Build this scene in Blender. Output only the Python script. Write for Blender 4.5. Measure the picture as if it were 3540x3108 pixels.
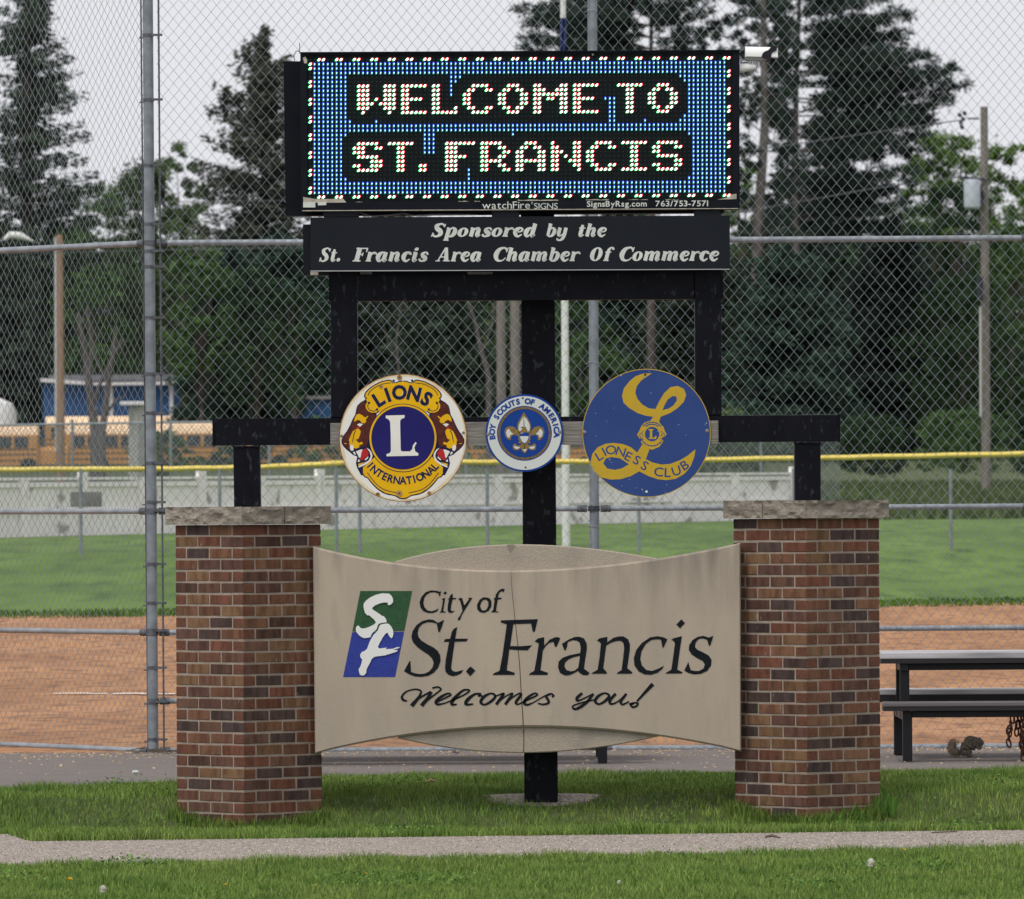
import bpy, bmesh, math, random
import numpy as np
from mathutils import Vector, Matrix, noise
from mathutils.geometry import tessellate_polygon

for o in list(bpy.data.objects):
    bpy.data.objects.remove(o, do_unlink=True)
SC = bpy.context.scene
COL = SC.collection
R = math.radians
rnd = random.Random(7)
rng = np.random.default_rng(11)

# ------------------------------------------------------------------ camera
# long telephoto lens, camera 1.855 m above the lawn, very slightly rolled
FPX, CXP, CYP, ROLL, EYE = 28200.0, 1770.0, 1740.0, R(0.33), 1.855
cs, sn = math.cos(ROLL), math.sin(ROLL)
cam_d = bpy.data.cameras.new('camera')
cam = bpy.data.objects.new('camera', cam_d)
COL.objects.link(cam)
SC.camera = cam
cam_d.sensor_fit = 'HORIZONTAL'
cam_d.sensor_width = 36.0
cam_d.lens = 36.0 * FPX / 3540.0
cam_d.shift_y = (CYP - 1554.0) / 3540.0
cam_d.clip_start, cam_d.clip_end = 1.0, 6000.0
cam.matrix_world = Matrix(((cs, sn, 0, 0), (0, 0, -1, 0), (-sn, cs, 0, EYE), (0, 0, 0, 1)))
cam_d.dof.use_dof = True
cam_d.dof.focus_distance = 48.5
cam_d.dof.aperture_fstop = 14.0

# ------------------------------------------------------------------ overcast daylight
SUN_EL, SUN_AZ = R(56), R(215)          # high, behind the camera's left shoulder
world = bpy.data.worlds.new("World")
SC.world = world
world.use_nodes = True
wn, wl = world.node_tree.nodes, world.node_tree.links
wn.clear()
w_out = wn.new('ShaderNodeOutputWorld')
w_bg = wn.new('ShaderNodeBackground')
w_sky = wn.new('ShaderNodeTexSky')
w_sky.sky_type = 'NISHITA'
w_sky.sun_disc = False
w_sky.sun_elevation = SUN_EL
w_sky.sun_rotation = SUN_AZ
w_sky.air_density, w_sky.dust_density, w_sky.ozone_density = 1.0, 6.0, 1.0
w_hsv = wn.new('ShaderNodeHueSaturation')
w_hsv.inputs['Saturation'].default_value = 0.10
w_mix = wn.new('ShaderNodeMix')
w_mix.data_type = 'RGBA'
w_mix.inputs[0].default_value = 0.80     # closed cloud cover over the clear sky
w_mix.inputs[7].default_value = (7.75, 7.80, 8.25, 1)
w_bg.inputs['Strength'].default_value = 0.10
wl.new(w_sky.outputs[0], w_hsv.inputs['Color'])
wl.new(w_hsv.outputs[0], w_mix.inputs[6])
wl.new(w_mix.outputs[2], w_bg.inputs['Color'])
wl.new(w_bg.outputs[0], w_out.inputs['Surface'])

sun_d = bpy.data.lights.new('sun', 'SUN')
sun_d.energy = 1.1
sun_d.angle = R(18)
sun_d.color = (1.0, 0.96, 0.9)
sun = bpy.data.objects.new('sun', sun_d)
COL.objects.link(sun)
sdir = Vector((math.sin(SUN_AZ) * math.cos(SUN_EL), math.cos(SUN_AZ) * math.cos(SUN_EL), math.sin(SUN_EL)))
sun.rotation_euler = sdir.to_track_quat('Z', 'Y').to_euler()
sun.location = (-8, 30, 20)

vs = SC.view_settings
SC.display_settings.display_device = 'sRGB'
vs.view_transform = 'Standard'
vs.look = 'None'
vs.exposure = 0.30
vs.gamma = 1.0
vs.use_curve_mapping = False
SC.cycles.use_denoising = True
SC.cycles.max_bounces = 6
SC.cycles.transparent_max_bounces = 8

# ------------------------------------------------------------------ helpers
def P(px, py, Y):
    """a point of the place at distance Y, from where it was measured on the photograph (3540 px wide)"""
    a = (px - CXP) * Y / FPX
    b = (CYP - py) * Y / FPX
    return Vector((a * cs + b * sn, Y, EYE - a * sn + b * cs))

PROFILE = [(20, 0), (45.9, 0), (46.9, -.068), (47.75, -.06), (48.35, .118), (50.2, .148), (53.5, .13), (56, .145), (70, .217), (95, .58), (125, 1.10),
           (150, 1.27), (190, 1.43), (300, 2.45), (450, 4.0), (700, 6.3), (1500, 12.0), (5000, 22.0)]
def ground_z(Y):
    for (a, za), (b, zb) in zip(PROFILE, PROFILE[1:]):
        if Y <= b:
            return za + (zb - za) * max(0, (Y - a)) / (b - a)
    return PROFILE[-1][1]
PY = np.array([p[0] for p in PROFILE], float); PZ = np.array([p[1] for p in PROFILE], float)

def wloc(o):
    v = Vector((0, 0, 0))
    while o is not None:
        v += o.location
        o = o.parent
    return v

def tag(o, label=None, cat=None, group=None, kind=None):
    if label: o['label'] = label
    if cat: o['category'] = cat
    if group: o['group'] = group
    if kind: o['kind'] = kind
    return o

def thing(name, loc, label, cat, group=None):
    o = bpy.data.objects.new(name, None)
    COL.objects.link(o)
    o.location = loc
    o.empty_display_size = 0.2
    return tag(o, label, cat, group)

class Mb:
    """collects faces in world coordinates, then becomes ONE mesh object"""
    def __init__(s):
        s.v, s.f, s.m = [], [], []
        s.step = 0
    def add(s, vs_, fs_, mi=0):
        n = len(s.v)
        s.v.extend([tuple(p) for p in vs_])
        for f in fs_:
            s.f.append(tuple(i + n for i in f)); s.m.append(mi)
    def box(s, a, b, mi=0, rot=None, org=None, bev=0):
        (x0, y0, z0), (x1, y1, z1) = a, b
        if bev <= 0:
            vs_ = [(x, y, z) for z in (z0, z1) for (x, y) in ((x0, y0), (x1, y0), (x1, y1), (x0, y1))]
            fs_ = [(3, 2, 1, 0), (4, 5, 6, 7), (0, 1, 5, 4), (1, 2, 6, 5), (2, 3, 7, 6), (3, 0, 4, 7)]
        else:
            vs_, fs_ = chamfer_box((x0, y0, z0), (x1, y1, z1), bev)
        if rot is not None:
            vs_ = [tuple(org + rot @ Vector(p)) for p in vs_]
        s.add(vs_, fs_, mi)
    def tube(s, pts, r, n=8, mi=0, cap=True):
        pts = [Vector(p) for p in pts]
        rs = r if isinstance(r, (list, tuple)) else [r] * len(pts)
        rings = []
        up = None
        for i, p in enumerate(pts):
            d = (pts[min(i + 1, len(pts) - 1)] - pts[max(i - 1, 0)]).normalized()
            if up is None or abs(up.dot(d)) > .99:
                up = Vector((0, 0, 1)) if abs(d.z) < .9 else Vector((1, 0, 0))
            a = d.cross(up).normalized(); b = d.cross(a).normalized()
            up = -b if False else up
            rings.append([p + (a * math.cos(2 * math.pi * k / n) + b * math.sin(2 * math.pi * k / n)) * rs[i] for k in range(n)])
        vs_ = [q for ring in rings for q in ring]
        fs_ = []
        for i in range(len(pts) - 1):
            for k in range(n):
                k2 = (k + 1) % n
                fs_.append((i * n + k, i * n + k2, (i + 1) * n + k2, (i + 1) * n + k))
        if cap:
            fs_.append(tuple(range(n))[::-1] if False else tuple(range(n)))
            fs_.append(tuple((len(pts) - 1) * n + k for k in range(n))[::-1])
        s.add(vs_, fs_, mi)
    def poly(s, pts, Y, depth, holes=(), mi=0):
        """flat shape given in photograph pixels, at distance Y, with real thickness"""
        loops = [list(pts)] + [list(h) for h in holes]
        Y0 = Y - s.step; s.step += 0.00012
        V2 = [[Vector((p[0], p[1], 0)) for p in lp] for lp in loops]
        tris = tessellate_polygon(V2)
        flat_ = [p for lp in loops for p in lp]
        n = len(flat_)
        vs_ = [P(p[0], p[1], Y0) for p in flat_] + [P(p[0], p[1], Y0) + Vector((0, depth, 0)) for p in flat_]
        fs_ = []
        for t in tris:
            a, b, c = [flat_[i] for i in t]
            cr = (b[0] - a[0]) * (c[1] - a[1]) - (b[1] - a[1]) * (c[0] - a[0])
            fs_.append(tuple(t) if cr < 0 else tuple(t)[::-1])
        k = 0
        for lp in loops:
            m = len(lp)
            for i in range(m):
                j = (i + 1) % m
                fs_.append((k + i, k + j, n + k + j, n + k + i))
            k += m
        s.add(vs_, fs_, mi)
    def build(s, name, mat, parent=None, smooth=False, origin=None, flip=False):
        me = bpy.data.meshes.new(name)
        if origin is None:
            if parent is not None:
                origin = wloc(parent)
            else:
                A = np.array(s.v)
                lo, hi = A.min(0), A.max(0)
                origin = Vector(((lo[0] + hi[0]) / 2, (lo[1] + hi[1]) / 2, lo[2]))
        A = np.array(s.v, dtype=float) - np.array(origin)
        me.from_pydata(A.tolist(), [], s.f)
        mats = mat if isinstance(mat, (list, tuple)) else [mat]
        for m_ in mats: me.materials.append(m_)
        if len(mats) > 1:
            me.polygons.foreach_set('material_index', s.m)
        if smooth:
            me.polygons.foreach_set('use_smooth', [True] * len(me.polygons))
        me.update()
        bm = bmesh.new(); bm.from_mesh(me)
        bmesh.ops.recalc_face_normals(bm, faces=bm.faces)
        bm.to_mesh(me); bm.free()
        if smooth:
            try: me.set_sharp_from_angle(angle=R(40))
            except Exception: pass
        o = bpy.data.objects.new(name, me)
        COL.objects.link(o)
        if parent is not None:
            o.parent = parent
            o.location = Vector(origin) - wloc(parent)
        else:
            o.location = origin
        return o

def chamfer_box(a, b, c):
    (x0, y0, z0), (x1, y1, z1) = a, b
    vs_ = []
    idx = {}
    for sx in (0, 1):
        for sy in (0, 1):
            for sz in (0, 1):
                X = (x0, x1)[sx]; Yy = (y0, y1)[sy]; Z = (z0, z1)[sz]
                dx = c if sx == 0 else -c; dy = c if sy == 0 else -c; dz = c if sz == 0 else -c
                idx[(sx, sy, sz, 'x')] = len(vs_); vs_.append((X, Yy + dy, Z + dz))
                idx[(sx, sy, sz, 'y')] = len(vs_); vs_.append((X + dx, Yy, Z + dz))
                idx[(sx, sy, sz, 'z')] = len(vs_); vs_.append((X + dx, Yy + dy, Z))
    f = []
    g = lambda *k: idx[k]
    for s_ in (0, 1):
        f.append((g(s_, 0, 0, 'x'), g(s_, 1, 0, 'x'), g(s_, 1, 1, 'x'), g(s_, 0, 1, 'x')))
        f.append((g(0, s_, 0, 'y'), g(1, s_, 0, 'y'), g(1, s_, 1, 'y'), g(0, s_, 1, 'y')))
        f.append((g(0, 0, s_, 'z'), g(1, 0, s_, 'z'), g(1, 1, s_, 'z'), g(0, 1, s_, 'z')))
    for u in (0, 1):
        for w in (0, 1):
            f.append((g(u, w, 0, 'x'), g(u, w, 1, 'x'), g(u, w, 1, 'y'), g(u, w, 0, 'y')))
            f.append((g(u, 0, w, 'x'), g(u, 1, w, 'x'), g(u, 1, w, 'z'), g(u, 0, w, 'z')))
            f.append((g(0, u, w, 'y'), g(1, u, w, 'y'), g(1, u, w, 'z'), g(0, u, w, 'z')))
    for sx in (0, 1):
        for sy in (0, 1):
            for sz in (0, 1):
                f.append((g(sx, sy, sz, 'x'), g(sx, sy, sz, 'y'), g(sx, sy, sz, 'z')))
    return vs_, f

def copy_tree(o, parent=None):
    c = o.copy(); COL.objects.link(c)
    if parent is not None: c.parent = parent
    for ch in list(o.children):
        copy_tree(ch, c)
    return c

def catmull(pts, k=5, closed=False):
    n = len(pts); out = []
    rg = range(n) if closed else range(n - 1)
    for i in rg:
        if closed:
            p0, p1, p2, p3 = pts[(i - 1) % n], pts[i], pts[(i + 1) % n], pts[(i + 2) % n]
        else:
            p0, p1, p2, p3 = pts[max(i - 1, 0)], pts[i], pts[i + 1], pts[min(i + 2, n - 1)]
        for j in range(k):
            t = j / k
            out.append(tuple(.5 * (2 * b + (c - a) * t + (2 * a - 5 * b + 4 * c - d) * t * t + (-a + 3 * b - 3 * c + d) * t ** 3)
                             for a, b, c, d in zip(p0, p1, p2, p3)))
    if not closed: out.append(tuple(pts[-1]))
    return out

def ribbon(pts, k=5, rounded=True):
    """(x, y, width) spine -> outline"""
    s = catmull(pts, k) if len(pts) > 2 else list(pts)
    L, Rr = [], []
    for i, p in enumerate(s):
        a = s[max(i - 1, 0)]; b = s[min(i + 1, len(s) - 1)]
        dx, dy = b[0] - a[0], b[1] - a[1]
        l = math.hypot(dx, dy) or 1
        nx, ny = -dy / l, dx / l
        w = max(p[2], .01) / 2
        L.append((p[0] + nx * w, p[1] + ny * w)); Rr.append((p[0] - nx * w, p[1] - ny * w))
    return L, Rr

def add_ribbon(mb, pts, Y, depth, k=5, mi=0):
    L, Rr = ribbon(pts, k)
    Y0 = Y - mb.step; mb.step += 0.00012
    n = len(L)
    vs_, fs_ = [], []
    for q in (0, depth):
        for side in (L, Rr):
            vs_ += [P(p[0], p[1], Y0) + Vector((0, q, 0)) for p in side]
    for i in range(n - 1):
        fs_.append((i, i + 1, n + i + 1, n + i))
        fs_.append((i, i + 1, 2 * n + i + 1, 2 * n + i))
        fs_.append((n + i, n + i + 1, 3 * n + i + 1, 3 * n + i))
    fs_.append((0, n, 3 * n, 2 * n)); fs_.append((n - 1, 2 * n - 1, 4 * n - 1, 3 * n - 1))
    mb.add(vs_, fs_, mi)

def disc_pts(cx, cy, r, n=48, ry=None):
    ry = ry or r
    return [(cx + r * math.cos(2 * math.pi * k / n), cy + ry * math.sin(2 * math.pi * k / n)) for k in range(n)]

# ------------------------------------------------------------------ materials
def mat(name, col, rough=.8, metal=0., n1=None, col2=None, n2=None, col3=None, bump=0., bscale=None, spec=.3, emit=None, es=0,
        stretch=(1, 1, 1), tex='noise', lo=.35, hi=.65, lo2=.55, hi2=.7, objcolor=False, island=0.):
    m = bpy.data.materials.new(name); m.use_nodes = True
    nt = m.node_tree; N = nt.nodes; Lk = nt.links
    b = N['Principled BSDF']
    b.inputs['Roughness'].default_value = rough
    b.inputs['Metallic'].default_value = metal
    b.inputs['Specular IOR Level'].default_value = spec
    col = tuple(col) + (1,)
    cur = None
    tc = N.new('ShaderNodeTexCoord'); mp = N.new('ShaderNodeMapping')
    mp.inputs['Scale'].default_value = stretch
    Lk.new(tc.outputs['Object'], mp.inputs['Vector'])
    if objcolor:
        oi = N.new('ShaderNodeObjectInfo')
        va = N.new('ShaderNodeVectorMath'); va.operation = 'ADD'
        sc_ = N.new('ShaderNodeVectorMath'); sc_.operation = 'SCALE'; sc_.inputs['Scale'].default_value = 37.0
        Lk.new(oi.outputs['Location'], sc_.inputs[0])
        Lk.new(mp.outputs[0], va.inputs[0]); Lk.new(sc_.outputs[0], va.inputs[1])
        vec = va.outputs[0]
        cur = oi.outputs['Color']
    else:
        vec = mp.outputs[0]
    def noise_fac(scale, a, c, detail=5):
        t = N.new('ShaderNodeTexNoise'); t.inputs['Scale'].default_value = scale; t.inputs['Detail'].default_value = detail
        Lk.new(vec, t.inputs['Vector'])
        r = N.new('ShaderNodeMapRange'); r.inputs[1].default_value = a; r.inputs[2].default_value = c
        Lk.new(t.outputs[0], r.inputs[0])
        return r.outputs[0], t.outputs[0]
    def mixc(fac, ca, cb, blend='MIX'):
        x = N.new('ShaderNodeMix'); x.data_type = 'RGBA'; x.blend_type = blend
        if isinstance(fac, (int, float)): x.inputs[0].default_value = fac
        else: Lk.new(fac, x.inputs[0])
        for k_, c in ((6, ca), (7, cb)):
            if isinstance(c, tuple): x.inputs[k_].default_value = c if len(c) == 4 else c + (1,)
            else: Lk.new(c, x.inputs[k_])
        return x.outputs[2]
    if cur is None: cur = col
    if n1:
        f, _ = noise_fac(n1, lo, hi)
        cur = mixc(f, cur, tuple(col2) + (1,)) if not objcolor else mixc(f, cur, mixc(1.0, cur, tuple(col2) + (1,), 'MULTIPLY'))
    if n2:
        f, _ = noise_fac(n2, lo2, hi2, 8)
        cur = mixc(f, cur, tuple(col3) + (1,))
    if island:
        g = N.new('ShaderNodeNewGeometry')
        r = N.new('ShaderNodeMapRange'); r.inputs[3].default_value = 1 - island; r.inputs[4].default_value = 1 + island
        Lk.new(g.outputs['Random Per Island'], r.inputs[0])
        h = N.new('ShaderNodeHueSaturation')
        Lk.new(r.outputs[0], h.inputs['Value'])
        if isinstance(cur, tuple): h.inputs['Color'].default_value = cur
        else: Lk.new(cur, h.inputs['Color'])
        cur = h.outputs[0]
    if isinstance(cur, tuple): b.inputs['Base Color'].default_value = cur
    else: Lk.new(cur, b.inputs['Base Color'])
    if bump:
        t = N.new('ShaderNodeTexNoise'); t.inputs['Scale'].default_value = bscale or 40; t.inputs['Detail'].default_value = 6
        Lk.new(vec, t.inputs['Vector'])
        bp = N.new('ShaderNodeBump'); bp.inputs['Strength'].default_value = bump; bp.inputs['Distance'].default_value = .01
        Lk.new(t.outputs[0], bp.inputs['Height']); Lk.new(bp.outputs[0], b.inputs['Normal'])
    if emit:
        b.inputs['Emission Color'].default_value = tuple(emit) + (1,)
        b.inputs['Emission Strength'].default_value = es
    return m

M = {}
M['galv'] = mat('galvanised_steel', (.26, .29, .315), .5, .2, 14, (.18, .20, .22), spec=.4, bump=.1, bscale=60)
M['galv_light'] = mat('galvanised_rail', (.34, .37, .40), .45, .2, 9, (.23, .25, .275), spec=.4)
M['galv_dark'] = mat('weathered_clamp', (.14, .15, .17), .6, .3, 30, (.09, .09, .10))
M['wire'] = mat('fence_wire', (.38, .415, .46), .5, .15, 20, (.29, .32, .355), spec=.3)
M['wire_far'] = mat('fence_wire_far', (.25, .28, .29), .6, .1)
M['black_steel'] = mat('black_painted_steel', (.0022, .0026, .006), .5, 0, 9, (.005, .0055, .010), 34, (.026, .029, .037), spec=.12, bump=.1, bscale=50,
                       stretch=(1, 1, .5), lo2=.60, hi2=.68)
M['cabinet'] = mat('cabinet_black', (.0045, .006, .011), .6, 0, 6, (.007, .009, .014), spec=.12)
M['led_face'] = mat('led_module_face', (.005, .0085, .0095), .7, 0, 60, (.008, .012, .013), spec=.1)
M['panel_black'] = mat('sponsor_panel_black', (.008, .0105, .015), .5, 0, 3, (.010, .0125, .018), spec=.15)
M['white_print'] = mat('white_vinyl', (.66, .69, .63), .5, 0, 8, (.52, .55, .52))
M['cream_chip'] = mat('cream_primer', (.50, .46, .38), .8, 0, 30, (.32, .29, .24))
M['concrete'] = mat('cast_concrete', (.46, .385, .30), .9, 0, 2.6, (.40, .34, .27), 7.0, (.37, .32, .26), bump=.25, bscale=160,
                    stretch=(1.6, 1, .35), lo2=.57, hi2=.80)
M['concrete_rough'] = mat('exposed_aggregate', (.44, .375, .30), .95, 0, 120, (.36, .31, .25), 5, (.30, .265, .225), bump=.5, bscale=140, lo2=.5, hi2=.75)
M['letter'] = mat('dark_letter_paint', (.009, .012, .016), .9, 0, 30, (.014, .017, .02), spec=.1, bump=.3, bscale=200)
M['logo_green'] = mat('logo_green', (.022, .075, .03), .7, 0, 40, (.03, .095, .04), bump=.4, bscale=120)
M['logo_blue'] = mat('logo_blue', (.025, .042, .26), .7, 0, 40, (.03, .05, .32), bump=.4, bscale=120)
M['logo_white'] = mat('logo_white', (.78, .78, .76), .6)
M['groove'] = mat('crack_dark', (.05, .043, .035), 1)
M['mortar'] = mat('mortar', (.36, .295, .24), .95, 0, 18, (.28, .23, .19), bump=.4, bscale=120)
M['brick'] = mat('brick_face', (.2, .1, .06), .85, 0, 22, (.62, .60, .60), 60, (.30, .25, .21), objcolor=True, bump=.5, bscale=160, stretch=(1, 1, .25), lo=.42, hi=.62, lo2=.69, hi2=.76, spec=.2)
M['brick_end'] = mat('brick_end', (.175, .07, .042), .85, 0, 40, (.11, .05, .035), bump=.5, bscale=160, spec=.2)
M['cap'] = mat('rockfaced_limestone', (.33, .285, .235), .95, 0, 10, (.21, .185, .155), 28, (.15, .13, .11), bump=.5, bscale=90, lo2=.56, hi2=.75)
M['wood'] = mat('weathered_board', (.27, .25, .225), .9, 0, 26, (.14, .13, .115), stretch=(.25, 1, 4), bump=.3, bscale=60)
M['asphalt'] = mat('old_asphalt', (.225, .192, .175), .95, 0, 70, (.105, .09, .082), 3.0, (.165, .143, .13), bump=.6, bscale=150, lo=.4, hi=.7, lo2=.45, hi2=.7)
M['path'] = mat('gravelly_path', (.39, .335, .28), .95, 0, 55, (.13, .11, .10), 120, (.52, .46, .40), bump=.8, bscale=110, lo=.42, hi=.62, lo2=.5, hi2=.75)
M['dirt'] = mat('infield_dirt', (.44, .225, .104), 1, 0, .8, (.33, .16, .07), 7, (.20, .095, .048), bump=.5, bscale=12, stretch=(1, .35, 1), lo=.38, hi=.62, lo2=.47, hi2=.68)
M['soil'] = mat('lawn_soil', (.055, .075, .022), 1, 0, 30, (.08, .10, .03), stretch=(1, .3, 1))
M['field'] = mat('outfield_turf', (.076, .140, .018), 1, 0, .35, (.120, .200, .032), 2.2, (.046, .098, .016), stretch=(1, .12, 1), lo=.40, hi=.60, lo2=.45, hi2=.70, bump=.3, bscale=9)
M['blade'] = mat('grass_blade', (.142, .235, .042), .7, 0, .9, (.20, .275, .06), 3.0, (.095, .18, .03), island=.55, spec=.25, lo2=.5, hi2=.65)
M['weed_dull'] = mat('dull_bank_weed', (.085, .125, .045), .9, 0, .4, (.12, .15, .06), island=.35)
M['weed'] = mat('weed_leaf', (.09, .20, .03), .7, 0, 5, (.13, .25, .045), island=.3)
M['yellow_cap'] = mat('yellow_fence_cap', (.80, .63, .14), .5, 0, 1.5, (.70, .53, .10), spec=.4)
M['wall_white'] = mat('chalky_white_paint', (.94, .89, .88), .9, 0, 1.6, (.86, .81, .80), 3.2, (.45, .43, .39), lo2=.64, hi2=.74)
M['wall_panel'] = mat('flaking_white_paint', (.92, .87, .86), .9, 0, 1.2, (.85, .80, .79), 1.6, (.36, .34, .31), lo2=.60, hi2=.68, stretch=(.6, 1, 1.6))
M['grey_box'] = mat('grey_box', (.2, .2, .19), .8, 0, 5, (.14, .14, .135))
M['pole_wood'] = mat('utility_pole_wood', (.23, .205, .18), .95, 0, 3, (.16, .14, .125), stretch=(5, 5, .4))
M['pole_tan'] = mat('tan_pole_wood', (.36, .24, .155), .95, 0, 3, (.27, .175, .11), stretch=(5, 5, .4))
M['pvc'] = mat('white_conduit', (.52, .52, .5), .6)
M['transformer'] = mat('transformer_grey', (.42, .46, .50), .5, .1)
M['dark_metal'] = mat('dark_fitting', (.03, .033, .045), .6)
M['bldg_blue'] = mat('blue_siding', (.026, .085, .21), .7, 0, .8, (.032, .10, .24), stretch=(1, 1, .2))
M['trim_white'] = mat('white_trim', (.7, .7, .7), .7)
M['roof_grey'] = mat('grey_roofing', (.26, .255, .25), .9, 0, 2, (.2, .195, .19))
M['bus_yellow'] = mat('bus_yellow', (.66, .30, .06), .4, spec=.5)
M['bus_roof'] = mat('bus_roof', (.98, .68, .42), .35, spec=.5)  # school-bus yellow paled to peach, overexposed daylight put into the colour
M['bus_glass'] = mat('bus_glass', (.02, .025, .035), .15, spec=.6)
M['bus_black'] = mat('bus_black', (.02, .02, .022), .5)
M['rubber'] = mat('tyre_rubber', (.02, .02, .02), .9)
M['white_paint'] = mat('white_paint', (.72, .72, .70), .5)
M['alu'] = mat('aluminium_plank', (.60, .58, .60), .42, .35, 12, (.33, .32, .33), stretch=(.15, 1, 1), spec=.5)
M['seat_dark'] = mat('plank_shadow_lip', (.028, .025, .027), .5, .2)  # dark steel channel below each plank, its shadow painted into the colour
M['seat_mid'] = mat('plank_brown_grey', (.15, .135, .14), .5, .2)
M['black_matte'] = mat('black_leg', (.009, .009, .012), .45)
M['rust'] = mat('rusty_chain', (.07, .022, .015), .8, 0, 60, (.03, .012, .01))
M['fur'] = mat('squirrel_fur', (.27, .23, .185), 1, 0, 60, (.12, .10, .08), 25, (.26, .19, .12), bump=.8, bscale=200)
M['fur_tail'] = mat('squirrel_tail', (.40, .32, .24), 1, 0, 80, (.22, .17, .13))
M['eye'] = mat('eye_black', (.005, .005, .005), .1)
M['yellow_flower'] = mat('dandelion_yellow', (.85, .55, .02), .7)
M['puff'] = mat('dandelion_seed', (.9, .88, .8), 1)
M['stem'] = mat('flower_stem', (.16, .17, .07), .8)
M['paper'] = mat('paper_scrap', (.75, .72, .76), .8)
M['chips'] = mat('wood_chips', (.42, .30, .19), .9, island=.5)
M['twig'] = mat('dry_twig', (.13, .10, .075), .95)
M['chalk'] = mat('chalk_line', (.78, .72, .66), 1)
M['cam_white'] = mat('camera_white', (.80, .80, .78), .4, spec=.5)
M['cam_black'] = mat('camera_black', (.008, .006, .012), .35)
M['cam_grey'] = mat('camera_grey', (.42, .42, .42), .5)
M['conc_post'] = mat('pale_concrete_post', (.50, .50, .46), .9, 0, 3, (.38, .38, .35))
M['flag'] = mat('flag_blue', (.03, .045, .16), .8, 0, 9, (.05, .07, .22))
M['disc_white'] = mat('enamel_white', (.80, .79, .74), .5, 0, 7, (.76, .74, .66), spec=.2)
M['disc_rim'] = mat('rusty_rim', (.42, .26, .10), .6, 0, 20, (.20, .085, .03))
M['rust_halo'] = mat('rust_stain', (.68, .52, .30), .5, 0, 22, (.74, .66, .50))
M['lions_blue'] = mat('enamel_blue', (.014, .011, .115), .5, 0, 2, (.018, .015, .14), spec=.15)
M['navy'] = mat('enamel_navy', (.014, .016, .06), .6, spec=.1)
M['lions_yellow'] = mat('enamel_yellow', (.80, .46, .006), .5, 0, 8, (.74, .41, .005), spec=.15)
M['lion_brown'] = mat('enamel_brown', (.075, .02, .016), .6, 0, 30, (.12, .03, .022), spec=.1)
M['lion_red'] = mat('enamel_red', (.45, .015, .015), .4)
M['scout_blue'] = mat('scout_blue', (.010, .05, .26), .6, spec=.1)
M['scout_white'] = mat('scout_white', (.60, .63, .60), .4)
M['scout_gold'] = mat('scout_gold', (.30, .19, .045), .5, 0, 90, (.16, .11, .04), stretch=(1, 1, 1))
M['lioness_blue'] = mat('faded_blue', (.030, .062, .205), .7, 0, 4, (.036, .072, .23), 24, (.20, .25, .36), lo2=.70, hi2=.76, spec=.1)
M['lioness_yellow'] = mat('faded_yellow', (.54, .35, .018), .65, 0, 12, (.50, .33, .03))
M['screw'] = mat('screw_head', (.33, .30, .24), .4, .6)
M['led_white'] = mat('led_white_lit', (.8, .8, .8), .5, emit=(1.0, .98, .86), es=1.7)
M['led_red'] = mat('led_red_lit', (.5, .02, .02), .5, emit=(1.0, .02, .05), es=1.6)
M['led_green'] = mat('led_green_lit', (.02, .4, .1), .5, emit=(.0, .85, .22), es=1.1)
M['led_cyan'] = mat('led_cyan_lit', (.3, .7, .8), .5, emit=(.42, .78, 1.0), es=1.35)
M['led_blue'] = mat('led_blue_lit', (.02, .05, .6), .5, emit=(.03, .09, .9), es=.6)
M['led_teal'] = mat('led_teal_lit', (.02, .3, .3), .5, emit=(.0, .30, .30), es=.22)
M['led_off'] = mat('led_off', (.022, .03, .028), .4)

# rain-washed stains running down from the concrete's top edge
def add_drips(m, z0, z1, dark):
    nt = m.node_tree; N = nt.nodes; Lk = nt.links; b = N['Principled BSDF']
    old = b.inputs['Base Color'].links[0].from_socket
    tc = N.new('ShaderNodeTexCoord'); sp_ = N.new('ShaderNodeSeparateXYZ'); Lk.new(tc.outputs['Object'], sp_.inputs[0])
    mr = N.new('ShaderNodeMapRange'); mr.inputs[1].default_value = z0; mr.inputs[2].default_value = z1; Lk.new(sp_.outputs[2], mr.inputs[0])
    mp = N.new('ShaderNodeMapping'); mp.inputs['Scale'].default_value = (7.0, 1, .9); Lk.new(tc.outputs['Object'], mp.inputs[0])
    ns = N.new('ShaderNodeTexNoise'); ns.inputs['Scale'].default_value = 1.6; ns.inputs['Detail'].default_value = 7; Lk.new(mp.outputs[0], ns.inputs[0])
    sx = N.new('ShaderNodeMapRange'); sx.inputs[1].default_value = -1.3; sx.inputs[2].default_value = 1.2; sx.inputs[3].default_value = .10; sx.inputs[4].default_value = .28; Lk.new(sp_.outputs[0], sx.inputs[0])
    ad = N.new('ShaderNodeMath'); ad.operation = 'ADD'; Lk.new(ns.outputs[0], ad.inputs[0]); Lk.new(sx.outputs[0], ad.inputs[1])
    m2 = N.new('ShaderNodeMapRange'); m2.inputs[1].default_value = .58; m2.inputs[2].default_value = .95; Lk.new(ad.outputs[0], m2.inputs[0])
    mu = N.new('ShaderNodeMath'); mu.operation = 'MULTIPLY'; Lk.new(mr.outputs[0], mu.inputs[0]); Lk.new(m2.outputs[0], mu.inputs[1])
    mx = N.new('ShaderNodeMix'); mx.data_type = 'RGBA'; mx.inputs[7].default_value = dark + (1,)
    Lk.new(mu.outputs[0], mx.inputs[0]); Lk.new(old, mx.inputs[6]); Lk.new(mx.outputs[2], b.inputs['Base Color'])
add_drips(M['concrete'], .78, 1.20, (.20, .175, .15))

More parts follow.
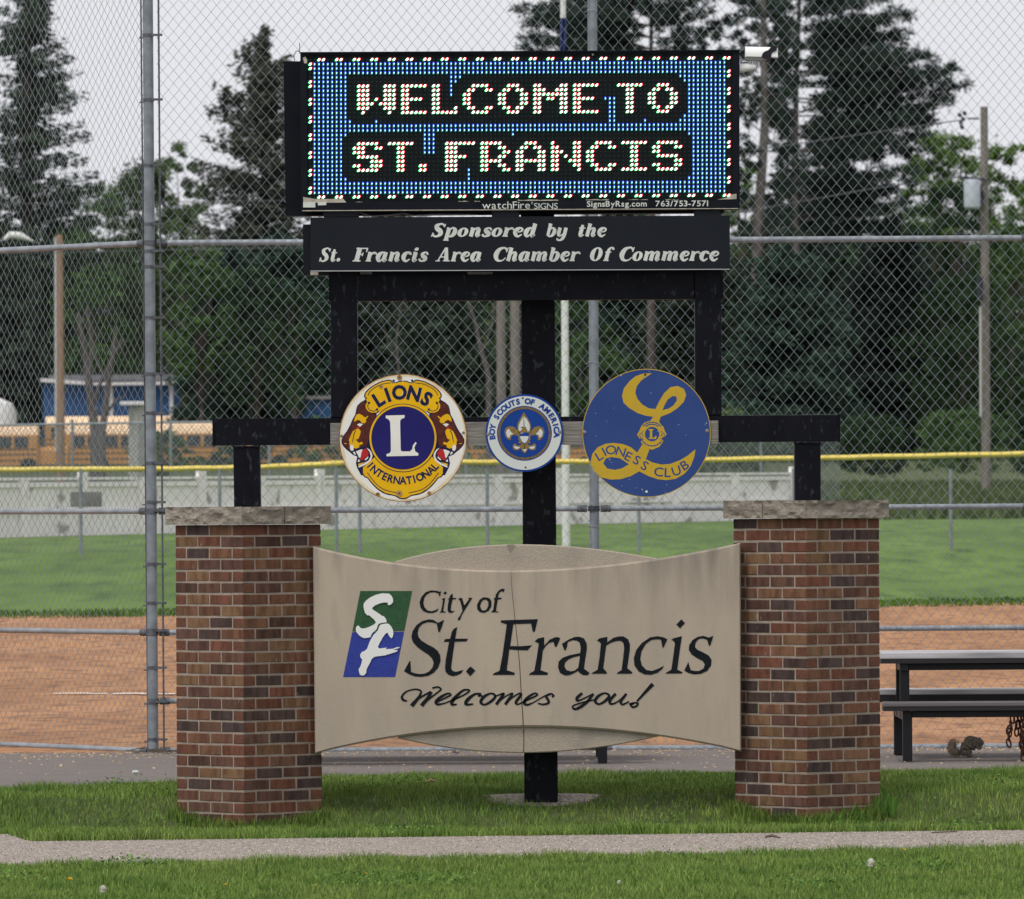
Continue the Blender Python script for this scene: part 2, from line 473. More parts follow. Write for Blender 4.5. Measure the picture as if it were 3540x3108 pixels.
# ------------------------------------------------------------------ ground
def sheet(name, Ys, xl, xr, dz, m, nx=1):
    mb = Mb(); vs_ = []; fs_ = []
    for Y in Ys:
        a, b = xl(Y), xr(Y)
        for i in range(nx + 1):
            vs_.append((a + (b - a) * i / nx, Y, ground_z(Y) + dz))
    for j in range(len(Ys) - 1):
        for i in range(nx):
            k = j * (nx + 1) + i
            fs_.append((k, k + 1, k + nx + 2, k + nx + 1))
    mb.add(vs_, fs_)
    o = mb.build(name, m, origin=(0, 0, 0))
    tag(o, kind='structure')
    return o
def rows(a, b, n):
    ys = sorted(set([a, b] + [y for y, _ in PROFILE if a < y < b] + [round(a + (b - a) * i / n, 4) for i in range(n + 1)]))
    return ys
wide = lambda k, c=20: (lambda Y: -(Y * k + c))
sheet('ground', rows(20, 5000, 40), wide(.6), lambda Y: Y * .6 + 20, 0, M['soil'])
def y_path_low(x): return 41.78 + (x + 2.64) / 5.36 * 1.42
def y_path_top(x):
    y = 44.90 + (x + 2.8) / 5.68 * .8
    if x < -2.66: y += (-2.66 - x) * 5.5
    return y
def y_asphalt(x):
    if x < -1.2: return 49.3 + (x + 3.1) / 1.9 * 1.5
    return 50.8 + (x + 1.2) / 4.4 * .6
def col_sheet(name, x0, x1, n, ya, yb, dz, m, knots):
    mb = Mb(); vs_ = []; fs_ = []
    xs = [x0 + (x1 - x0) * i / n for i in range(n + 1)]
    k = len(knots)
    for x in xs:
        a, b = ya(x), yb(x)
        for t in knots:
            Y = a + (b - a) * t
            jag = 0
            if t in (0, 1) and dz < .02: jag = (noise.noise(Vector((x * 2.3, t * 9, 3))) * .10)
            vs_.append((x, Y + jag, ground_z(Y + jag) + dz))
    for i in range(n):
        for j in range(k - 1):
            q = i * k + j
            fs_.append((q, q + k, q + k + 1, q + 1))
    mb.add(vs_, fs_)
    return tag(mb.build(name, m, origin=(0, 0, 0)), kind='structure')
col_sheet('path', -9, 9, 240, y_path_low, lambda x: min(y_path_top(x), 52), .010, M['path'], [i / 12 for i in range(13)])
col_sheet('asphalt_pad', -9, 9, 240, y_asphalt, lambda x: 56.05, .014, M['asphalt'], [i / 16 for i in range(17)])
# skinned infield and turf of the ball field
col_sheet('infield_dirt', -14, 14, 160, lambda x: 56.05, lambda x: 95.6 + x * .25 + noise.noise(Vector((x * .6, 0, 0))) * .9 + noise.noise(Vector((x * 2.6, 3, 0))) * .5, .012, M['dirt'], [i / 20 for i in range(21)])
sheet('outfield_grass', rows(94.2, 249, 12), wide(.12, 6), lambda Y: Y * .12 + 6, .006, M['field'])
# chalk foul line, worn away in stretches
mb = Mb()
x = -5.2
while x < -1.9:
    L_ = rnd.uniform(.10, .34)
    y0 = 70.3 + (x + 4.5) * -.28
    if rnd.random() < .85:
        w = rnd.uniform(.07, .16)
        mb.add([(x, y0 - w, ground_z(y0 - w) + .026), (x + L_, y0 - w * .8, ground_z(y0 - w) + .026), (x + L_, y0 + w, ground_z(y0 + w) + .026), (x, y0 + w * .7, ground_z(y0 + w) + .026)], [(0, 1, 2, 3)])
    x += L_ * rnd.uniform(.9, 1.5)
tag(mb.build('chalk_line', M['chalk'], origin=(0, 0, 0)), kind='structure')

# ------------------------------------------------------------------ brick pillars
BRICK_PAL = [(.155, .080, .052), (.185, .102, .062), (.135, .075, .055), (.20, .125, .07), (.125, .07, .056), (.085, .06, .054),
             (.075, .056, .054), (.17, .075, .05), (.145, .085, .06), (.19, .115, .065), (.165, .085, .052), (.10, .058, .045)]
def brick_mesh(w, d, h, seed, ends):
    r_ = random.Random(seed)
    vs_, fs_ = chamfer_box((-w / 2, -d / 2, -h / 2), (w / 2, d / 2, h / 2), .0028)
    vs_ = [(x + r_.uniform(-.0012, .0012), y + r_.uniform(-.0015, .0015), z + r_.uniform(-.0015, .0015)) for x, y, z in vs_]
    me = bpy.data.meshes.new('brick')
    me.from_pydata(vs_, [], fs_)
    me.materials.append(M['brick']); me.materials.append(M['brick_end'])
    for p in me.polygons:
        if ends and abs(p.normal.x) > .9: p.material_index = 1
    return me
BW, BD, BH, CO = .1945, .0903, .0558, .0677
BR_FULL = [brick_mesh(BW, BD, BH, s, True) for s in range(5)]
PIL_ROT = R(42.5)
def rock_slab(cx, cy, sx, sy, z0, z1, seed, rot, org, name, parent):
    """cap stone with split, rock-faced sides"""
    mb = Mb()
    n_, m_ = 16, 6
    def side(p0, p1, nx_, ny_, amp, sd):
        vs_, fs_ = [], []
        L_ = math.hypot(p1[0] - p0[0], p1[1] - p0[1])
        nn = max(3, int(L_ / .024))
        for j in range(m_ + 1):
            for i in range(nn + 1):
                t = i / nn; u = j / m_
                x_, y_ = p0[0] + (p1[0] - p0[0]) * t, p0[1] + (p1[1] - p0[1]) * t
                z_ = z0 + (z1 - z0) * u
                d = 0
                if 0 < i < nn and amp:
                    q = Vector((x_ * 13 + sd, y_ * 13, z_ * 20))
                    d = noise.noise(q) * .022 + abs(noise.noise(q * 2.1)) * .014 - .004
                    d *= amp * (.25 if j in (0, m_) else 1)
                    if j == 0: d += noise.noise(q * 1.7) * .008
                    if 0 < j < m_: z_ += noise.noise(q * 1.3 + Vector((5, 0, 0))) * .006; x_ += (p1[0] - p0[0]) / nn * noise.noise(q * 3) * .4; y_ += (p1[1] - p0[1]) / nn * noise.noise(q * 3) * .4
                vs_.append((x_ + nx_ * d, y_ + ny_ * d, z_))
        for j in range(m_):
            for i in range(nn):
                a = j * (nn + 1) + i
                if (i + j + int(sd)) % 2: fs_ += [(a, a + 1, a + nn + 2), (a, a + nn + 2, a + nn + 1)]
                else: fs_ += [(a, a + 1, a + nn + 1), (a + 1, a + nn + 2, a + nn + 1)]
        vs2 = [tuple(org + rot @ Vector(p)) for p in vs_]
        mb.add(vs2, fs_)
    x0, x1, y0, y1 = cx - sx / 2, cx + sx / 2, cy - sy / 2, cy + sy / 2
    side((x0, y0), (x1, y0), 0, -1, 1, seed)
    side((x1, y0), (x1, y1), 1, 0, 1, seed + 3)
    side((x1, y1), (x0, y1), 0, 1, 1, seed + 5)
    side((x0, y1), (x0, y0), -1, 0, 1, seed + 7)
    cap = [(x0, y0), (x1, y0), (x1, y1), (x0, y1)]
    mb.add([tuple(org + rot @ Vector((a, b, z1))) for a, b in cap], [(0, 1, 2, 3)])
    mb.add([tuple(org + rot @ Vector((a, b, z0))) for a, b in cap], [(0, 1, 2, 3)])
    return mb.build(name, M['cap'], parent)

def pillar(apex_px, ytop, label, split, seed):
    Ya = 47.58
    apex = P(apex_px, ytop, Ya)
    S_ = 3 * BW + 2 * .0117
    rot = Matrix.Rotation(PIL_ROT, 3, 'Z')       # local +x runs to the right-back, local +y to the left-back
    ztop = apex.z
    org = Vector((apex.x, Ya, 0))
    ctr = org + rot @ Vector((S_ / 2, S_ / 2, 0))
    t = thing('brick_pillar', (ctr.x, ctr.y, ground_z(Ya) + .0), label, 'pillar', 'brick pillars either side of the monument sign')
    base = wloc(t)
    zb = ztop - 27 * CO
    mb = Mb()
    mb.box((.0032, .0032, zb - .1), (S_ - .0032, S_ - .0032, ztop - .001), rot=rot, org=org)
    mb.build('mortar', M['mortar'], t)
    r_ = random.Random(seed)
    k = 0
    for c in range(27):
        zc = ztop - c * CO - BH / 2 - .002
        pos = []
        j0 = BW / 2; st = BW + .0117
        if (c + (seed % 2)) % 2 == 0:      # stretchers on the right-hand face run the full side
            for i in range(3):
                pos.append((j0 + i * st, BD / 2, 0)); pos.append((j0 + i * st, S_ - BD / 2, 0))
            for i in range(2):
                pos.append((BD / 2, BD + .0117 + BW / 2 + i * st, 90)); pos.append((S_ - BD / 2, BD + .0117 + BW / 2 + i * st, 90))
        else:
            for i in range(3):
                pos.append((BD / 2, j0 + i * st, 90)); pos.append((S_ - BD / 2, j0 + i * st, 90))
            for i in range(2):
                pos.append((BD + .0117 + BW / 2 + i * st, BD / 2, 0)); pos.append((BD + .0117 + BW / 2 + i * st, S_ - BD / 2, 0))
        for (lx, ly, a) in pos:
            o = bpy.data.objects.new('brick', r_.choice(BR_FULL))
            COL.objects.link(o)
            p = org + rot @ Vector((lx, ly, 0)) + Vector((0, 0, zc + r_.uniform(-.0012, .0012)))
            o.parent = t
            o.location = p - base
            o.rotation_euler = (0, 0, PIL_ROT + R(a) + (R(180) if r_.random() < .5 else 0))
            cc = r_.choice(BRICK_PAL); v = r_.uniform(.85, 1.14)
            o.color = (cc[0] * v * 1.05, cc[1] * v * .96, cc[2] * v * .92, 1)
    # two cap stones
    ov, h = .042, .104
    E = S_ + 2 * ov
    cz0, cz1 = ztop + .003, ztop + .003 + h
    if split == 'x':
        rock_slab(-ov + E * .24 - .002, S_ / 2, E * .48 - .004, E, cz0, cz1, seed * 3.1, rot, org, 'cap_stone', t)
        rock_slab(-ov + E * .74 + .002, S_ / 2, E * .52 - .004, E, cz0, cz1, seed * 5.7, rot, org, 'cap_stone', t)
    else:
        rock_slab(S_ / 2, -ov + E * .26, E, E * .52 - .005, cz0, cz1, seed * 3.1, rot, org, 'cap_stone', t)
        rock_slab(S_ / 2, -ov + E * .76, E, E * .48 - .005, cz0, cz1, seed * 5.7, rot, org, 'cap_stone', t)
    mb = Mb()
    mb.box((-ov + .03, -ov + .03, cz0 + .004), (S_ + ov - .03, S_ + ov - .03, cz1 - .004), rot=rot, org=org)
    mb.build('cap_joint', M['mortar'], t)
    return t, cz1
pil_L, capz_L = pillar(838, 1815, 'brick pillar with stone cap left of the concrete city sign', 'x', 4)
pil_R, capz_R = pillar(2785, 1793, 'brick pillar with stone cap right of the concrete city sign, weeds at its foot', 'y', 7)

# ------------------------------------------------------------------ black steel frame carrying the message board
YF = 47.92                       # front of the beams
fr = thing('steel_sign_frame', (P(1860, 1740, 48.15).x, 48.15, ground_z(48.15)), 'black painted steel tube frame with centre post holding up the message board', 'sign frame')
def nest(t, part, keep=()):
    """everything printed on or fixed to a part hangs under that part"""
    for o in list(t.children):
        if o is part or o.name.split('.')[0] in keep: continue
        off = wloc(o) - wloc(part)
        o.parent = part; o.location = off
def boxpx(mb, x0, y0, x1, y1, Y, d, mi=0, bev=.006):
    a = P(x0, y1, Y); b = P(x1, y0, Y)
    c = P(x0, y0, Y)
    mb.box((min(a.x, c.x), Y, a.z), (max(b.x, a.x), Y + d, b.z), mi, bev=bev)
def part_box(name, m, parent, *a, **k):
    mb = Mb(); boxpx(mb, *a, **k); return mb.build(name, m, parent)
def slant_box(mb, p0, p1, w, Y, d, bev=.006):
    """tube between two photograph points (centre line), w = width in px"""
    dx, dy = p1[0] - p0[0], p1[1] - p0[1]
    l = math.hypot(dx, dy); nx, ny = -dy / l * w / 2, dx / l * w / 2
    q = [(p0[0] + nx, p0[1] + ny), (p1[0] + nx, p1[1] + ny), (p1[0] - nx, p1[1] - ny), (p0[0] - nx, p0[1] - ny)]
    f = [P(x_, y_, Y) for x_, y_ in q]
    bv = bev
    ctr = sum(f, Vector((0, 0, 0))) / 4
    ins = [p + (ctr - p).normalized() * bv for p in f]
    vs_ = [p + Vector((0, 0, 0)) for p in ins] + [p + Vector((0, bv, 0)) for p in f] + [p + Vector((0, d - bv, 0)) for p in f] + [p + Vector((0, d, 0)) for p in ins]
    fs_ = [(0, 1, 2, 3), (12, 13, 14, 15)]
    for r_ in range(3):
        for i in range(4):
            j = (i + 1) % 4
            fs_.append((r_ * 4 + i, r_ * 4 + j, r_ * 4 + 4 + j, r_ * 4 + 4 + i))
    mb.add(vs_, fs_)
def tube_part(name, p0, p1, w, Y, d, parent=None, m=None):
    mb = Mb(); slant_box(mb, p0, p1, w, Y, d); return mb.build(name, m or M['black_steel'], parent or fr)
tube_part('centre_post', (1858, 700), (1871, 2790), 116, 48.2, .2)
tube_part('upright', (1189, 735), (1190, 1445), 92, YF + .001, .15)
tube_part('upright', (2447, 728), (2449, 1437), 92, YF + .001, .15)
tube_part('cross_beam', (1238, 996), (2401, 989), 90, YF, .15)
tube_part('cross_beam', (740, 1494), (2899, 1480), 92, YF - .002, .15)
for (xa, ya, wd) in ((738, 1494, 98), (2901, 1480, 98)):
    mb = Mb(); slant_box(mb, (xa - 4, ya), (xa + 4, ya), wd, YF - .004, .158, .002); mb.build('end_plate', M['black_steel'], fr)
tube_part('stub_post', (852, 1541), (855, 1752), 92, YF + .002, .15)
tube_part('stub_post', (2792, 1528), (2793, 1735), 90, YF + .002, .15)
for (xa, ya) in ((852, 1544), (2792, 1531)):     # rough weld beads
    mb = Mb()
    pts = [P(xa - 48 + i * 8, ya + rnd.uniform(-2, 2), YF - .002) for i in range(13)]
    mb.tube(pts, [.004 + rnd.uniform(0, .004) for _ in pts], 5)
    mb.build('weld_bead', M['black_steel'], fr)
for (xa, ya) in ((1140, 996), (2497, 989)):
    mb = Mb(); slant_box(mb, (xa - 3, ya), (xa + 3, ya), 88, YF - .001, .152, .002); mb.build('end_plate', M['black_steel'], fr)
# footing
mb = Mb()
f_ = P(1875, 2765, 48.35)
for k in range(28):
    pass
pts = [(f_.x + math.cos(2 * math.pi * k / 28) * (.33 + .03 * math.sin(k * 2.1)), 48.31 + math.sin(2 * math.pi * k / 28) * .14) for k in range(28)]
vs_ = [(x_, y_, ground_z(y_) + .012) for x_, y_ in pts] + [(x_, y_, ground_z(y_) - .05) for x_, y_ in pts] + [(f_.x, 48.31, ground_z(48.31) + .016)]
mb.add(vs_, [(k, (k + 1) % 28, 56) for k in range(28)] + [(k, (k + 1) % 28, 28 + (k + 1) % 28, 28 + k) for k in range(28)])
mb.build('footing', M['path'], fr)

# weathered board across the middle of the frame
bd = tag(tube_part('wooden_board', (1142, 1503), (2484, 1494), 81, YF - .042, .038, None, M['wood']), None)
bd.parent = None
bd.location = bd.location + wloc(fr)
for v in bd.data.vertices: pass
tag(bd, 'weathered grey board bolted across the steel frame behind the round emblems', 'board')

# ------------------------------------------------------------------ concrete monument sign
ms = thing('monument_sign', P(1820, 2600, 47.85), 'bow-tie shaped concrete city sign with dark lettering between the brick pillars', 'sign')
def par(x0, y0, xm, ym, x1, y1, n=22):
    out = []
    for i in range(n + 1):
        t = i / n
        a, b = (1 - t) ** 2, t * t
        # quadratic through the middle point
        cx_ = 2 * xm - (x0 + x1) / 2; cy_ = 2 * ym - (y0 + y1) / 2
        out.append((a * x0 + 2 * t * (1 - t) * cx_ + b * x1, a * y0 + 2 * t * (1 - t) * cy_ + b * y1))
    return out
def slab(name, outline, Y, d, bev, m, parent):
    """solid slab with an arrised edge"""
    mb = Mb()
    n = len(outline)
    cx_ = sum(p[0] for p in outline) / n; cy_ = sum(p[1] for p in outline) / n
    ins = []
    for i, p in enumerate(outline):
        a, b = outline[i - 1], outline[(i + 1) % n]
        e1 = ((p[1] - a[1]), -(p[0] - a[0])); e2 = ((b[1] - p[1]), -(b[0] - p[0]))
        l1 = math.hypot(*e1) or 1; l2 = math.hypot(*e2) or 1
        nx, ny = e1[0] / l1 + e2[0] / l2, e1[1] / l1 + e2[1] / l2
        l = math.hypot(nx, ny) or 1
        nx /= l; ny /= l
        if (p[0] + nx - cx_) ** 2 + (p[1] + ny - cy_) ** 2 < (p[0] - cx_) ** 2 + (p[1] - cy_) ** 2 and False: nx, ny = -nx, -ny
        ins.append((p[0], p[1], nx, ny))
    area = sum(outline[i][0] * outline[(i + 1) % n][1] - outline[(i + 1) % n][0] * outline[i][1] for i in range(n))
    sgn = -1 if area > 0 else 1
    bpx = bev * FPX / Y
    inner = [(x_ + sgn * nx * bpx, y_ + sgn * ny * bpx) for x_, y_, nx, ny in ins]
    V2 = [[Vector((p[0], p[1], 0)) for p in inner]]
    tris = tessellate_polygon(V2)
    vs_ = [P(x_, y_, Y) for x_, y_ in inner] + [P(x_, y_, Y + bev) for x_, y_ in outline] + [P(x_, y_, Y) + Vector((0, d, 0)) for x_, y_ in outline]
    fs_ = [tuple(t) for t in tris] + [tuple(i + 2 * n for i in t) for t in tris]
    for i in range(n):
        j = (i + 1) % n
        fs_.append((i, j, n + j, n + i)); fs_.append((n + i, n + j, 2 * n + j, 2 * n + i))
    mb.add(vs_, fs_)
    return mb.build(name, m, parent)
YP = 47.86
top = par(1082, 1889, 1778, 1972, 2560, 1877)
bot = par(2562, 2598, 1816, 2513, 1089, 2605)
front = slab('front_slab', top + bot, YP, .10, .011, M['concrete'], ms)
lens_t = par(1366, 1941, 1782, 1882, 2290, 1934)
lens_b = par(2275, 2546, 1816, 2603, 1376, 2552)
slab('rough_back_slab', lens_t + [(2290, 2250)] + lens_b + [(1366, 2250)], YP + .03, .10, .006, M['concrete_rough'], ms)
mb = Mb()
add_ribbon(mb, [(1766, 1975, .6), (1770, 2040, 1.2), (1777, 2110, 1.6), (1790, 2230, 2.2), (1797, 2310, 2.4), (1802, 2400, 2.8), (1807, 2470, 3.0), (1809, 2512, 3.2)], YP - .0012, .001, 3)
add_ribbon(mb, [(1810, 2520, 3), (1811, 2560, 2.6), (1810, 2600, 3.2)], YP + .03 - .0012, .001, 3)
mb.build('crack', M['groove'], ms)
mb = Mb(); mb.poly([(1752, 1884), (1778, 1882.5), (1782, 1890), (1772, 1900), (1765, 1912), (1757, 1900)], YP + .0285, .001)
mb.build('chipped_edge', M['cap'], ms)

# logo
Lg = lambda pts: [(1150 + x_ / 5.13, 2020 + y_ / 5.13) for x_, y_ in pts]
YL = YP - .0015
def fpoly(name, m, parent, pts, Y, d=.001, holes=(), conv=None):
    mb = Mb(); c = conv or (lambda q: q)
    mb.poly(c(pts), Y, d, [c(h) for h in holes]); return mb.build(name, m, parent)
fpoly('logo_field', M['logo_green'], ms, [(490, 118), (1412, 118), (1272, 828), (350, 836)], YL, conv=Lg)
fpoly('logo_field', M['logo_blue'], ms, [(347, 848), (1268, 840), (1108, 1645), (185, 1645)], YL, conv=Lg)
S_o = [(1000, 165), (880, 160), (770, 185), (670, 230), (590, 290), (552, 340), (546, 390), (556, 450), (575, 510), (615, 550), (650, 550), (690, 590), (735, 625), (768, 680), (730, 715), (660, 750), (580, 780), (520, 785), (490, 770), (460, 730), (430, 742), (410, 775), (412, 820), (430, 860), (470, 905), (520, 940), (560, 955), (620, 948), (672, 935), (690, 885), (715, 855), (760, 815), (784, 786), (798, 732), (820, 700), (866, 684), (956, 674), (955, 640), (935, 600), (905, 563), (885, 565), (830, 525), (760, 480), (700, 440), (712, 405), (760, 370), (830, 340), (900, 323), (980, 322), (975, 350), (990, 372), (1030, 360), (1060, 330), (1074, 300), (1065, 240), (1040, 200)]
F_o = [(955, 694), (885, 704), (838, 722), (820, 762), (803, 812), (768, 854), (728, 894), (698, 940), (660, 1010), (630, 1090), (610, 1145), (570, 1180), (520, 1200), (490, 1240), (487, 1280), (510, 1320), (525, 1330), (512, 1400), (490, 1460), (460, 1510), (470, 1560), (480, 1600), (520, 1618), (560, 1612), (595, 1570), (600, 1510), (630, 1450), (670, 1380), (690, 1330), (740, 1285), (800, 1275), (920, 1262), (1020, 1232), (1145, 1190), (1152, 1165), (1060, 1165), (1180, 1130), (1188, 1112), (1130, 1118), (1060, 1145), (940, 1150), (960, 1122), (900, 1130), (830, 1140), (800, 1110), (840, 1030), (890, 940), (930, 885), (970, 855), (990, 890), (1010, 930), (1045, 960), (1065, 930), (1077, 880), (1070, 810), (1040, 750), (1000, 705)]
fpoly('logo_letter', M['logo_white'], ms, S_o, YL - .006, .005, conv=Lg)
fpoly('logo_letter', M['logo_white'], ms, F_o, YL - .006, .005, conv=Lg)

# dark letters
A_ = lambda pts: [(1360 + x_ / 3.4067, 2000 + y_ / 3.4067) for x_, y_ in pts]
B_ = lambda pts: [(1850 + x_ / 3.1446, 2100 + y_ / 3.1446) for x_, y_ in pts]
GL = [
 (A_, [(597, 485), (525, 522), (470, 487), (415, 480), (340, 500), (270, 550), (225, 620), (212, 690), (230, 750), (280, 805), (340, 850), (410, 895), (455, 940), (475, 990), (460, 1050), (420, 1095), (370, 1118), (310, 1125), (250, 1115), (207, 1098), (200, 970), (188, 975), (125, 1090), (180, 1125), (250, 1152), (330, 1158), (410, 1145), (480, 1105), (530, 1045), (555, 970), (550, 900), (520, 850), (470, 810), (400, 775), (330, 730), (295, 690), (286, 640), (300, 580), (340, 535), (395, 515), (450, 515), (510, 530), (530, 630), (545, 630), (570, 570)], []),
 (A_, [(752, 570), (715, 590), (690, 620), (668, 708), (610, 712), (592, 745), (655, 745), (640, 830), (615, 960), (608, 1050), (615, 1100), (650, 1135), (700, 1150), (750, 1140), (800, 1115), (822, 1075), (790, 1085), (740, 1098), (700, 1090), (680, 1060), (685, 1000), (700, 890), (722, 745), (860, 740), (878, 708), (728, 708)], []),
 (A_, [(912, 1035), (965, 1085), (905, 1150), (855, 1095), (880, 1060)], []),
 (A_, [(1270, 492), (1690, 478), (1700, 480), (1665, 625), (1640, 625), (1622, 530), (1440, 535), (1412, 540), (1375, 795), (1500, 797), (1632, 785), (1580, 845), (1480, 843), (1365, 835), (1335, 1080), (1430, 1110), (1425, 1135), (1170, 1135), (1185, 1115), (1250, 1085), (1285, 900), (1335, 540), (1262, 515)], []),
 (A_, [(1665, 740), (1700, 705), (1775, 690), (1775, 790), (1840, 720), (1900, 692), (1940, 690), (1965, 705), (1920, 805), (1900, 800), (1885, 745), (1830, 760), (1790, 800), (1760, 850), (1732, 1080), (1820, 1110), (1815, 1135), (1595, 1135), (1610, 1115), (1660, 1085), (1690, 920), (1712, 765)], []),
 (B_, [(290, 395), (370, 345), (430, 320), (480, 318), (530, 335), (560, 390), (562, 450), (545, 560), (530, 665), (590, 710), (575, 735), (520, 735), (480, 710), (468, 688), (420, 715), (370, 737), (320, 738), (270, 710), (248, 650), (255, 590), (300, 545), (370, 520), (490, 495), (495, 440), (485, 385), (460, 362), (410, 355), (355, 375), (345, 430), (330, 468), (318, 465)], [[(488, 525), (420, 540), (360, 565), (325, 600), (318, 640), (340, 680), (390, 695), (430, 685), (468, 655), (478, 600)]]),
 (B_, [(672, 360), (700, 335), (785, 318), (783, 380), (850, 330), (910, 314), (960, 314), (1010, 345), (1030, 400), (1028, 470), (1000, 660), (1058, 705), (1045, 720), (885, 720), (900, 705), (940, 680), (955, 560), (968, 440), (960, 385), (930, 362), (880, 365), (820, 385), (772, 415), (740, 660), (780, 705), (775, 720), (612, 720), (630, 705), (680, 675), (700, 540), (715, 395), (700, 375)], []),
 (B_, [(1437, 345), (1400, 325), (1330, 312), (1250, 325), (1160, 385), (1100, 460), (1072, 550), (1080, 630), (1125, 695), (1190, 728), (1260, 732), (1330, 710), (1380, 670), (1400, 633), (1340, 665), (1270, 690), (1210, 680), (1160, 630), (1143, 560), (1155, 480), (1200, 400), (1260, 355), (1320, 345), (1368, 350), (1385, 440), (1400, 430)], []),
 (B_, [(1480, 350), (1510, 332), (1595, 312), (1570, 480), (1545, 675), (1605, 705), (1590, 718), (1415, 718), (1435, 702), (1480, 675), (1500, 540), (1520, 390), (1510, 368)], []),
 (B_, [(1590, 128), (1628, 170), (1575, 228), (1535, 185)], []),
 (B_, [(1937, 310), (1885, 327), (1830, 308), (1770, 318), (1710, 355), (1675, 410), (1670, 460), (1700, 510), (1760, 550), (1820, 580), (1845, 620), (1830, 665), (1780, 690), (1735, 690), (1690, 680), (1665, 592), (1622, 685), (1660, 710), (1730, 728), (1800, 722), (1870, 690), (1912, 630), (1918, 570), (1890, 525), (1830, 490), (1765, 460), (1738, 430), (1745, 380), (1775, 345), (1820, 335), (1868, 350), (1890, 418), (1905, 410)], []),
 (A_, [(562, 148), (548, 155), (500, 142), (440, 140), (380, 160), (330, 215), (308, 280), (318, 340), (355, 385), (410, 405), (470, 405), (515, 385), (530, 350), (500, 370), (450, 385), (405, 378), (368, 342), (352, 290), (362, 230), (392, 188), (435, 164), (490, 162), (530, 175), (540, 208), (550, 205)], []),
 (A_, [(568, 240), (610, 226), (597, 310), (586, 382), (615, 393), (615, 400), (540, 400), (560, 385), (574, 320), (583, 255)], []),
 (A_, [(610, 150), (630, 168), (608, 190), (588, 172)], []),
 (A_, [(697, 178), (670, 195), (658, 230), (638, 240), (653, 247), (642, 310), (637, 370), (652, 402), (690, 405), (722, 380), (690, 384), (674, 370), (682, 310), (697, 247), (735, 242), (740, 228), (700, 230)], []),
 (A_, [(765, 245), (775, 230), (808, 228), (835, 316), (896, 238), (880, 235), (885, 226), (930, 228), (853, 352), (804, 432), (785, 488), (765, 492), (753, 480), (788, 430), (812, 380), (804, 330), (783, 255)], []),
 (A_, [(1110, 225), (1060, 220), (1015, 248), (984, 310), (988, 362), (1020, 397), (1070, 404), (1122, 380), (1154, 325), (1154, 265), (1135, 235)], [[(1092, 247), (1057, 252), (1029, 290), (1022, 330), (1038, 368), (1070, 379), (1098, 362), (1118, 320), (1118, 275)]]),
 (A_, [(1312, 125), (1297, 162), (1275, 147), (1252, 162), (1238, 190), (1233, 226), (1275, 224), (1268, 243), (1230, 247), (1217, 320), (1207, 385), (1240, 389), (1236, 397), (1150, 397), (1160, 385), (1176, 370), (1192, 247), (1175, 240), (1198, 227), (1208, 185), (1240, 140), (1280, 118)], []),
]
for conv, pts, hol in GL:
    fpoly('letter', M['letter'], ms, pts, YL - .001, .0015, hol, conv)
W_ = lambda pts: [(1350 + x_ / 2.271, 2340 + y_ / 2.271, (w_ * 1.25 + 3.4) / 2.271) for x_, y_, w_ in pts]
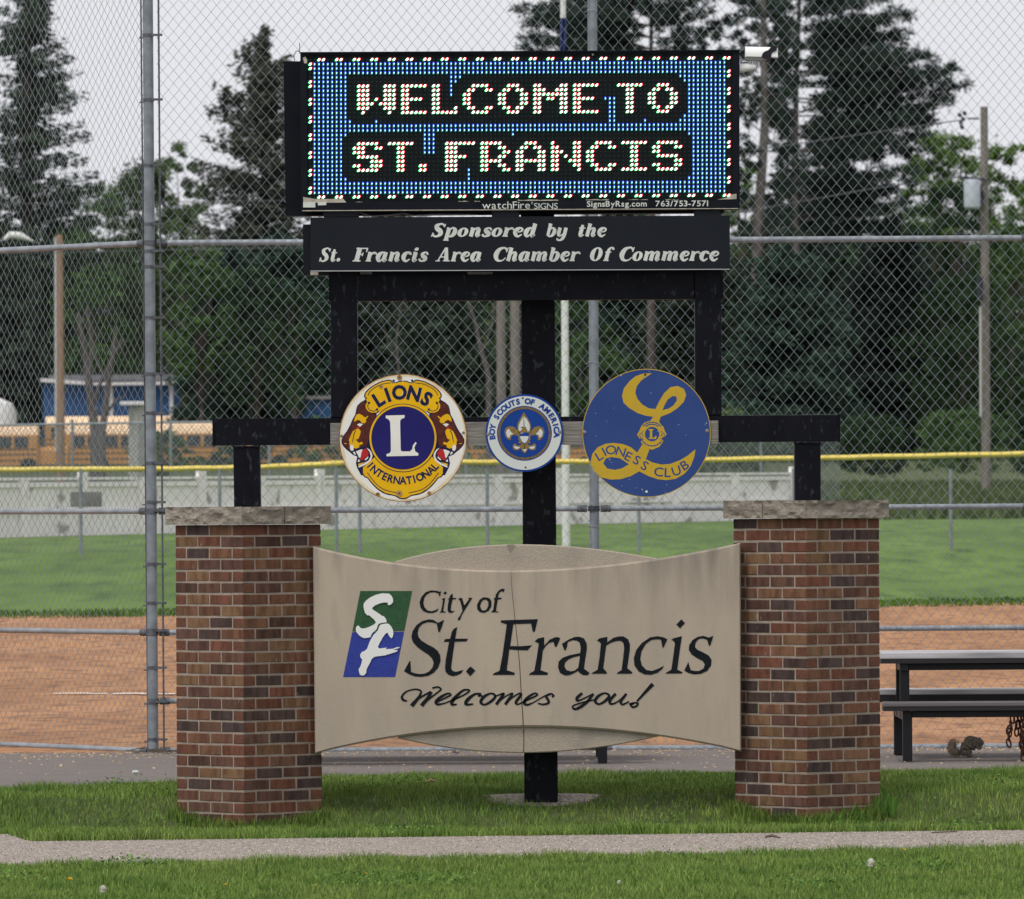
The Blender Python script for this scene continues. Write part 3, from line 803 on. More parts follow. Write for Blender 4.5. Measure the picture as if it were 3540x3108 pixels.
SCRIPT = [
 [[(130, 190, 6), (100, 180, 14), (90, 155, 12), (120, 118, 8), (180, 98, 7), (225, 102, 8), (240, 120, 9), (218, 165, 16), (165, 228, 24)],
  [(165, 222, 10), (230, 165, 9), (318, 115, 10)], [(322, 118, 14), (290, 170, 20), (243, 226, 22)], [(243, 222, 9), (320, 160, 8), (378, 115, 8), (396, 95, 8), (370, 79, 8), (328, 88, 9)]],
 [[(362, 200, 6), (430, 165, 8), (472, 142, 9), (452, 130, 9), (400, 155, 16), (358, 193, 18), (372, 216, 12), (430, 205, 6)]],
 [[(430, 205, 6), (560, 150, 8), (618, 112, 9), (602, 100, 9), (560, 112, 12), (492, 180, 20), (482, 216, 14), (520, 215, 7)]],
 [[(722, 147, 8), (690, 150, 7), (708, 133, 8), (660, 137, 12), (604, 180, 20), (592, 215, 14), (650, 213, 7)]],
 [[(815, 138, 9), (785, 130, 9), (735, 155, 16), (708, 195, 16), (735, 218, 10), (785, 195, 14), (822, 155, 14), (805, 130, 8)]],
 [[(822, 152, 6), (870, 135, 8), (888, 134, 14), (860, 175, 16), (830, 217, 16)], [(836, 208, 5), (900, 155, 6), (948, 130, 8), (955, 138, 13), (930, 175, 16), (900, 217, 16)], [(906, 208, 5), (960, 160, 6), (1010, 130, 8), (1024, 142, 14), (984, 198, 15), (1000, 217, 8)]],
 [[(1000, 217, 6), (1095, 172, 8), (1152, 142, 9), (1130, 129, 9), (1078, 162, 16), (1050, 200, 18), (1072, 219, 12), (1120, 202, 6)]],
 [[(1120, 202, 5), (1210, 150, 6), (1258, 132, 8), (1280, 148, 10), (1268, 158, 8)], [(1258, 134, 9), (1222, 152, 12), (1238, 182, 14), (1240, 204, 13), (1200, 216, 9), (1158, 207, 7)]],
 [[(1505, 128, 14), (1465, 165, 18), (1470, 187, 11), (1520, 168, 7), (1592, 132, 7)], [(1592, 132, 14), (1550, 190, 15), (1492, 235, 17), (1446, 253, 11), (1432, 228, 8), (1500, 203, 7), (1605, 178, 6)]],
 [[(1700, 132, 9), (1675, 128, 9), (1630, 152, 16), (1606, 190, 16), (1638, 214, 10), (1690, 185, 15), (1716, 148, 13), (1695, 128, 8)]],
 [[(1768, 132, 14), (1722, 185, 18), (1735, 213, 11), (1790, 190, 7), (1850, 132, 8)], [(1852, 132, 13), (1808, 192, 16), (1825, 216, 10), (1872, 192, 6)]],
 [[(2060, 56, 22), (2000, 120, 16), (1935, 192, 9)], [(1872, 214, 8), (1905, 205, 8), (1940, 205, 9), (1935, 225, 10), (1905, 238, 10), (1886, 222, 9), (1910, 208, 8)]],
]
for gl in SCRIPT:
    mb = Mb()
    for st in gl: add_ribbon(mb, W_(st), YL - .001, .0015, 5)
    mb.build('script_letter', M['letter'], ms)

nest(ms, front, ('rough_back_slab', 'chipped_edge'))

# ------------------------------------------------------------------ lettering from the built-in sans font
_gl = {}
def glyph(ch, bold=0.0):
    key = (ch, bold)
    if key in _gl: return _gl[key]
    cu = bpy.data.curves.new('glyph', 'FONT')
    cu.body = ch; cu.size = 1.0; cu.offset = bold; cu.resolution_u = 3
    ob = bpy.data.objects.new('glyph', cu); COL.objects.link(ob)
    dg = bpy.context.evaluated_depsgraph_get(); dg.update()
    ev = ob.evaluated_get(dg)
    me = ev.to_mesh()
    vs_ = [(v.co.x, v.co.y) for v in me.vertices]
    fs_ = [tuple(p.vertices) for p in me.polygons]
    ev.to_mesh_clear()
    bpy.data.objects.remove(ob, do_unlink=True); bpy.data.curves.remove(cu)
    x0, x1 = min(v[0] for v in vs_), max(v[0] for v in vs_)
    _gl[key] = (vs_, fs_, x0, x1)
    return _gl[key]
CAPH = max(v[1] for v in glyph('H')[0])
def put_glyph(mb, ch, cx, cy, h, ang, Y, bold=0., sx=1.0, shear=0., mi=0, depth=.0008):
    """glyph centred at photograph pixel (cx, cy), cap height h px, turned clockwise by ang degrees"""
    vs_, fs_, x0, x1 = glyph(ch, bold)
    k = h / CAPH; a = R(ang)
    Y0 = Y - mb.step; mb.step += 0.0001
    out = []
    for x_, y_ in vs_:
        u = (x_ - (x0 + x1) / 2) * k * sx + (y_ - CAPH / 2) * k * shear; v = (y_ - CAPH / 2) * k
        out.append((cx + u * math.cos(a) + v * math.sin(a), cy - (v * math.cos(a) - u * math.sin(a))))
    n = len(out)
    # rim faces give the print a real thickness
    ed = {}
    for f in fs_:
        for i in range(len(f)):
            e = (f[i], f[(i + 1) % len(f)])
            if (e[1], e[0]) in ed: ed.pop((e[1], e[0]))
            else: ed[e] = 1
    vv = [P(p[0], p[1], Y0) for p in out] + [P(p[0], p[1], Y0) + Vector((0, depth, 0)) for p in out]
    ff = list(fs_) + [(a_, b_, b_ + n, a_ + n) for a_, b_ in ed]
    mb.add(vv, ff, mi)
def text_run(parent, m, s, x0, x1, base, h, Y, bold=0., slope=0., shear=0., name='lettering'):
    """one word or line as ONE part; natural spacing scaled to fill x0..x1"""
    adv = []; pos = 0; gap = .085
    for ch in s:
        if ch == ' ': adv.append(None); pos += .30; continue
        g = glyph(ch, bold); w = g[3] - g[2]
        adv.append((pos, w)); pos += w + gap
    tot = pos - gap
    k = h / CAPH; sx = (x1 - x0) / (tot * k)
    mb = Mb()
    for ch, a in zip(s, adv):
        if a is None: continue
        cx = x0 + (a[0] + a[1] / 2) * k * sx
        put_glyph(mb, ch, cx, base - h / 2 + slope * (cx - x0), h, 0, Y, bold, sx, shear)
    return mb.build(name, m, parent)

# ------------------------------------------------------------------ round emblems
def round_sign(name, cx, cy, r, rim_w, m_face, m_rim, label, Y):
    t = thing(name, P(cx, cy, Y), label, 'emblem sign')
    mb = Mb(); mb.poly(disc_pts(cx, cy, r, 72), Y, .004); mb.build('rim', m_rim, t)
    mb = Mb(); mb.poly(disc_pts(cx, cy, r - rim_w, 72), Y - .0006, .001); o_ = mb.build('face', m_face, t)
    t_faces[t.name] = o_
    return t
t_faces = {}
def screw(parent, x_, y_, Y, r=5.5):
    mb = Mb()
    c = P(x_, y_, Y)
    rr = r * Y / FPX
    n = 14
    vs_ = [c + Vector((rr * math.cos(2 * math.pi * k / n), 0, rr * math.sin(2 * math.pi * k / n))) for k in range(n)]
    vs2 = [c + Vector((rr * .6 * math.cos(2 * math.pi * k / n), -.004, rr * .6 * math.sin(2 * math.pi * k / n))) for k in range(n)]
    mb.add(vs_ + vs2, [tuple(range(n, 2 * n))] + [(k, (k + 1) % n, n + (k + 1) % n, n + k) for k in range(n)])
    so = mb.build('screw', M['screw'], parent)
    mb = Mb(); mb.poly(disc_pts(x_, y_, r * .3, 8), Y - .0045, .0005); mb.build('screw_slot', M['groove'], so)

YD = YF - .052
# --- lions emblem
LX, LY = 1393, 1514
lions = round_sign('round_sign', LX, LY, 221, 3.5, M['disc_white'], M['disc_rim'], 'round white enamel sign with two lion heads and a big L, rust round its rim', YD)
mb = Mb()                                                        # irregular rust bloom inside the rim
n = 90
outer = disc_pts(LX, LY, 218, n)
innr = [(LX + (218 - (3 + 9 * max(0, noise.noise(Vector((math.cos(a) * 2, math.sin(a) * 2, 1))) + .35))) * math.cos(a), LY + (218 - (3 + 9 * max(0, noise.noise(Vector((math.cos(a) * 2, math.sin(a) * 2, 1))) + .35))) * math.sin(a)) for a in [2 * math.pi * k / n for k in range(n)]]
mb.poly(outer, YD - .0008, .0002, [innr]); mb.build('rust_bloom', M['rust_halo'], lions)
D_ = lambda pts: [(1150 + x_ / 4.1714, 1280 + y_ / 4.1714) for x_, y_ in pts]
mir = lambda pts: [(2 * LX - x_, y_) for x_, y_ in pts][::-1]
def both(name, m, pts, dY):
    for f in (lambda q: q, mir):
        mb = Mb(); mb.poly(f(D_(pts)), YD - dY, .0003); mb.build(name, m, lions)
head = [(470, 425), (400, 465), (355, 510), (340, 560), (325, 640), (285, 710), (252, 790), (205, 875), (150, 950), (126, 1005), (130, 1055), (155, 1100), (200, 1145), (245, 1180), (290, 1220), (355, 1245), (345, 1290), (335, 1345), (350, 1400), (380, 1460), (410, 1515), (470, 1510), (560, 1400), (640, 1300), (560, 1150), (520, 980), (560, 800), (640, 640), (560, 560)]
both('lion_outline', M['navy'], head, .0010)
brown = [(470, 445), (405, 480), (368, 520), (352, 570), (340, 645), (300, 715), (268, 795), (222, 880), (165, 955), (142, 1005), (146, 1050), (170, 1085), (212, 1130), (255, 1165), (300, 1150), (360, 1120), (420, 1105), (490, 1100), (520, 980), (545, 820), (620, 650), (540, 590)]
both('lion_head', M['lion_brown'], brown, .0016)
both('lion_brow', M['lions_yellow'], [(345, 640), (385, 628), (430, 650), (470, 685), (510, 655), (515, 665), (480, 705), (485, 740), (460, 765), (420, 760), (395, 725), (360, 715), (335, 730), (310, 745), (318, 690)], .0021)
both('lion_muzzle', M['lions_yellow'], [(335, 850), (375, 840), (405, 880), (395, 930), (380, 970), (370, 990), (330, 1000), (380, 1050), (420, 1030), (440, 1060), (380, 1080), (385, 1110), (340, 1130), (310, 1120), (260, 1090), (235, 1060), (235, 1000), (265, 930), (290, 880)], .0021)
both('lion_cheek_line', M['navy'], [(330, 860), (338, 870), (310, 930), (300, 990), (290, 1040), (282, 1040), (290, 980), (300, 920)], .0026)
both('lion_eye', M['disc_white'], [(350, 780), (385, 765), (440, 775), (395, 815), (370, 800)], .0026)
both('lion_eye_red', M['lion_red'], [(335, 818), (375, 812), (400, 830), (350, 840)], .0026)
both('lion_nose', M['navy'], [(160, 1045), (240, 1030), (245, 1050), (190, 1062)], .0026)
both('lion_nostril_line', M['lions_yellow'], [(160, 1050), (205, 1052), (200, 1062), (170, 1060)], .0029)
both('lion_muzzle_patch', M['disc_white'], [(250, 1080), (285, 1075), (305, 1110), (300, 1155), (270, 1165), (248, 1130)], .0026)
both('lion_fangs', M['disc_white'], [(290, 1180), (320, 1175), (335, 1225), (310, 1210)], .0021)
both('lion_mouth_inside', M['disc_white'], [(335, 1170), (400, 1145), (430, 1140), (420, 1200), (395, 1270), (380, 1255), (362, 1220)], .0021)
both('lion_tongue', M['lion_red'], [(435, 1140), (480, 1130), (520, 1200), (510, 1240), (460, 1270), (425, 1305), (400, 1295), (405, 1240), (415, 1190)], .0026)
both('lion_teeth', M['disc_white'], [(460, 1290), (500, 1250), (518, 1245), (505, 1275), (470, 1300)], .0029)
both('lion_teeth', M['disc_white'], [(362, 1315), (372, 1280), (398, 1310), (375, 1325)], .0026)
both('lion_chin_white', M['disc_white'], [(485, 1118), (530, 1140), (565, 1190), (575, 1240), (545, 1310), (480, 1360), (375, 1405), (372, 1380), (450, 1345), (520, 1300), (550, 1240), (535, 1180)], .0027)
both('lion_chin_yellow', M['lions_yellow'], [(368, 1350), (440, 1330), (470, 1320), (400, 1370), (370, 1372)], .0026)
# yellow scroll banner and lower crescent
ban_l = [(1010, 165), (960, 168), (925, 185), (865, 188), (830, 150), (760, 160), (700, 175), (600, 225), (530, 275), (478, 335), (470, 385), (500, 400), (480, 425), (500, 455), (475, 500), (478, 545), (510, 590), (560, 612), (620, 612), (668, 582)]
ban_r = [(2027 - x_, y_) for x_, y_ in ban_l][::-1]
arc = [(1013.5 + 490 * math.sin(R(a)), 976 - 490 * math.cos(R(a))) for a in range(42, -43, -7)]
def grow(pts, c, k):
    return [(c[0] + (x_ - c[0]) * k, c[1] + (y_ - c[1]) * k) for x_, y_ in pts]
mb = Mb()
for st in (ban_l, ban_r): add_ribbon(mb, [(p[0], p[1], 7.5) for p in D_(st)], YD - .0010, .0003, 3)
mb.build('banner_outline', M['navy'], lions)
mb = Mb(); mb.poly(D_(ban_r + ban_l + arc[::-1]), YD - .0017, .0003)
mb.build('banner', M['lions_yellow'], lions)
mb = Mb()
for f in (1, -1):
    q = [(840, 180), (760, 192), (690, 208), (600, 255), (540, 305), (512, 360)]
    q2 = [(530, 462), (508, 500), (512, 545), (545, 578), (590, 590), (625, 575)]
    for st in (q, q2):
        pts = D_([(1013.5 + f * (x_ - 1013.5), y_) for x_, y_ in st])
        mb = Mb(); add_ribbon(mb, [(p[0], p[1], 2.6) for p in pts], YD - .0022, .0003, 3); mb.build('banner_line', M['navy'], lions)
    for (x_, y_) in ((525, 470), (640, 565), (880, 150)):
        pts = D_([(1013.5 + f * (x_ - 1013.5), y_)])
        mb = Mb(); mb.poly(disc_pts(pts[0][0], pts[0][1], 4.2, 10), YD - .0022, .0003); mb.build('banner_scroll', M['navy'], lions)
low = [(440, 1490), (470, 1530), (510, 1545), (570, 1620), (650, 1700), (760, 1770), (900, 1800), (960, 1835), (1013.5, 1845)]
low_r = [(2027 - x_, y_) for x_, y_ in low][::-1]
inner_arc = [(1013.5 + 470 * math.sin(R(a)), 976 - 470 * math.cos(R(a))) for a in range(122, 239, 6)]
mb = Mb(); add_ribbon(mb, [(p[0], p[1], 8) for p in D_(low + low_r[1:])], YD - .0010, .0003, 3); mb.build('crescent_outline', M['navy'], lions)
mb = Mb(); mb.poly(D_(low + low_r[1:] + [(1590, 1400)] + [(x_, y_) for x_, y_ in inner_arc] + [(437, 1400)]), YD - .0017, .0003); mb.build('crescent', M['lions_yellow'], lions)
mb = Mb()
q = [(500, 1475), (560, 1560), (650, 1660), (760, 1728), (900, 1762), (930, 1770)]
for f in (1, -1): add_ribbon(mb, [(p[0], p[1], 2.6) for p in D_([(1013.5 + f * (x_ - 1013.5), y_) for x_, y_ in q])], YD - .0022, .0003, 3)
mb.build('crescent_line', M['navy'], lions)
# blue centre with double ring
for (r_, m_, dy) in ((118.5, M['navy'], .0026), (116, M['lions_yellow'], .0029), (109.5, M['navy'], .0032), (107.5, M['lions_blue'], .0035)):
    mb = Mb(); mb.poly(disc_pts(LX, LY + (0 if r_ > 110 else 0), r_, 60), YD - dy, .0003); mb.build('centre_ring', m_, lions)
q = [(1200 + x_ / 3.82, 1270 + y_ / 3.82) for x_, y_ in [(510, 636), (760, 630), (757, 668), (725, 676), (702, 700), (700, 740), (708, 1095), (725, 1110), (830, 1110), (860, 1080), (868, 1030), (905, 985), (918, 1000), (900, 1030), (888, 1060), (900, 1110), (942, 1135), (938, 1166), (520, 1175), (520, 1145), (560, 1132), (578, 1105), (576, 900), (568, 720), (550, 690), (510, 668)]]
mb = Mb(); mb.poly(q, YD - .004, .0004); mb.build('big_letter', M['disc_white'], lions)
def arc_text(parent, m, items, cx, cy, r, h, Y, bold, sx=1., flip=False, hl=None, name='lettering'):
    mb = Mb(); mh = Mb()
    for ch, a in items:
        if not flip:
            x_, y_ = cx + r * math.sin(R(a)), cy - r * math.cos(R(a)); rot = a
        else:
            x_, y_ = cx - r * math.sin(R(a)), cy + r * math.cos(R(a)); rot = a
        put_glyph(mb, ch, x_, y_, h, rot, Y, bold, sx)
        if hl: put_glyph(mh, ch, x_ - hl[0], y_ - hl[1], h * .96, rot, Y + .0002, 0., sx)
    mb.build(name, m, parent)
    if hl: mh.build('lettering_highlight', M['disc_white'], parent)
arc_text(lions, M['navy'], [('L', -32), ('I', -19.5), ('O', -4.5), ('N', 14), ('S', 31)], LX, LY, 158, 45, YD - .0024, .045, .95, hl=(3.4, 1.6))
arc_text(lions, M['navy'], list(zip('INTERNATIONAL', [50.5, 42, 33.4, 25.2, 16.8, 8.4, 0, -8.2, -15.2, -23.2, -32.4, -41.2, -48.6])), LX, LY, 147, 25, YD - .0024, .03, .9, flip=True, hl=(1.6, .6))
for x_, y_, r_ in ((1381, 1305, 5), (1380, 1706, 6), (1306, 1709, 4), (1484, 1705, 4), (1317, 1336, 4)):
    mb = Mb(); mb.poly(disc_pts(x_, y_, r_ * 1.8, 14), YD - .0042, .0003); mb.build('rust_spot', M['disc_rim'], lions)
    mb = Mb(); mb.poly(disc_pts(x_, y_, r_ * .55, 10), YD - .0048, .0003); mb.build('bolt_hole', M['groove'], lions)
screw(lions, 1180, 1507, YD - .001); screw(lions, 1602, 1496, YD - .001)

# --- scout emblem
BX, BY = 1813, 1497
sc_ = round_sign('round_sign', BX, BY, 134, 6.5, M['scout_white'], M['scout_blue'], 'small round blue and white scout sign with a gold fleur-de-lis', YD)
for (r_, m_, dy) in ((95, M['scout_blue'], .0010), (91.5, M['scout_gold'], .0014), (84, M['scout_blue'], .0018)):
    mb = Mb(); mb.poly(disc_pts(BX, BY + 1, r_, 60), YD - dy, .0003); mb.build('ring', m_, sc_)
mb = Mb()
for k in range(60):                                              # rope strands
    a = 2 * math.pi * k / 60
    p0 = (BX + 91 * math.cos(a), BY + 1 + 91 * math.sin(a)); p1 = (BX + 84.6 * math.cos(a + .07), BY + 1 + 84.6 * math.sin(a + .07))
    add_ribbon(mb, [(p0[0], p0[1], 1.5), (p1[0], p1[1], 1.5)], YD - .0022, .0002, 1)
mb.build('rope_strands', M['groove'], sc_)
Z_ = lambda pts: [(1690 + x_ / 6.411, 1360 + y_ / 6.411) for x_, y_ in pts]
def bs(m, pts, dY, mirror=False, name='fleur_de_lis'):
    for f in ((lambda q: q, lambda q: [(1577 - x_, y_) for x_, y_ in q][::-1]) if mirror else (lambda q: q,)):
        mb = Mb(); mb.poly(Z_(f(pts)), YD - dY, .0003); mb.build(name, m, sc_)
G, Wt = M['scout_gold'], M['scout_white']
bs(G, [(775, 415), (700, 540), (640, 650), (622, 760), (650, 860), (720, 900), (800, 910), (880, 890), (925, 830), (938, 740), (915, 640), (850, 530)], .0024)
bs(G, [(640, 830), (580, 760), (510, 725), (440, 730), (370, 770), (345, 850), (365, 950), (415, 1010), (475, 1040), (490, 1030), (490, 960), (540, 920), (620, 930), (690, 950), (700, 880)], .0024, True)
bs(G, [(660, 930), (650, 1020), (690, 1060), (640, 1085), (660, 1105), (720, 1100), (710, 1140), (640, 1160), (590, 1110), (545, 1120), (525, 1180), (545, 1240), (600, 1265), (670, 1250), (710, 1210), (740, 1290), (795, 1345), (796, 1100), (796, 920)], .0027, True)
bs(Wt, [(772, 500), (715, 590), (670, 690), (655, 770), (670, 840), (700, 835), (730, 800), (770, 790), (850, 800), (860, 850), (895, 830), (912, 760), (895, 670), (840, 570)], .0031)
bs(Wt, [(440, 780), (395, 820), (380, 870), (400, 950), (450, 990), (480, 920), (545, 895), (490, 860)], .0031, True)
bs(Wt, [(560, 1160), (560, 1200), (600, 1235), (660, 1225), (690, 1190), (600, 1175)], .0033, True)
bs(Wt, [(745, 1235), (795, 1300), (850, 1235), (796, 1240)], .0033)
bs(M['groove'], [(768, 510), (776, 510), (790, 740), (772, 740)], .0035)
bs(G, [(700, 750), (760, 735), (830, 750), (830, 850), (860, 900), (730, 900), (745, 830), (740, 780)], .0036)
bs(M['scout_blue'], [(676, 880), (790, 862), (892, 880), (888, 1000), (845, 1080), (792, 1118), (735, 1080), (690, 1000)], .0039)
bs(Wt, [(688, 948), (880, 948), (876, 1000), (838, 1070), (792, 1104), (742, 1072), (700, 1000)], .0042, name='shield')
bs(Wt, [(690, 900), (720, 880), (790, 868), (720, 893)], .0042, name='shield')
arc_text(sc_, M['scout_blue'], [('B', -97.2), ('O', -87.5), ('Y', -78), ('S', -59.6), ('C', -49.8), ('O', -39.6), ('U', -30), ('T', -21), ('S', -11.6), ('O', 5.9), ('F', 14.9), ('A', 33.8), ('M', 44.8), ('E', 56.4), ('R', 66.4), ('I', 74.6), ('C', 82.6), ('A', 92.6)],
         BX, BY + 1, 111.5, 18, YD - .0012, .05, 1.0)
for x_, y_ in ((1807.5, 1376.5), (1817, 1616)):
    mb = Mb(); mb.poly(disc_pts(x_, y_, 3.6, 10), YD - .0012, .0003); mb.build('bolt_hole', M['groove'], sc_)
screw(sc_, 1688, 1501, YD - .001, 6.5); screw(sc_, 1936, 1493, YD - .001, 6.5)

# --- lioness emblem
OX, OY = 2235, 1497
ln = round_sign('round_sign', OX, OY, 222, 2.5, M['lioness_blue'], M['lioness_yellow'], 'large round blue sign with a looping yellow L and club lettering', YD)
N_ = lambda pts: [(1990 + x_ / 3.6633, 1250 + y_ / 3.6633) for x_, y_ in pts]
YW = M['lioness_yellow']
def lp(m, pts, dY, holes=(), name='yellow_swash', k=3):
    mb = Mb(); mb.poly(N_(pts), YD - dY, .0003, [N_(h) for h in holes]); mb.build(name, m, ln)
lp(YW, [(965, 148), (860, 150), (760, 185), (680, 250), (610, 340), (588, 430), (605, 520), (680, 590), (780, 650), (880, 685), (985, 700), (1080, 697), (1200, 650), (1290, 590), (1370, 510), (1400, 420), (1370, 345), (1290, 308), (1200, 325), (1120, 400), (1060, 500), (1010, 602), (920, 590), (840, 540), (780, 470), (755, 390), (775, 310), (830, 240), (910, 185)],
   .0010, [[(1100, 614), (1130, 540), (1170, 475), (1225, 438), (1275, 440), (1282, 490), (1240, 555), (1180, 595)]])
lp(YW, [(985, 694), (1082, 692), (1050, 770), (1030, 900), (935, 1110), (888, 1240), (778, 1156), (850, 1040), (900, 900), (955, 735)], .0013)
lp(YW, [(778, 1150), (700, 1085), (600, 1045), (480, 1030), (380, 1040), (280, 1085), (210, 1170), (190, 1270), (225, 1380), (320, 1465), (440, 1495), (570, 1490), (700, 1450), (805, 1390), (920, 1450), (1040, 1490), (1150, 1502), (1270, 1485), (1380, 1420), (1460, 1320), (1505, 1200), (1518, 1110), (1420, 1190), (1320, 1250), (1200, 1295), (1090, 1305), (980, 1280), (885, 1235)],
   .0016, [[(350, 1290), (380, 1230), (450, 1208), (560, 1225), (675, 1300), (590, 1350), (500, 1372), (400, 1355)]])
em = [(970, 740), (1050, 755), (1085, 800), (1115, 830), (1130, 880), (1153, 920), (1120, 965), (1085, 965), (1112, 1010), (1060, 1080), (968, 1118), (880, 1085), (825, 1020), (850, 975), (810, 975), (778, 925), (805, 880), (830, 820), (870, 775)]
lp(YW, em, .0020, name='small_emblem')
mb = Mb()
c_ = N_([(968, 918)])[0]
mb.poly(disc_pts(c_[0], c_[1], 25, 36), YD - .0024, .0003); mb.build('small_emblem_centre', M['lioness_blue'], ln)
mb = Mb(); mb.poly(N_([(922, 855), (985, 855), (985, 868), (970, 872), (970, 962), (995, 962), (1015, 940), (1026, 945), (1018, 980), (925, 980), (925, 967), (940, 962), (940, 872), (922, 868)]), YD - .0028, .0003)
mb.build('small_emblem_letter', YW, ln)
mb = Mb()
for a0, a1, rr in ((-50, 50, 41), (130, 230, 41), (-40, 40, 34)):
    pts = [(c_[0] + rr * math.sin(R(a)), c_[1] - rr * math.cos(R(a)), 2.2 + 2.5 * (k % 2)) for k, a in enumerate(np.linspace(a0, a1, 14))]
    add_ribbon(mb, pts, YD - .0024, .0003, 1)
for f in (-1, 1):
    for q in ([(30, -12), (36, -2), (30, 8)], [(40, -5), (43, 6), (36, 14)], [(30, 16), (34, 24), (26, 30)]):
        add_ribbon(mb, [(c_[0] + f * a, c_[1] + b, 2) for a, b in q], YD - .0024, .0003, 2)
mb.build('small_emblem_lines', M['lioness_blue'], ln)
mb = Mb()
for ch, x_, y_, a in (('L', 298, 1195, -32), ('I', 360, 1142, -27), ('O', 447, 1118, -4), ('N', 572, 1140, 16), ('E', 668, 1200, 27), ('S', 775, 1248, 29), ('S', 875, 1318, 28), ('C', 1052, 1396, 6), ('L', 1165, 1405, 3), ('U', 1275, 1382, -17), ('B', 1380, 1310, -33)):
    p = N_([(x_, y_)])[0]
    put_glyph(mb, ch, p[0], p[1], 30, a, YD - .0020, .008, 1.12)
mb.build('lettering', M['lioness_blue'], ln)
for x_, y_, m_ in ((2230.5, 1295, M['groove']), (2235, 1699.5, M['disc_white'])):
    mb = Mb(); mb.poly(disc_pts(x_, y_, 4.2, 10), YD - .0022, .0003); mb.build('bolt_hole', m_, ln)
mb = Mb()
for (x_, y_, s_) in ((575, 175, 14), (870, 195, 16), (430, 1240, 12), (450, 1275, 8), (840, 1620, 12), (1655, 780, 10), (1640, 800, 7), (955, 400, 9), (255, 655, 9), (260, 945, 8), (1305, 800, 8), (680, 1495, 8), (1155, 1560, 8), (585, 1575, 8), (770, 1600, 9), (125, 890, 14), (1140, 1660, 9), (480, 590, 6)):
    pts = [(x_ + s_ * rnd.uniform(.5, 1.1) * math.cos(a), y_ + s_ * rnd.uniform(.5, 1.1) * math.sin(a)) for a in np.linspace(0, 5.6, 8)]
    mb.poly(N_(pts), YD - .0034, .0002)
mb.build('paint_chip', mat('chipped_primer', (.30, .33, .38), .8), ln)
screw(ln, 2020, 1494, YD - .001, 6.5); screw(ln, 2445, 1490, YD - .001, 6.5)

for t_ in (lions, sc_, ln): nest(t_, t_faces[t_.name], ('rim', 'screw'))

# ------------------------------------------------------------------ LED message board
YB = 47.80
lb = thing('led_message_board', P(1800, 729, YB + .1), 'large black LED board lit with white capitals on a blue dotted field', 'message board')
mb = Mb()
mb.poly([(1038, 181), (2556, 173), (2557, 722), (1041, 729)], YB + .02, .20); mb.build('cabinet', M['cabinet'], lb)
mb = Mb()
fo = [(1038, 181), (2556, 173), (2557, 722), (1041, 729)]
fi = [(1060, 191), (2533, 183), (2535, 692), (1062, 698)]
mb.poly(fo, YB, .021, [fi]); mb.build('bezel', M['cabinet'], lb)
mb = Mb(); mb.poly([(1038, 184), (1036, 180), (2558, 172), (2558, 176)], YB - .012, .23); mb.build('drip_edge', M['cabinet'], lb)
mb = Mb(); mb.poly(fi, YB + .012, .012); dface = mb.build('display_face', M['led_face'], lb)
mb = Mb(); mb.poly([(980, 212), (2500, 203), (2502, 735), (988, 746)], YB + .24, .16); mb.build('rear_cabinet', M['cabinet'], lb)
mb = Mb(); mb.tube([P(1036, 186, YB + .02), P(1036, 148, YB + .02)], .0022, 5)
mb.tube([P(1018, 212, YB + .25), P(1016, 190, YB + .25), P(1024, 176, YB + .24), P(1034, 178, YB + .2)], .002, 5)
mb.build('wire_stub', M['dark_metal'], lb)
mb = Mb(); mb.poly([(1047, 200), (1055, 196), (1062, 206), (1061, 219), (1052, 219)], YB - .001, .0008)
mb.poly([(2045, 186), (2050, 185), (2053, 190), (2048, 192)], YB - .001, .0008); mb.build('worn_paint', M['cream_chip'], lb)
def ragged(x0, x1, yt, yb, amp, seed):
    r_ = random.Random(seed); n_ = max(6, int((x1 - x0) / 9))
    top_ = [(x0 + (x1 - x0) * i / n_, yt + r_.uniform(0, amp)) for i in range(n_ + 1)]
    return top_ + [(x1, yb), (x0, yb)]
mb = Mb()
mb.poly([(1048, 681), (1090, 688), (1150, 688), (1186, 686), (1197, 700), (1049, 702)], YB - .001, .0008)
for a in ((1230, 1252, 696, 699), (1585, 1620, 693, 697), (1640, 1660, 693, 697), (1790, 1930, 689, 694), (2025, 2105, 688, 692), (2170, 2240, 688, 691), (2300, 2345, 688, 691)):
    mb.build('worn_paint', M['cream_chip'], lb); mb = Mb(); mb.poly(ragged(a[0], a[1], a[2], a[3], 3.0, a[0]), YB - .001, .0008)
mb.build('worn_paint', M['cream_chip'], lb); mb = Mb()
mb.poly([(2480, 690), (2510, 684), (2528, 672), (2546, 670), (2546, 688), (2484, 690)], YB - .001, .0008)
mb.build('worn_paint', M['cream_chip'], lb)
mb = Mb(); mb.poly([(1048, 699), (1090, 698), (1090, 717), (1048, 717)], YB - .002, .0008); mb.poly([(1099, 699), (1128, 698), (1128, 709), (1099, 710)], YB - .002, .0008)
mb.build('white_label', M['white_print'], lb)
mb = Mb(); mb.poly([(1045, 727), (2552, 719.5), (2552, 722), (1045, 730)], YB - .003, .004); mb.build('bottom_lip', M['cream_chip'], lb)
text_run(lb, M['white_print'], 'watchFire', 1667, 1832, 722, 25, YB - .0015, .0, -.006)
text_run(lb, M['white_print'], '®', 1836, 1843, 706, 9, YB - .0015)
text_run(lb, M['white_print'], 'SIGNS', 1846, 1928, 722.5, 20, YB - .0015, .0, -.005)
text_run(lb, M['white_print'], 'SignsByRsg.com', 2029, 2236, 714.5, 19, YB - .0015, .016, -.005)
text_run(lb, M['white_print'], '763/753-7571', 2266, 2448, 713.3, 19, YB - .0015, .016, -.005)
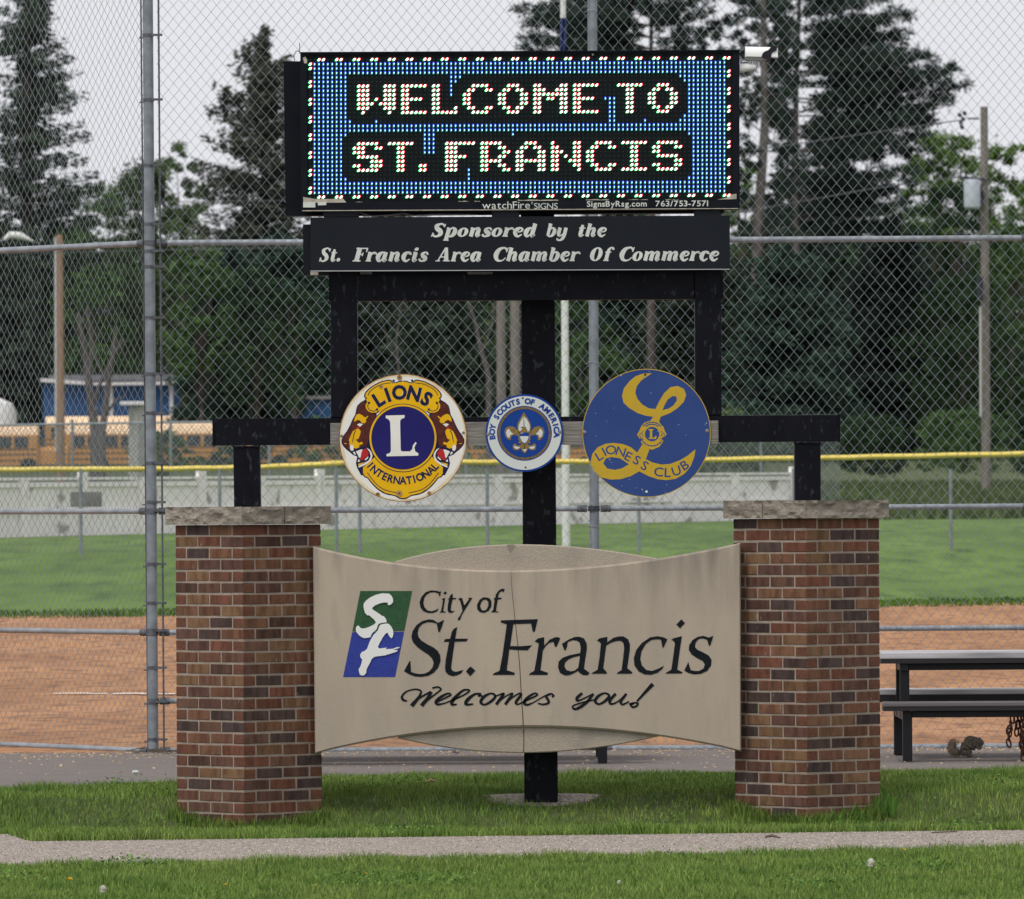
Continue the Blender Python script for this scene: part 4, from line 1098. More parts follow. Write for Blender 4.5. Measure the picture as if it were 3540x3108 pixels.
# pixel grid 96 x 32
WHT = {}
def put(r, *cols):
    for c in cols:
        if isinstance(c, tuple):
            for q in range(c[0], c[1] + 1): WHT[(r, q)] = 'w'
        else: WHT[(r, c)] = 'w'
BL = {}
def blu(r0, r1, c0, c1):
    for r in range(r0, r1 + 1):
        for c in range(c0, c1 + 1): BL[(r, c)] = 'b'
for c in range(96):
    if c % 4 in (2, 3): put(0, c); put(31, c)
for r in range(32):
    if 0 < r < 31 and r % 4 in (1, 2): put(r, 0)
    if r % 4 in (0, 3): put(r, 95)
# WELCOME TO
for r in (6, 7, 8, 9, 10, 11): put(r, (11, 13), (17, 19))
put(9, 15); put(10, 14, 16); put(12, 12, 18)
for c0 in (21, 60):
    put(6, (c0, c0 + 5)); put(12, (c0, c0 + 5)); put(9, (c0, c0 + 4))
    for r in (7, 8, 10, 11): put(r, (c0, c0 + 1))
for r in range(6, 12): put(r, 28, 29)
put(11, 33); put(12, (28, 33))
put(6, (37, 40)); put(7, 36, 37, 40, 41); put(11, 36, 37, 40, 41); put(12, (37, 40))
for r in (8, 9, 10): put(r, 35, 36)
for c0 in (43, 77):
    put(6, (c0 + 2, c0 + 4)); put(12, (c0 + 2, c0 + 4))
    for r in (7, 11): put(r, c0 + 1, c0 + 2, c0 + 4, c0 + 5)
    for r in (8, 9, 10): put(r, c0, c0 + 1, c0 + 5, c0 + 6)
for r in range(6, 13): put(r, 51, 52, 57, 58)
put(7, 53, 56); put(8, (51, 58)); put(9, 54, 55)
put(6, (70, 75))
for r in range(7, 13): put(r, 72, 73)
# ST. FRANCIS
put(19, (11, 15)); put(20, (10, 12), 15, 16); put(21, (10, 12)); put(22, (11, 15)); put(23, (14, 16)); put(24, 10, 11, (14, 16)); put(25, (11, 15))
put(19, (18, 23))
for r in range(20, 26): put(r, 20, 21)
put(24, 25, 26); put(25, 25, 26)
put(19, (31, 37)); put(22, (31, 35))
for r in (20, 21, 23, 24, 25): put(r, (31, 33))
put(19, (39, 43)); put(20, 39, 40, 43, 44); put(21, 39, 40, 44, 45); put(22, 39, 40, 43, 44); put(23, (39, 43)); put(24, 39, 40, 43, 44); put(25, 39, 40, 44, 45)
put(19, (49, 51)); put(20, 48, 49, 51, 52)
for r in (21, 22, 24, 25): put(r, 47, 48, 52, 53)
put(23, (47, 53))
put(19, 55, 60, 61); put(20, 55, 56, 60, 61); put(21, (55, 57), 60, 61); put(22, 55, 56, 58, 60, 61); put(23, 55, 56, (59, 61)); put(24, 55, 56, 60, 61); put(25, 55, 56, 61)
put(19, (65, 68)); put(20, 64, 65, 68, 69); put(24, 64, 65, 68, 69); put(25, (65, 68))
for r in (21, 22, 23): put(r, 63, 64)
put(19, (71, 76)); put(25, (71, 76))
for r in range(20, 25): put(r, 73, 74)
put(19, (79, 83)); put(20, 78, 79, 83, 84); put(21, 78, 79); put(22, (79, 83)); put(23, 83, 84); put(24, 78, 79, 83, 84); put(25, (79, 83))
# blue field
blu(1, 3, 1, 94); blu(4, 13, 1, 8); blu(14, 14, 1, 9); blu(14, 14, 15, 15); blu(15, 16, 1, 94)
blu(17, 17, 1, 8); blu(18, 26, 1, 7); blu(27, 27, 1, 8); blu(28, 30, 1, 94)
blu(4, 4, 32, 34); blu(5, 5, 32, 33); blu(6, 8, 32, 32)
blu(4, 4, 84, 94); blu(5, 5, 85, 94); blu(6, 12, 86, 94); blu(13, 13, 85, 94); blu(14, 14, 84, 94)
blu(9, 9, 67, 69); blu(10, 14, 68, 69); blu(14, 14, 76, 76)
blu(17, 17, 86, 94); blu(18, 26, 87, 94); blu(27, 27, 86, 94)
blu(17, 21, 26, 28); blu(25, 27, 36, 36); blu(17, 17, 46, 46)
lay = {k: Mb() for k in ('white', 'red', 'green', 'cyan', 'blue', 'teal', 'off')}  # red, green, blue and teal blobs model the diodes' glow around each core
def blob(mb, x_, y_, rx, ry, tilt, Y, d, n=7):
    ca, sa = math.cos(tilt), math.sin(tilt)
    pts = []
    for k in range(n):
        a = 2 * math.pi * k / n
        u, v = rx * math.cos(a), ry * math.sin(a)
        pts.append((x_ + u * ca - v * sa, y_ + u * sa + v * ca))
    f = [P(p[0], p[1], Y) for p in pts]; b = [p + Vector((0, d, 0)) for p in f]
    mb.add(f + b, [tuple(range(n))] + [(k, (k + 1) % n, n + (k + 1) % n, n + k) for k in range(n)])
for r in range(32):
    for c in range(96):
        x_ = 1072.6 + c * 15.235
        y_ = 206.4 - c * .0675 + r * 15.32
        if (r, c) in WHT:
            blob(lay['white'], x_, y_, 3.9, 5.6, .6, YB - .001, .012)
            blob(lay['red'], x_ + 3.4, y_ - 1.4, 3.2, 5.2, .5, YB + .002, .009)
            blob(lay['green'], x_ - 3.6, y_ + 2.8, 4.2, 3.4, .0, YB + .002, .009)
        elif (r, c) in BL:
            blob(lay['cyan'], x_, y_ + .3, 1.9, 3.4, .18, YB - .001, .012)
            blob(lay['blue'], x_ - 1.0, y_ - 2.4, 3.8, 4.0, 0, YB + .002, .009)
            blob(lay['teal'], x_ - 1.3, y_ + 3.8, 3.8, 2.4, 0, YB + .001, .009)
        else:
            blob(lay['off'], x_, y_, 2.0, 2.2, 0, YB + .006, .006, 6)
for k, nm, mm in (('white', 'lit_white_pixels', 'led_white'), ('red', 'red_diode_glow', 'led_red'), ('green', 'green_diode_glow', 'led_green'), ('cyan', 'lit_blue_pixels', 'led_cyan'),
                  ('blue', 'blue_diode_glow', 'led_blue'), ('teal', 'teal_diode_glow', 'led_teal'), ('off', 'unlit_pixels', 'led_off')):
    o = lay[k].build(nm, M[mm], dface); o['kind'] = 'stuff'
# hanging cables and brackets under the board
mb = Mb()
mb.tube([P(1240, 735, YB + .12), P(1290, 748, YB + .12), P(1345, 744, YB + .12), P(1395, 738, YB + .12), P(1430, 746, YB + .12), P(1500, 741, YB + .12), P(1650, 742, YB + .12)], .003, 5)
mb.build('cable', M['cam_grey'], lb)
for x0, x1 in ((1118, 1240), (2400, 2490), (1700, 1795)):
    part_box('mounting_block', M['dark_metal'], lb, x0, 722, x1, 752, YB + .06, .12)

# ------------------------------------------------------------------ sponsor panel
sp = thing('sponsor_sign', P(1800, 937, YB + .1), 'long black panel with two lines of white italic lettering under the LED board', 'sign')
mb = Mb(); mb.poly([(1073, 752), (2523, 745), (2523, 932), (1074, 938)], YB, .05); spp = mb.build('panel', M['panel_black'], sp)
mb = Mb(); mb.poly([(1047, 776), (2500, 768), (2500, 946), (1049, 952)], YB + .16, .10); mb.build('rear_panel', M['panel_black'], sp)
mb = Mb(); mb.poly([(1073, 935.5), (2523, 929.5), (2523, 932), (1073, 938.5)], YB - .003, .003); mb.build('bottom_trim', M['cam_grey'], sp)
mb = Mb(); mb.poly([(1073, 940), (1100, 940), (1100, 951), (1073, 951)], YB + .155, .003); mb.poly([(1245, 940), (1285, 940), (1285, 948), (1245, 948)], YB + .155, .003)
mb.poly([(1615, 940), (1705, 940), (1700, 951), (1620, 951)], YB + .155, .003); mb.build('label_strip', M['cream_chip'], sp)
GLY = {
 'o': (.70, [], ([(.32 + .325 * math.cos(a), .335 + .36 * math.sin(a)) for a in np.linspace(0, 6.28, 25)[:-1]], [(.33 + .085 * math.cos(a), .335 + .27 * math.sin(a)) for a in np.linspace(0, 6.28, 17)[:-1]])),
 'e': (.66, [[(.2, .33, .08), (.36, .36, .08), (.5, .42, .1), (.52, .56, .14), (.38, .67, .11), (.2, .55, .24), (.15, .32, .28), (.24, .1, .2), (.4, .02, .13), (.58, .17, .07)]], None),
 'c': (.64, [[(.5, .5, .22), (.49, .6, .18), (.36, .67, .11), (.2, .55, .24), (.15, .32, .28), (.24, .1, .2), (.4, .02, .13), (.57, .17, .07)]], None),
 's': (.58, [[(.5, .48, .12), (.45, .62, .12), (.31, .66, .1), (.17, .53, .2), (.25, .38, .26), (.4, .27, .26), (.43, .13, .2), (.27, .02, .11), (.12, .06, .12), (.07, .2, .13)]], None),
 'n': (.80, [[(.18, .69, .24), (.18, 0, .24)], [(.02, .66, .07), (.2, .66, .07)], [(.22, .42, .08), (.38, .63, .11), (.53, .58, .22), (.54, .3, .25), (.54, .1, .24), (.6, .03, .12), (.73, .13, .06)]], None),
 'm': (1.16, [[(.18, .69, .24), (.18, 0, .24)], [(.02, .66, .07), (.2, .66, .07)], [(.22, .42, .08), (.38, .63, .11), (.53, .58, .22), (.54, .3, .25), (.54, 0, .25)], [(.58, .42, .08), (.74, .63, .11), (.89, .58, .22), (.9, .3, .25), (.9, .1, .24), (.96, .03, .12), (1.09, .13, .06)]], None),
 'r': (.60, [[(.18, .69, .24), (.18, 0, .24)], [(.02, .66, .07), (.2, .66, .07)], [(.02, .03, .07), (.36, .03, .07)], [(.22, .4, .08), (.36, .62, .11), (.5, .6, .18), (.52, .52, .18)]], None),
 'i': (.48, [[(.2, .69, .24), (.2, .12, .24), (.26, .03, .13), (.4, .13, .06)], [(.04, .66, .07), (.2, .66, .07)]], ([(.2 + .13 * math.cos(a), .9 + .13 * math.sin(a)) for a in np.linspace(0, 6.28, 15)[:-1]], None)),
 'a': (.80, [[(.5, .55, .08), (.36, .67, .11), (.19, .52, .24), (.14, .3, .28), (.2, .08, .2), (.32, .02, .11), (.46, .2, .08)], [(.55, .69, .24), (.55, .12, .25), (.61, .03, .12), (.74, .13, .06)]], None),
 'd': (.82, [[(.5, .55, .08), (.36, .67, .11), (.19, .52, .24), (.14, .3, .28), (.2, .08, .2), (.32, .02, .11), (.46, .2, .08)], [(.55, 1.0, .24), (.55, .12, .25), (.61, .03, .12), (.74, .13, .06)], [(.4, .97, .07), (.56, .97, .07)]], None),
 'b': (.76, [[(.18, 1.0, .24), (.18, .06, .2)], [(.02, .97, .07), (.2, .97, .07)], [(.24, .52, .08), (.38, .67, .11), (.55, .54, .24), (.58, .32, .26), (.5, .1, .2), (.34, .01, .11), (.18, .06, .1)]], None),
 'h': (.80, [[(.18, 1.0, .24), (.18, 0, .24)], [(.02, .97, .07), (.2, .97, .07)], [(.22, .42, .08), (.38, .63, .11), (.53, .58, .22), (.54, .3, .25), (.54, .1, .24), (.6, .03, .12), (.73, .13, .06)]], None),
 'p': (.78, [[(.2, .69, .24), (.2, -.3, .24)], [(.04, .66, .07), (.2, .66, .07)], [(.04, -.28, .07), (.38, -.28, .07)], [(.26, .52, .08), (.4, .67, .11), (.57, .54, .24), (.6, .32, .26), (.52, .1, .2), (.36, .01, .11), (.24, .12, .08)]], None),
 't': (.52, [[(.22, .9, .16), (.22, .62, .24), (.22, .14, .25), (.3, .03, .12), (.46, .14, .06)], [(.02, .65, .07), (.46, .65, .07)]], None),
 'y': (.80, [[(.16, .69, .24), (.16, .2, .25), (.28, .05, .12), (.5, .2, .08)], [(.02, .66, .06), (.16, .66, .06)], [(.58, .69, .24), (.58, .1, .25), (.5, -.2, .2), (.32, -.29, .12), (.18, -.24, .14), (.18, -.14, .14)]], None),
 'f': (.58, [[(.6, .82, .18), (.56, .95, .14), (.42, .98, .1), (.3, .82, .2), (.27, .5, .25), (.27, 0, .25)], [(.08, .65, .07), (.5, .65, .07)], [(.08, .03, .07), (.46, .03, .07)]], None),
 'S': (.80, [[(.7, .98, .06), (.66, .74, .09)], [(.64, .84, .1), (.52, .97, .12), (.36, .97, .12), (.2, .82, .25), (.27, .62, .28), (.48, .44, .3), (.56, .22, .26), (.4, .03, .12), (.2, .05, .12), (.1, .22, .1)], [(.1, .3, .09), (.06, .0, .06)]], None),
 'F': (.88, [[(.32, 1.0, .28), (.32, 0, .28)], [(.1, .965, .08), (.84, .965, .08)], [(.8, .95, .12), (.8, .68, .05)], [(.4, .52, .08), (.6, .52, .08)], [(.6, .66, .06), (.6, .38, .06)], [(.08, .035, .08), (.58, .035, .08)]], None),
 'A': (1.0, [[(.46, 1.0, .1), (.15, 0, .09)], [(.5, 1.02, .2), (.72, 0, .30)], [(.26, .32, .08), (.62, .32, .08)], [(0, .03, .07), (.3, .03, .07)], [(.5, .03, .07), (.95, .03, .07)]], None),
 'C': (.88, [[(.84, 1.0, .06), (.8, .66, .08)], [(.78, .8, .1), (.68, .95, .12), (.52, .98, .12), (.3, .86, .22), (.19, .6, .3), (.18, .38, .3), (.3, .12, .22), (.52, .015, .12), (.72, .08, .08), (.84, .26, .06)]], None),
 'O': (.96, [], ([(.44 + .43 * math.cos(a), .495 + .515 * math.sin(a)) for a in np.linspace(0, 6.28, 31)[:-1]], [(.45 + .13 * math.cos(a), .495 + .43 * math.sin(a)) for a in np.linspace(0, 6.28, 21)[:-1]])),
 '.': (.44, [], ([(.16 + .14 * math.cos(a), .13 + .14 * math.sin(a)) for a in np.linspace(0, 6.28, 15)[:-1]], None)),
}
def serif_word(word, x0, x1, base, cap, slope):
    tot = sum(GLY[c][0] for c in word) - .06
    shear = .24
    kx = (x1 - x0) / (tot + shear * .8) ; ky = cap
    pos = .0
    for c in word:
        adv, strokes, ring = GLY[c]
        def tr(u, v):
            xx = x0 + (pos + u + shear * v) * kx
            return (xx, base + slope * (xx - x0) - v * ky)
        mb = Mb()
        for st in strokes:
            pts = [tr(u, v) + (w * kx * 1.02,) for u, v, w in st]
            if len(st) == 2 and abs(st[0][1] - st[1][1]) < .02:      # horizontal serif: width measured upright
                pts = [(a, b, w * ky * 1.1) for (a, b, _), (_, _, w) in zip(pts, st)]
            add_ribbon(mb, pts, YB - .0015, .001, 4)
        if ring:
            mb.poly([tr(*p) for p in ring[0]], YB - .0015, .001, [[tr(*p) for p in ring[1]]] if ring[1] else ())
        mb.build('letter', M['white_print'], spp)
        pos += adv
serif_word('Sponsored', 1488, 1860, 818, 44.5, -.0012)
serif_word('by', 1884, 1966, 817.6, 44.5, 0)
serif_word('the', 1993, 2101, 817.4, 44.5, 0)
serif_word('St.', 1101, 1187, 904, 46.5, 0)
serif_word('Francis', 1214, 1483, 903.6, 46.5, -.001)
serif_word('Area', 1505, 1670, 903.2, 46.5, -.001)
serif_word('Chamber', 1700, 2006, 902.6, 46.5, -.001)
serif_word('Of', 2034, 2116, 901.8, 46.5, 0)
serif_word('Commerce', 2135, 2490, 901.4, 46.5, -.0015)

# ------------------------------------------------------------------ security camera on the board's right-hand end
cm = thing('security_camera', P(2562, 245, 47.9), 'white bullet security camera with black front on the right end of the LED board', 'camera')
Yc = 47.86
def K(x_, y_, Y=Yc): return P(2500 + x_ / 8.176, 120 + y_ / 8.176, Y)
mb = Mb(); mb.tube([K(640, 560), K(700, 555), K(1330, 600)], [.034, .040, .040], 16); mb.build('body', M['cam_grey'], cm, True)
mb = Mb()
nseg = 12
for i, (xx, yy) in enumerate(((618, 470), (700, 450), (1330, 440), (1500, 470))): pass
ringp = []
for xx, yy, rr in ((618, 575, .050), (1300, 590, .050), (1540, 600, .046)):
    c = K(xx, yy)
    ringp.append([c + Vector((0, -math.cos(a) * rr, math.sin(a) * rr)) for a in np.linspace(-.15, math.pi + .15, nseg)])
vs_ = [p for rg_ in ringp for p in rg_]
fs_ = [(i * nseg + k, i * nseg + k + 1, (i + 1) * nseg + k + 1, (i + 1) * nseg + k) for i in range(2) for k in range(nseg - 1)]
vin = [p + Vector((0, 0, -.003)) for p in vs_]
mb.add(vs_ + vin, fs_ + [tuple(j + len(vs_) for j in f) for f in fs_] + [(k, k + 1, len(vs_) + k + 1, len(vs_) + k) for k in range(nseg - 1)] + [(2 * nseg + k, 2 * nseg + k + 1, len(vs_) + 2 * nseg + k + 1, len(vs_) + 2 * nseg + k) for k in range(nseg - 1)])
mb.build('sun_shield', M['cam_white'], cm, True)
mb = Mb()
q = [(1085, 610), (1120, 520), (1180, 470), (1270, 440), (1330, 370), (1400, 328), (1495, 328), (1520, 350), (1518, 430), (1450, 470), (1395, 500), (1362, 560), (1350, 700), (1290, 775), (1190, 782), (1250, 690), (1120, 660)]
mb.poly([(2500 + a / 8.176, 120 + b / 8.176) for a, b in q], Yc - .052, .085); mb.build('front_hood', M['cam_black'], cm)
mb = Mb(); mb.tube([K(470, 950), K(700, 925), K(920, 905)], [.030, .024, .020], 10); mb.build('wall_arm', M['cam_white'], cm, True)
mb = Mb(); mb.tube([K(905, 930), K(905, 840), K(930, 700), K(900, 640)], [.020, .017, .014, .014], 10); mb.build('swivel_joint', M['cam_grey'], cm, True)
mb = Mb(); mb.tube([K(480, 810), K(640, 790), K(740, 830), K(810, 780), K(790, 690), K(720, 620)], .0045, 6); mb.build('cable', M['cam_black'], cm, True)
mb = Mb(); a_ = K(462, 1010); b_ = K(488, 860)
mb.box((a_.x, Yc - .05, a_.z), (b_.x, Yc + .05, b_.z)); mb.build('mounting_plate', M['cam_white'], cm)

# ------------------------------------------------------------------ chain-link backstop
def chain_mesh(x0, z0, x1, z1, origin, direction, w, h, r, name, parent, m, nside=3, phase=0., ztop_fn=None):
    """real interlocked zigzag wires; direction is the horizontal run of the panel"""
    d = Vector(direction).normalized(); nrm = Vector((-d.y, d.x, 0))
    cols = int((x1 - x0) / (w / 2)); rws = int((z1 - z0) / (h / 2))
    i = np.arange(cols)[:, None]; j = np.arange(rws + 1)[None, :]
    s = x0 + (i + ((j + i) % 2)) * (w / 2) + phase
    z = z0 + j * (h / 2) + 0 * i
    off = np.where(((j + i) % 2) == 0, r * .9, -r * .9)
    wob = .0015 * np.sin(i * .7 + j * 1.3)
    s = s + wob
    ox, oy, oz = origin
    cx = ox + d.x * s + nrm.x * off; cy = oy + d.y * s + nrm.y * off; cz = oz + z
    if ztop_fn is not None: cz = cz + ztop_fn(s)
    ang = np.arange(nside) * 2 * math.pi / nside
    X = cx[..., None] + np.cos(ang) * r * d.x + np.sin(ang) * r * nrm.x
    Yy = cy[..., None] + np.cos(ang) * r * d.y + np.sin(ang) * r * nrm.y
    Z = np.repeat(cz[..., None], nside, 2)
    V = np.stack([X, Yy, Z], -1).reshape(-1, 3)
    base = (np.arange(cols)[:, None] * (rws + 1) + np.arange(rws)[None, :]) * nside
    fs_ = []
    for k in range(nside):
        k2 = (k + 1) % nside
        fs_.append(np.stack([base + k, base + k2, base + nside + k2, base + nside + k], -1).reshape(-1, 4))
    F = np.concatenate(fs_)
    return np_mesh(name, V, F, m, parent, kind='stuff')
def np_mesh(name, V, F, m, parent=None, kind=None, origin=(0, 0, 0), smooth=False):
    k = F.shape[1]
    me = bpy.data.meshes.new(name)
    o0 = np.array(wloc(parent)) if parent is not None else np.array(origin)
    me.vertices.add(len(V)); me.vertices.foreach_set('co', (V - o0).astype(np.float32).ravel())
    me.loops.add(F.size); me.loops.foreach_set('vertex_index', F.astype(np.int32).ravel())
    me.polygons.add(len(F)); me.polygons.foreach_set('loop_start', np.arange(0, F.size, k, dtype=np.int32))
    me.materials.append(m)
    me.update(calc_edges=True)
    if smooth: me.polygons.foreach_set('use_smooth', np.ones(len(F), bool))
    o = bpy.data.objects.new(name, me); COL.objects.link(o)
    if parent is not None: o.parent = parent
    else: o.location = origin
    if kind: o['kind'] = kind
    return o

YFN = 56.0
bs_ = thing('chain_link_backstop', (P(530, 2590, YFN).x, YFN, ground_z(YFN)), 'tall galvanised chain-link backstop fence of pipe posts and rails behind the sign', 'fence')
gy = ground_z(YFN)
def ppost(name, xa, ya, xb, yb, r, Y=YFN, m=None, n=14, parent=bs_):
    mb = Mb(); mb.tube([P(xa, ya, Y), P(xb, yb, Y)], r, n); return mb.build(name, m or M['galv'], parent, True)
ppost('post', 510, -90, 530, 2600, .0365)
ppost('post', 2047, -90, 2058, 2600, .034)
ppost('post', 3586, -90, 3600, 2600, .034)
def vert_x(px, Y=YFN): return P(px, 1740, Y).x
X_A, X_B, X_C = P(530, 2600, YFN).x, P(2058, 2600, YFN).x, P(3600, 2600, YFN).x
rail_z = [P(1200, y_, YFN).z for y_ in (836, 1763, 2183, 2420, 2590)]
rail_z[4] = ground_z(YFN) + .0225
for zi, z in enumerate(rail_z):
    r_ = (.0205, .0185, .0185, .0185, .0215)[zi]
    yr = YFN
    for (xa, xb) in ((X_A, X_B), (X_B, X_C)):
        if zi == 3 and xa > 0: continue
        mb = Mb(); mb.tube([(xa + .055, yr, z), ((xa + xb) / 2, yr, z - .002), (xb - .055, yr, z)], r_, 12); mb.build('rail', M['galv_light'], bs_, True)
        for (e, sg) in ((xa, 1), (xb, -1)):
            mb = Mb(); mb.tube([(e + sg * .045, yr, z), (e + sg * .115, yr, z)], r_ + .006, 12); mb.build('rail_cup', M['galv_dark'], bs_, True)
            mb = Mb(); mb.tube([(e, yr, z - .018), (e, yr, z + .018)], .042, 14); mb.build('post_clamp', M['galv_dark'], bs_, True)
# receding wing on the left
dl = Vector((-.72, .94, 0)).normalized()
pA = Vector((X_A, YFN, 0))
for z, r_, za in ((rail_z[0], .021, .0), (rail_z[1], .0185, 0), (rail_z[2], .0185, .0), (rail_z[4], .0205, .015)):
    mb = Mb(); mb.tube([pA + dl * .06 + Vector((0, 0, z)), pA + dl * 3.2 + Vector((0, 0, z + za))], r_, 12); mb.build('rail', M['galv_light'], bs_, True)
    mb = Mb(); mb.tube([pA + dl * .05 + Vector((0, 0, z)), pA + dl * .13 + Vector((0, 0, z))], r_ + .006, 12); mb.build('rail_cup', M['galv_dark'], bs_, True)
# tension bars and bands at the corner post
ppost('tension_bar', 547, -90, 567, 2590, .0075, YFN - .03, M['galv_dark'], 6)
ppost('tension_bar', 486, -90, 512, 2585, .0062, YFN + .03, M['galv_dark'], 6)
for yb_ in (122, 345, 572, 775, 868, 922, 1098, 1293, 1428, 1601, 1736, 1765, 1950, 2085, 2179, 2308, 2425, 2556):
    c = P(510 + 20 * (yb_ + 90) / 2690, yb_, YFN)
    mb = Mb()
    mb.tube([c + Vector((0, 0, -.011)), c + Vector((0, 0, .011))], .0395, 14)
    mb.box((c.x + .02, c.y - .045, c.z - .008), (c.x + .100, c.y - .030, c.z + .008))
    mb.box((c.x - .062, c.y + .0, c.z - .022), (c.x - .02, c.y + .012, c.z - .012))
    mb.build('tension_band', M['galv_dark'], bs_)
for yb_ in (40, 300, 1256, 1560, 1822):                     # tie wires round the middle post
    c = P(2047 + 11 * (yb_ + 90) / 2690, yb_, YFN)
    mb = Mb(); pts = [c + Vector((math.cos(a) * .04, math.sin(a) * .04, .01 * math.sin(a * .5))) for a in np.linspace(0, 6.28, 13)]
    mb.tube([c + Vector((-.055, -.01, -.005))] + pts[4:], .0022, 4); mb.build('tie_wire', M['wire'], bs_)
k = 0
for zi, z in enumerate(rail_z[:4]):
    x_ = X_A + .3
    while x_ < X_C - .1:
        k += 1
        rr = .0225
        mb = Mb(); pts = [Vector((x_ + .004 * a, YFN + math.cos(a) * rr, z + math.sin(a) * rr)) for a in np.linspace(.3, 5.8, 9)]
        pts.append(pts[-1] + Vector((.012, -.012, .06 if zi == 0 else -.03)))
        mb.tube(pts, .0019, 4); mb.build('tie_wire', M['wire'], bs_)
        x_ += rnd.choice((.47, .50, .53)) if zi in (0, 1) else .8
WM, HM = .0745, .0888
zlo = rail_z[4] + .01
zhi = P(1200, -110, YFN).z
chain_mesh(0.055, zlo, X_C - X_A, zhi, (X_A, YFN - .026, 0), (1, 0, 0), WM, HM, .00215, 'chain_mesh', bs_, M['wire'])
chain_mesh(0.055, zlo, 3.3, zhi, (X_A, YFN + .012, 0), tuple(dl), WM, HM, .0020, 'chain_mesh', bs_, M['wire'])

# ------------------------------------------------------------------ picnic tables in front of the fence
def plank(mb, xa, xb, y0, y1, z1, th, mi_top=0, mi_edge=1):
    mb.box((xa, y0, z1 - .004), (xb, y1, z1), mi_top)
    mb.box((xa, y0 + .002, z1 - th), (xb, y1 - .002, z1 - .0041), mi_edge)
def picnic_table(x0, label):
    """x0 = left end of the boards; 2.44 m long"""
    L_ = 2.44
    yn = 53.35                                # front edge of the near seat
    g = ground_z(53.6) + .012
    t = thing('picnic_table', (x0 + L_ / 2, yn + .75, g), label, 'picnic table', 'metal picnic tables along the backstop')
    H1, H2 = .455, .775
    zs = P(3300, 2428, 53.35).z; zf = P(3300, 2382, 54.53).z; zt = P(3300, 2255, 53.71).z
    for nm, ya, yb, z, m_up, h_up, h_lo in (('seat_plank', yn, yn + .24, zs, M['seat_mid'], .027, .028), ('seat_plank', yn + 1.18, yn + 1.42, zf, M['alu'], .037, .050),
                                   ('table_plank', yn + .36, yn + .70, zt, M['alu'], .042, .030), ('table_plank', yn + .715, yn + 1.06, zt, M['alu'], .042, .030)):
        mb = Mb()
        mb.box((x0, ya, z - h_up), (x0 + L_, yb, z), 0, bev=.004)
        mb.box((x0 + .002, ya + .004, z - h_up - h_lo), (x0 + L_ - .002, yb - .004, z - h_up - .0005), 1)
        for kk in range(5):                     # fluted top
            yy = ya + .012 + kk * (yb - ya - .03) / 5
            mb.box((x0 + .002, yy, z - .001), (x0 + L_ - .002, yy + (yb - ya - .05) / 5, z + .0025), 0)
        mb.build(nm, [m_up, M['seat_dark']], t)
    zs -= .02; zf -= .03; zt -= .036
    for xs in (x0 + .13, x0 + L_ - .21):
        for (ya, yb, z0, z1) in ((yn + .05, yn + .12, g, zs - .036), (yn + 1.28, yn + 1.35, g + .01, zf - .036), (yn + .40, yn + .46, zs - .09, zt - .036), (yn + .94, yn + 1.0, zs - .09, zt - .036)):
            mb = Mb(); mb.box((xs, ya, z0), (xs + .062, yb, z1), bev=.005); mb.build('leg', M['black_matte'], t)
        mb = Mb(); mb.box((xs + .004, yn + .06, zs - .10), (xs + .056, yn + 1.34, zs - .038), bev=.004); mb.build('cross_bar', M['black_matte'], t)
        mb = Mb(); mb.box((xs + .004, yn + .38, zt - .086), (xs + .056, yn + 1.02, zt - .038), bev=.004); mb.build('cross_bar', M['black_matte'], t)
        mb = Mb(); mb.box((xs - .01, yn + .02, g - .002), (xs + .07, yn + 1.42, g + .006)); mb.build('base_strip', M['galv_dark'], t)
    for (ya, z, hh) in ((yn + .05, zs, .044), (yn + .42, zt, .046)):
        mb = Mb(); mb.box((x0 + .19, ya, z - .036 - hh), (x0 + L_ - .2, ya + .05, z - .037), bev=.004); mb.build('long_rail', M['black_matte'], t)
    return t, zs
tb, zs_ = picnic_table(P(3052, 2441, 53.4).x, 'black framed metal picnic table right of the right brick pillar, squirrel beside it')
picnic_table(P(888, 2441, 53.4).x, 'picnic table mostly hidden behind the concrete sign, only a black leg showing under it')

# rusty chains hanging from the table
ch = thing('rusty_chain', P(3500, 2470, 53.45), 'rusty brown chain bundle hanging under the picnic table seat', 'chain')
def link(c, ax, tl, s=.029):
    mb = Mb(); pts = []
    for a in np.linspace(0, 2 * math.pi, 13):
        u, v = math.cos(a) * s * .55, math.sin(a) * s
        if ax: p = Vector((u * .85, u * .5, v))
        else: p = Vector((u * .25, u, v))
        pts.append(Vector(c) + Matrix.Rotation(tl, 3, 'Y') @ p)
    mb.tube(pts, .0066, 6, cap=False); return mb.build('chain_link', M['rust'], ch)
for (xpx, ytop, n_, dx) in ((3500, 2478, 3, -.010), (3487, 2515, 3, .0), (3524, 2474, 6, .003), (3536, 2470, 7, .0), (3545, 2470, 6, .002), (3512, 2476, 3, .002), (3555, 2475, 5, 0)):
    p = P(xpx, ytop, 53.43 + rnd.uniform(-.03, .03))
    for q in range(n_):
        link(p + Vector((dx * q, 0, -.044 * q - .015)), q % 2 == 0, rnd.uniform(-.25, .25))

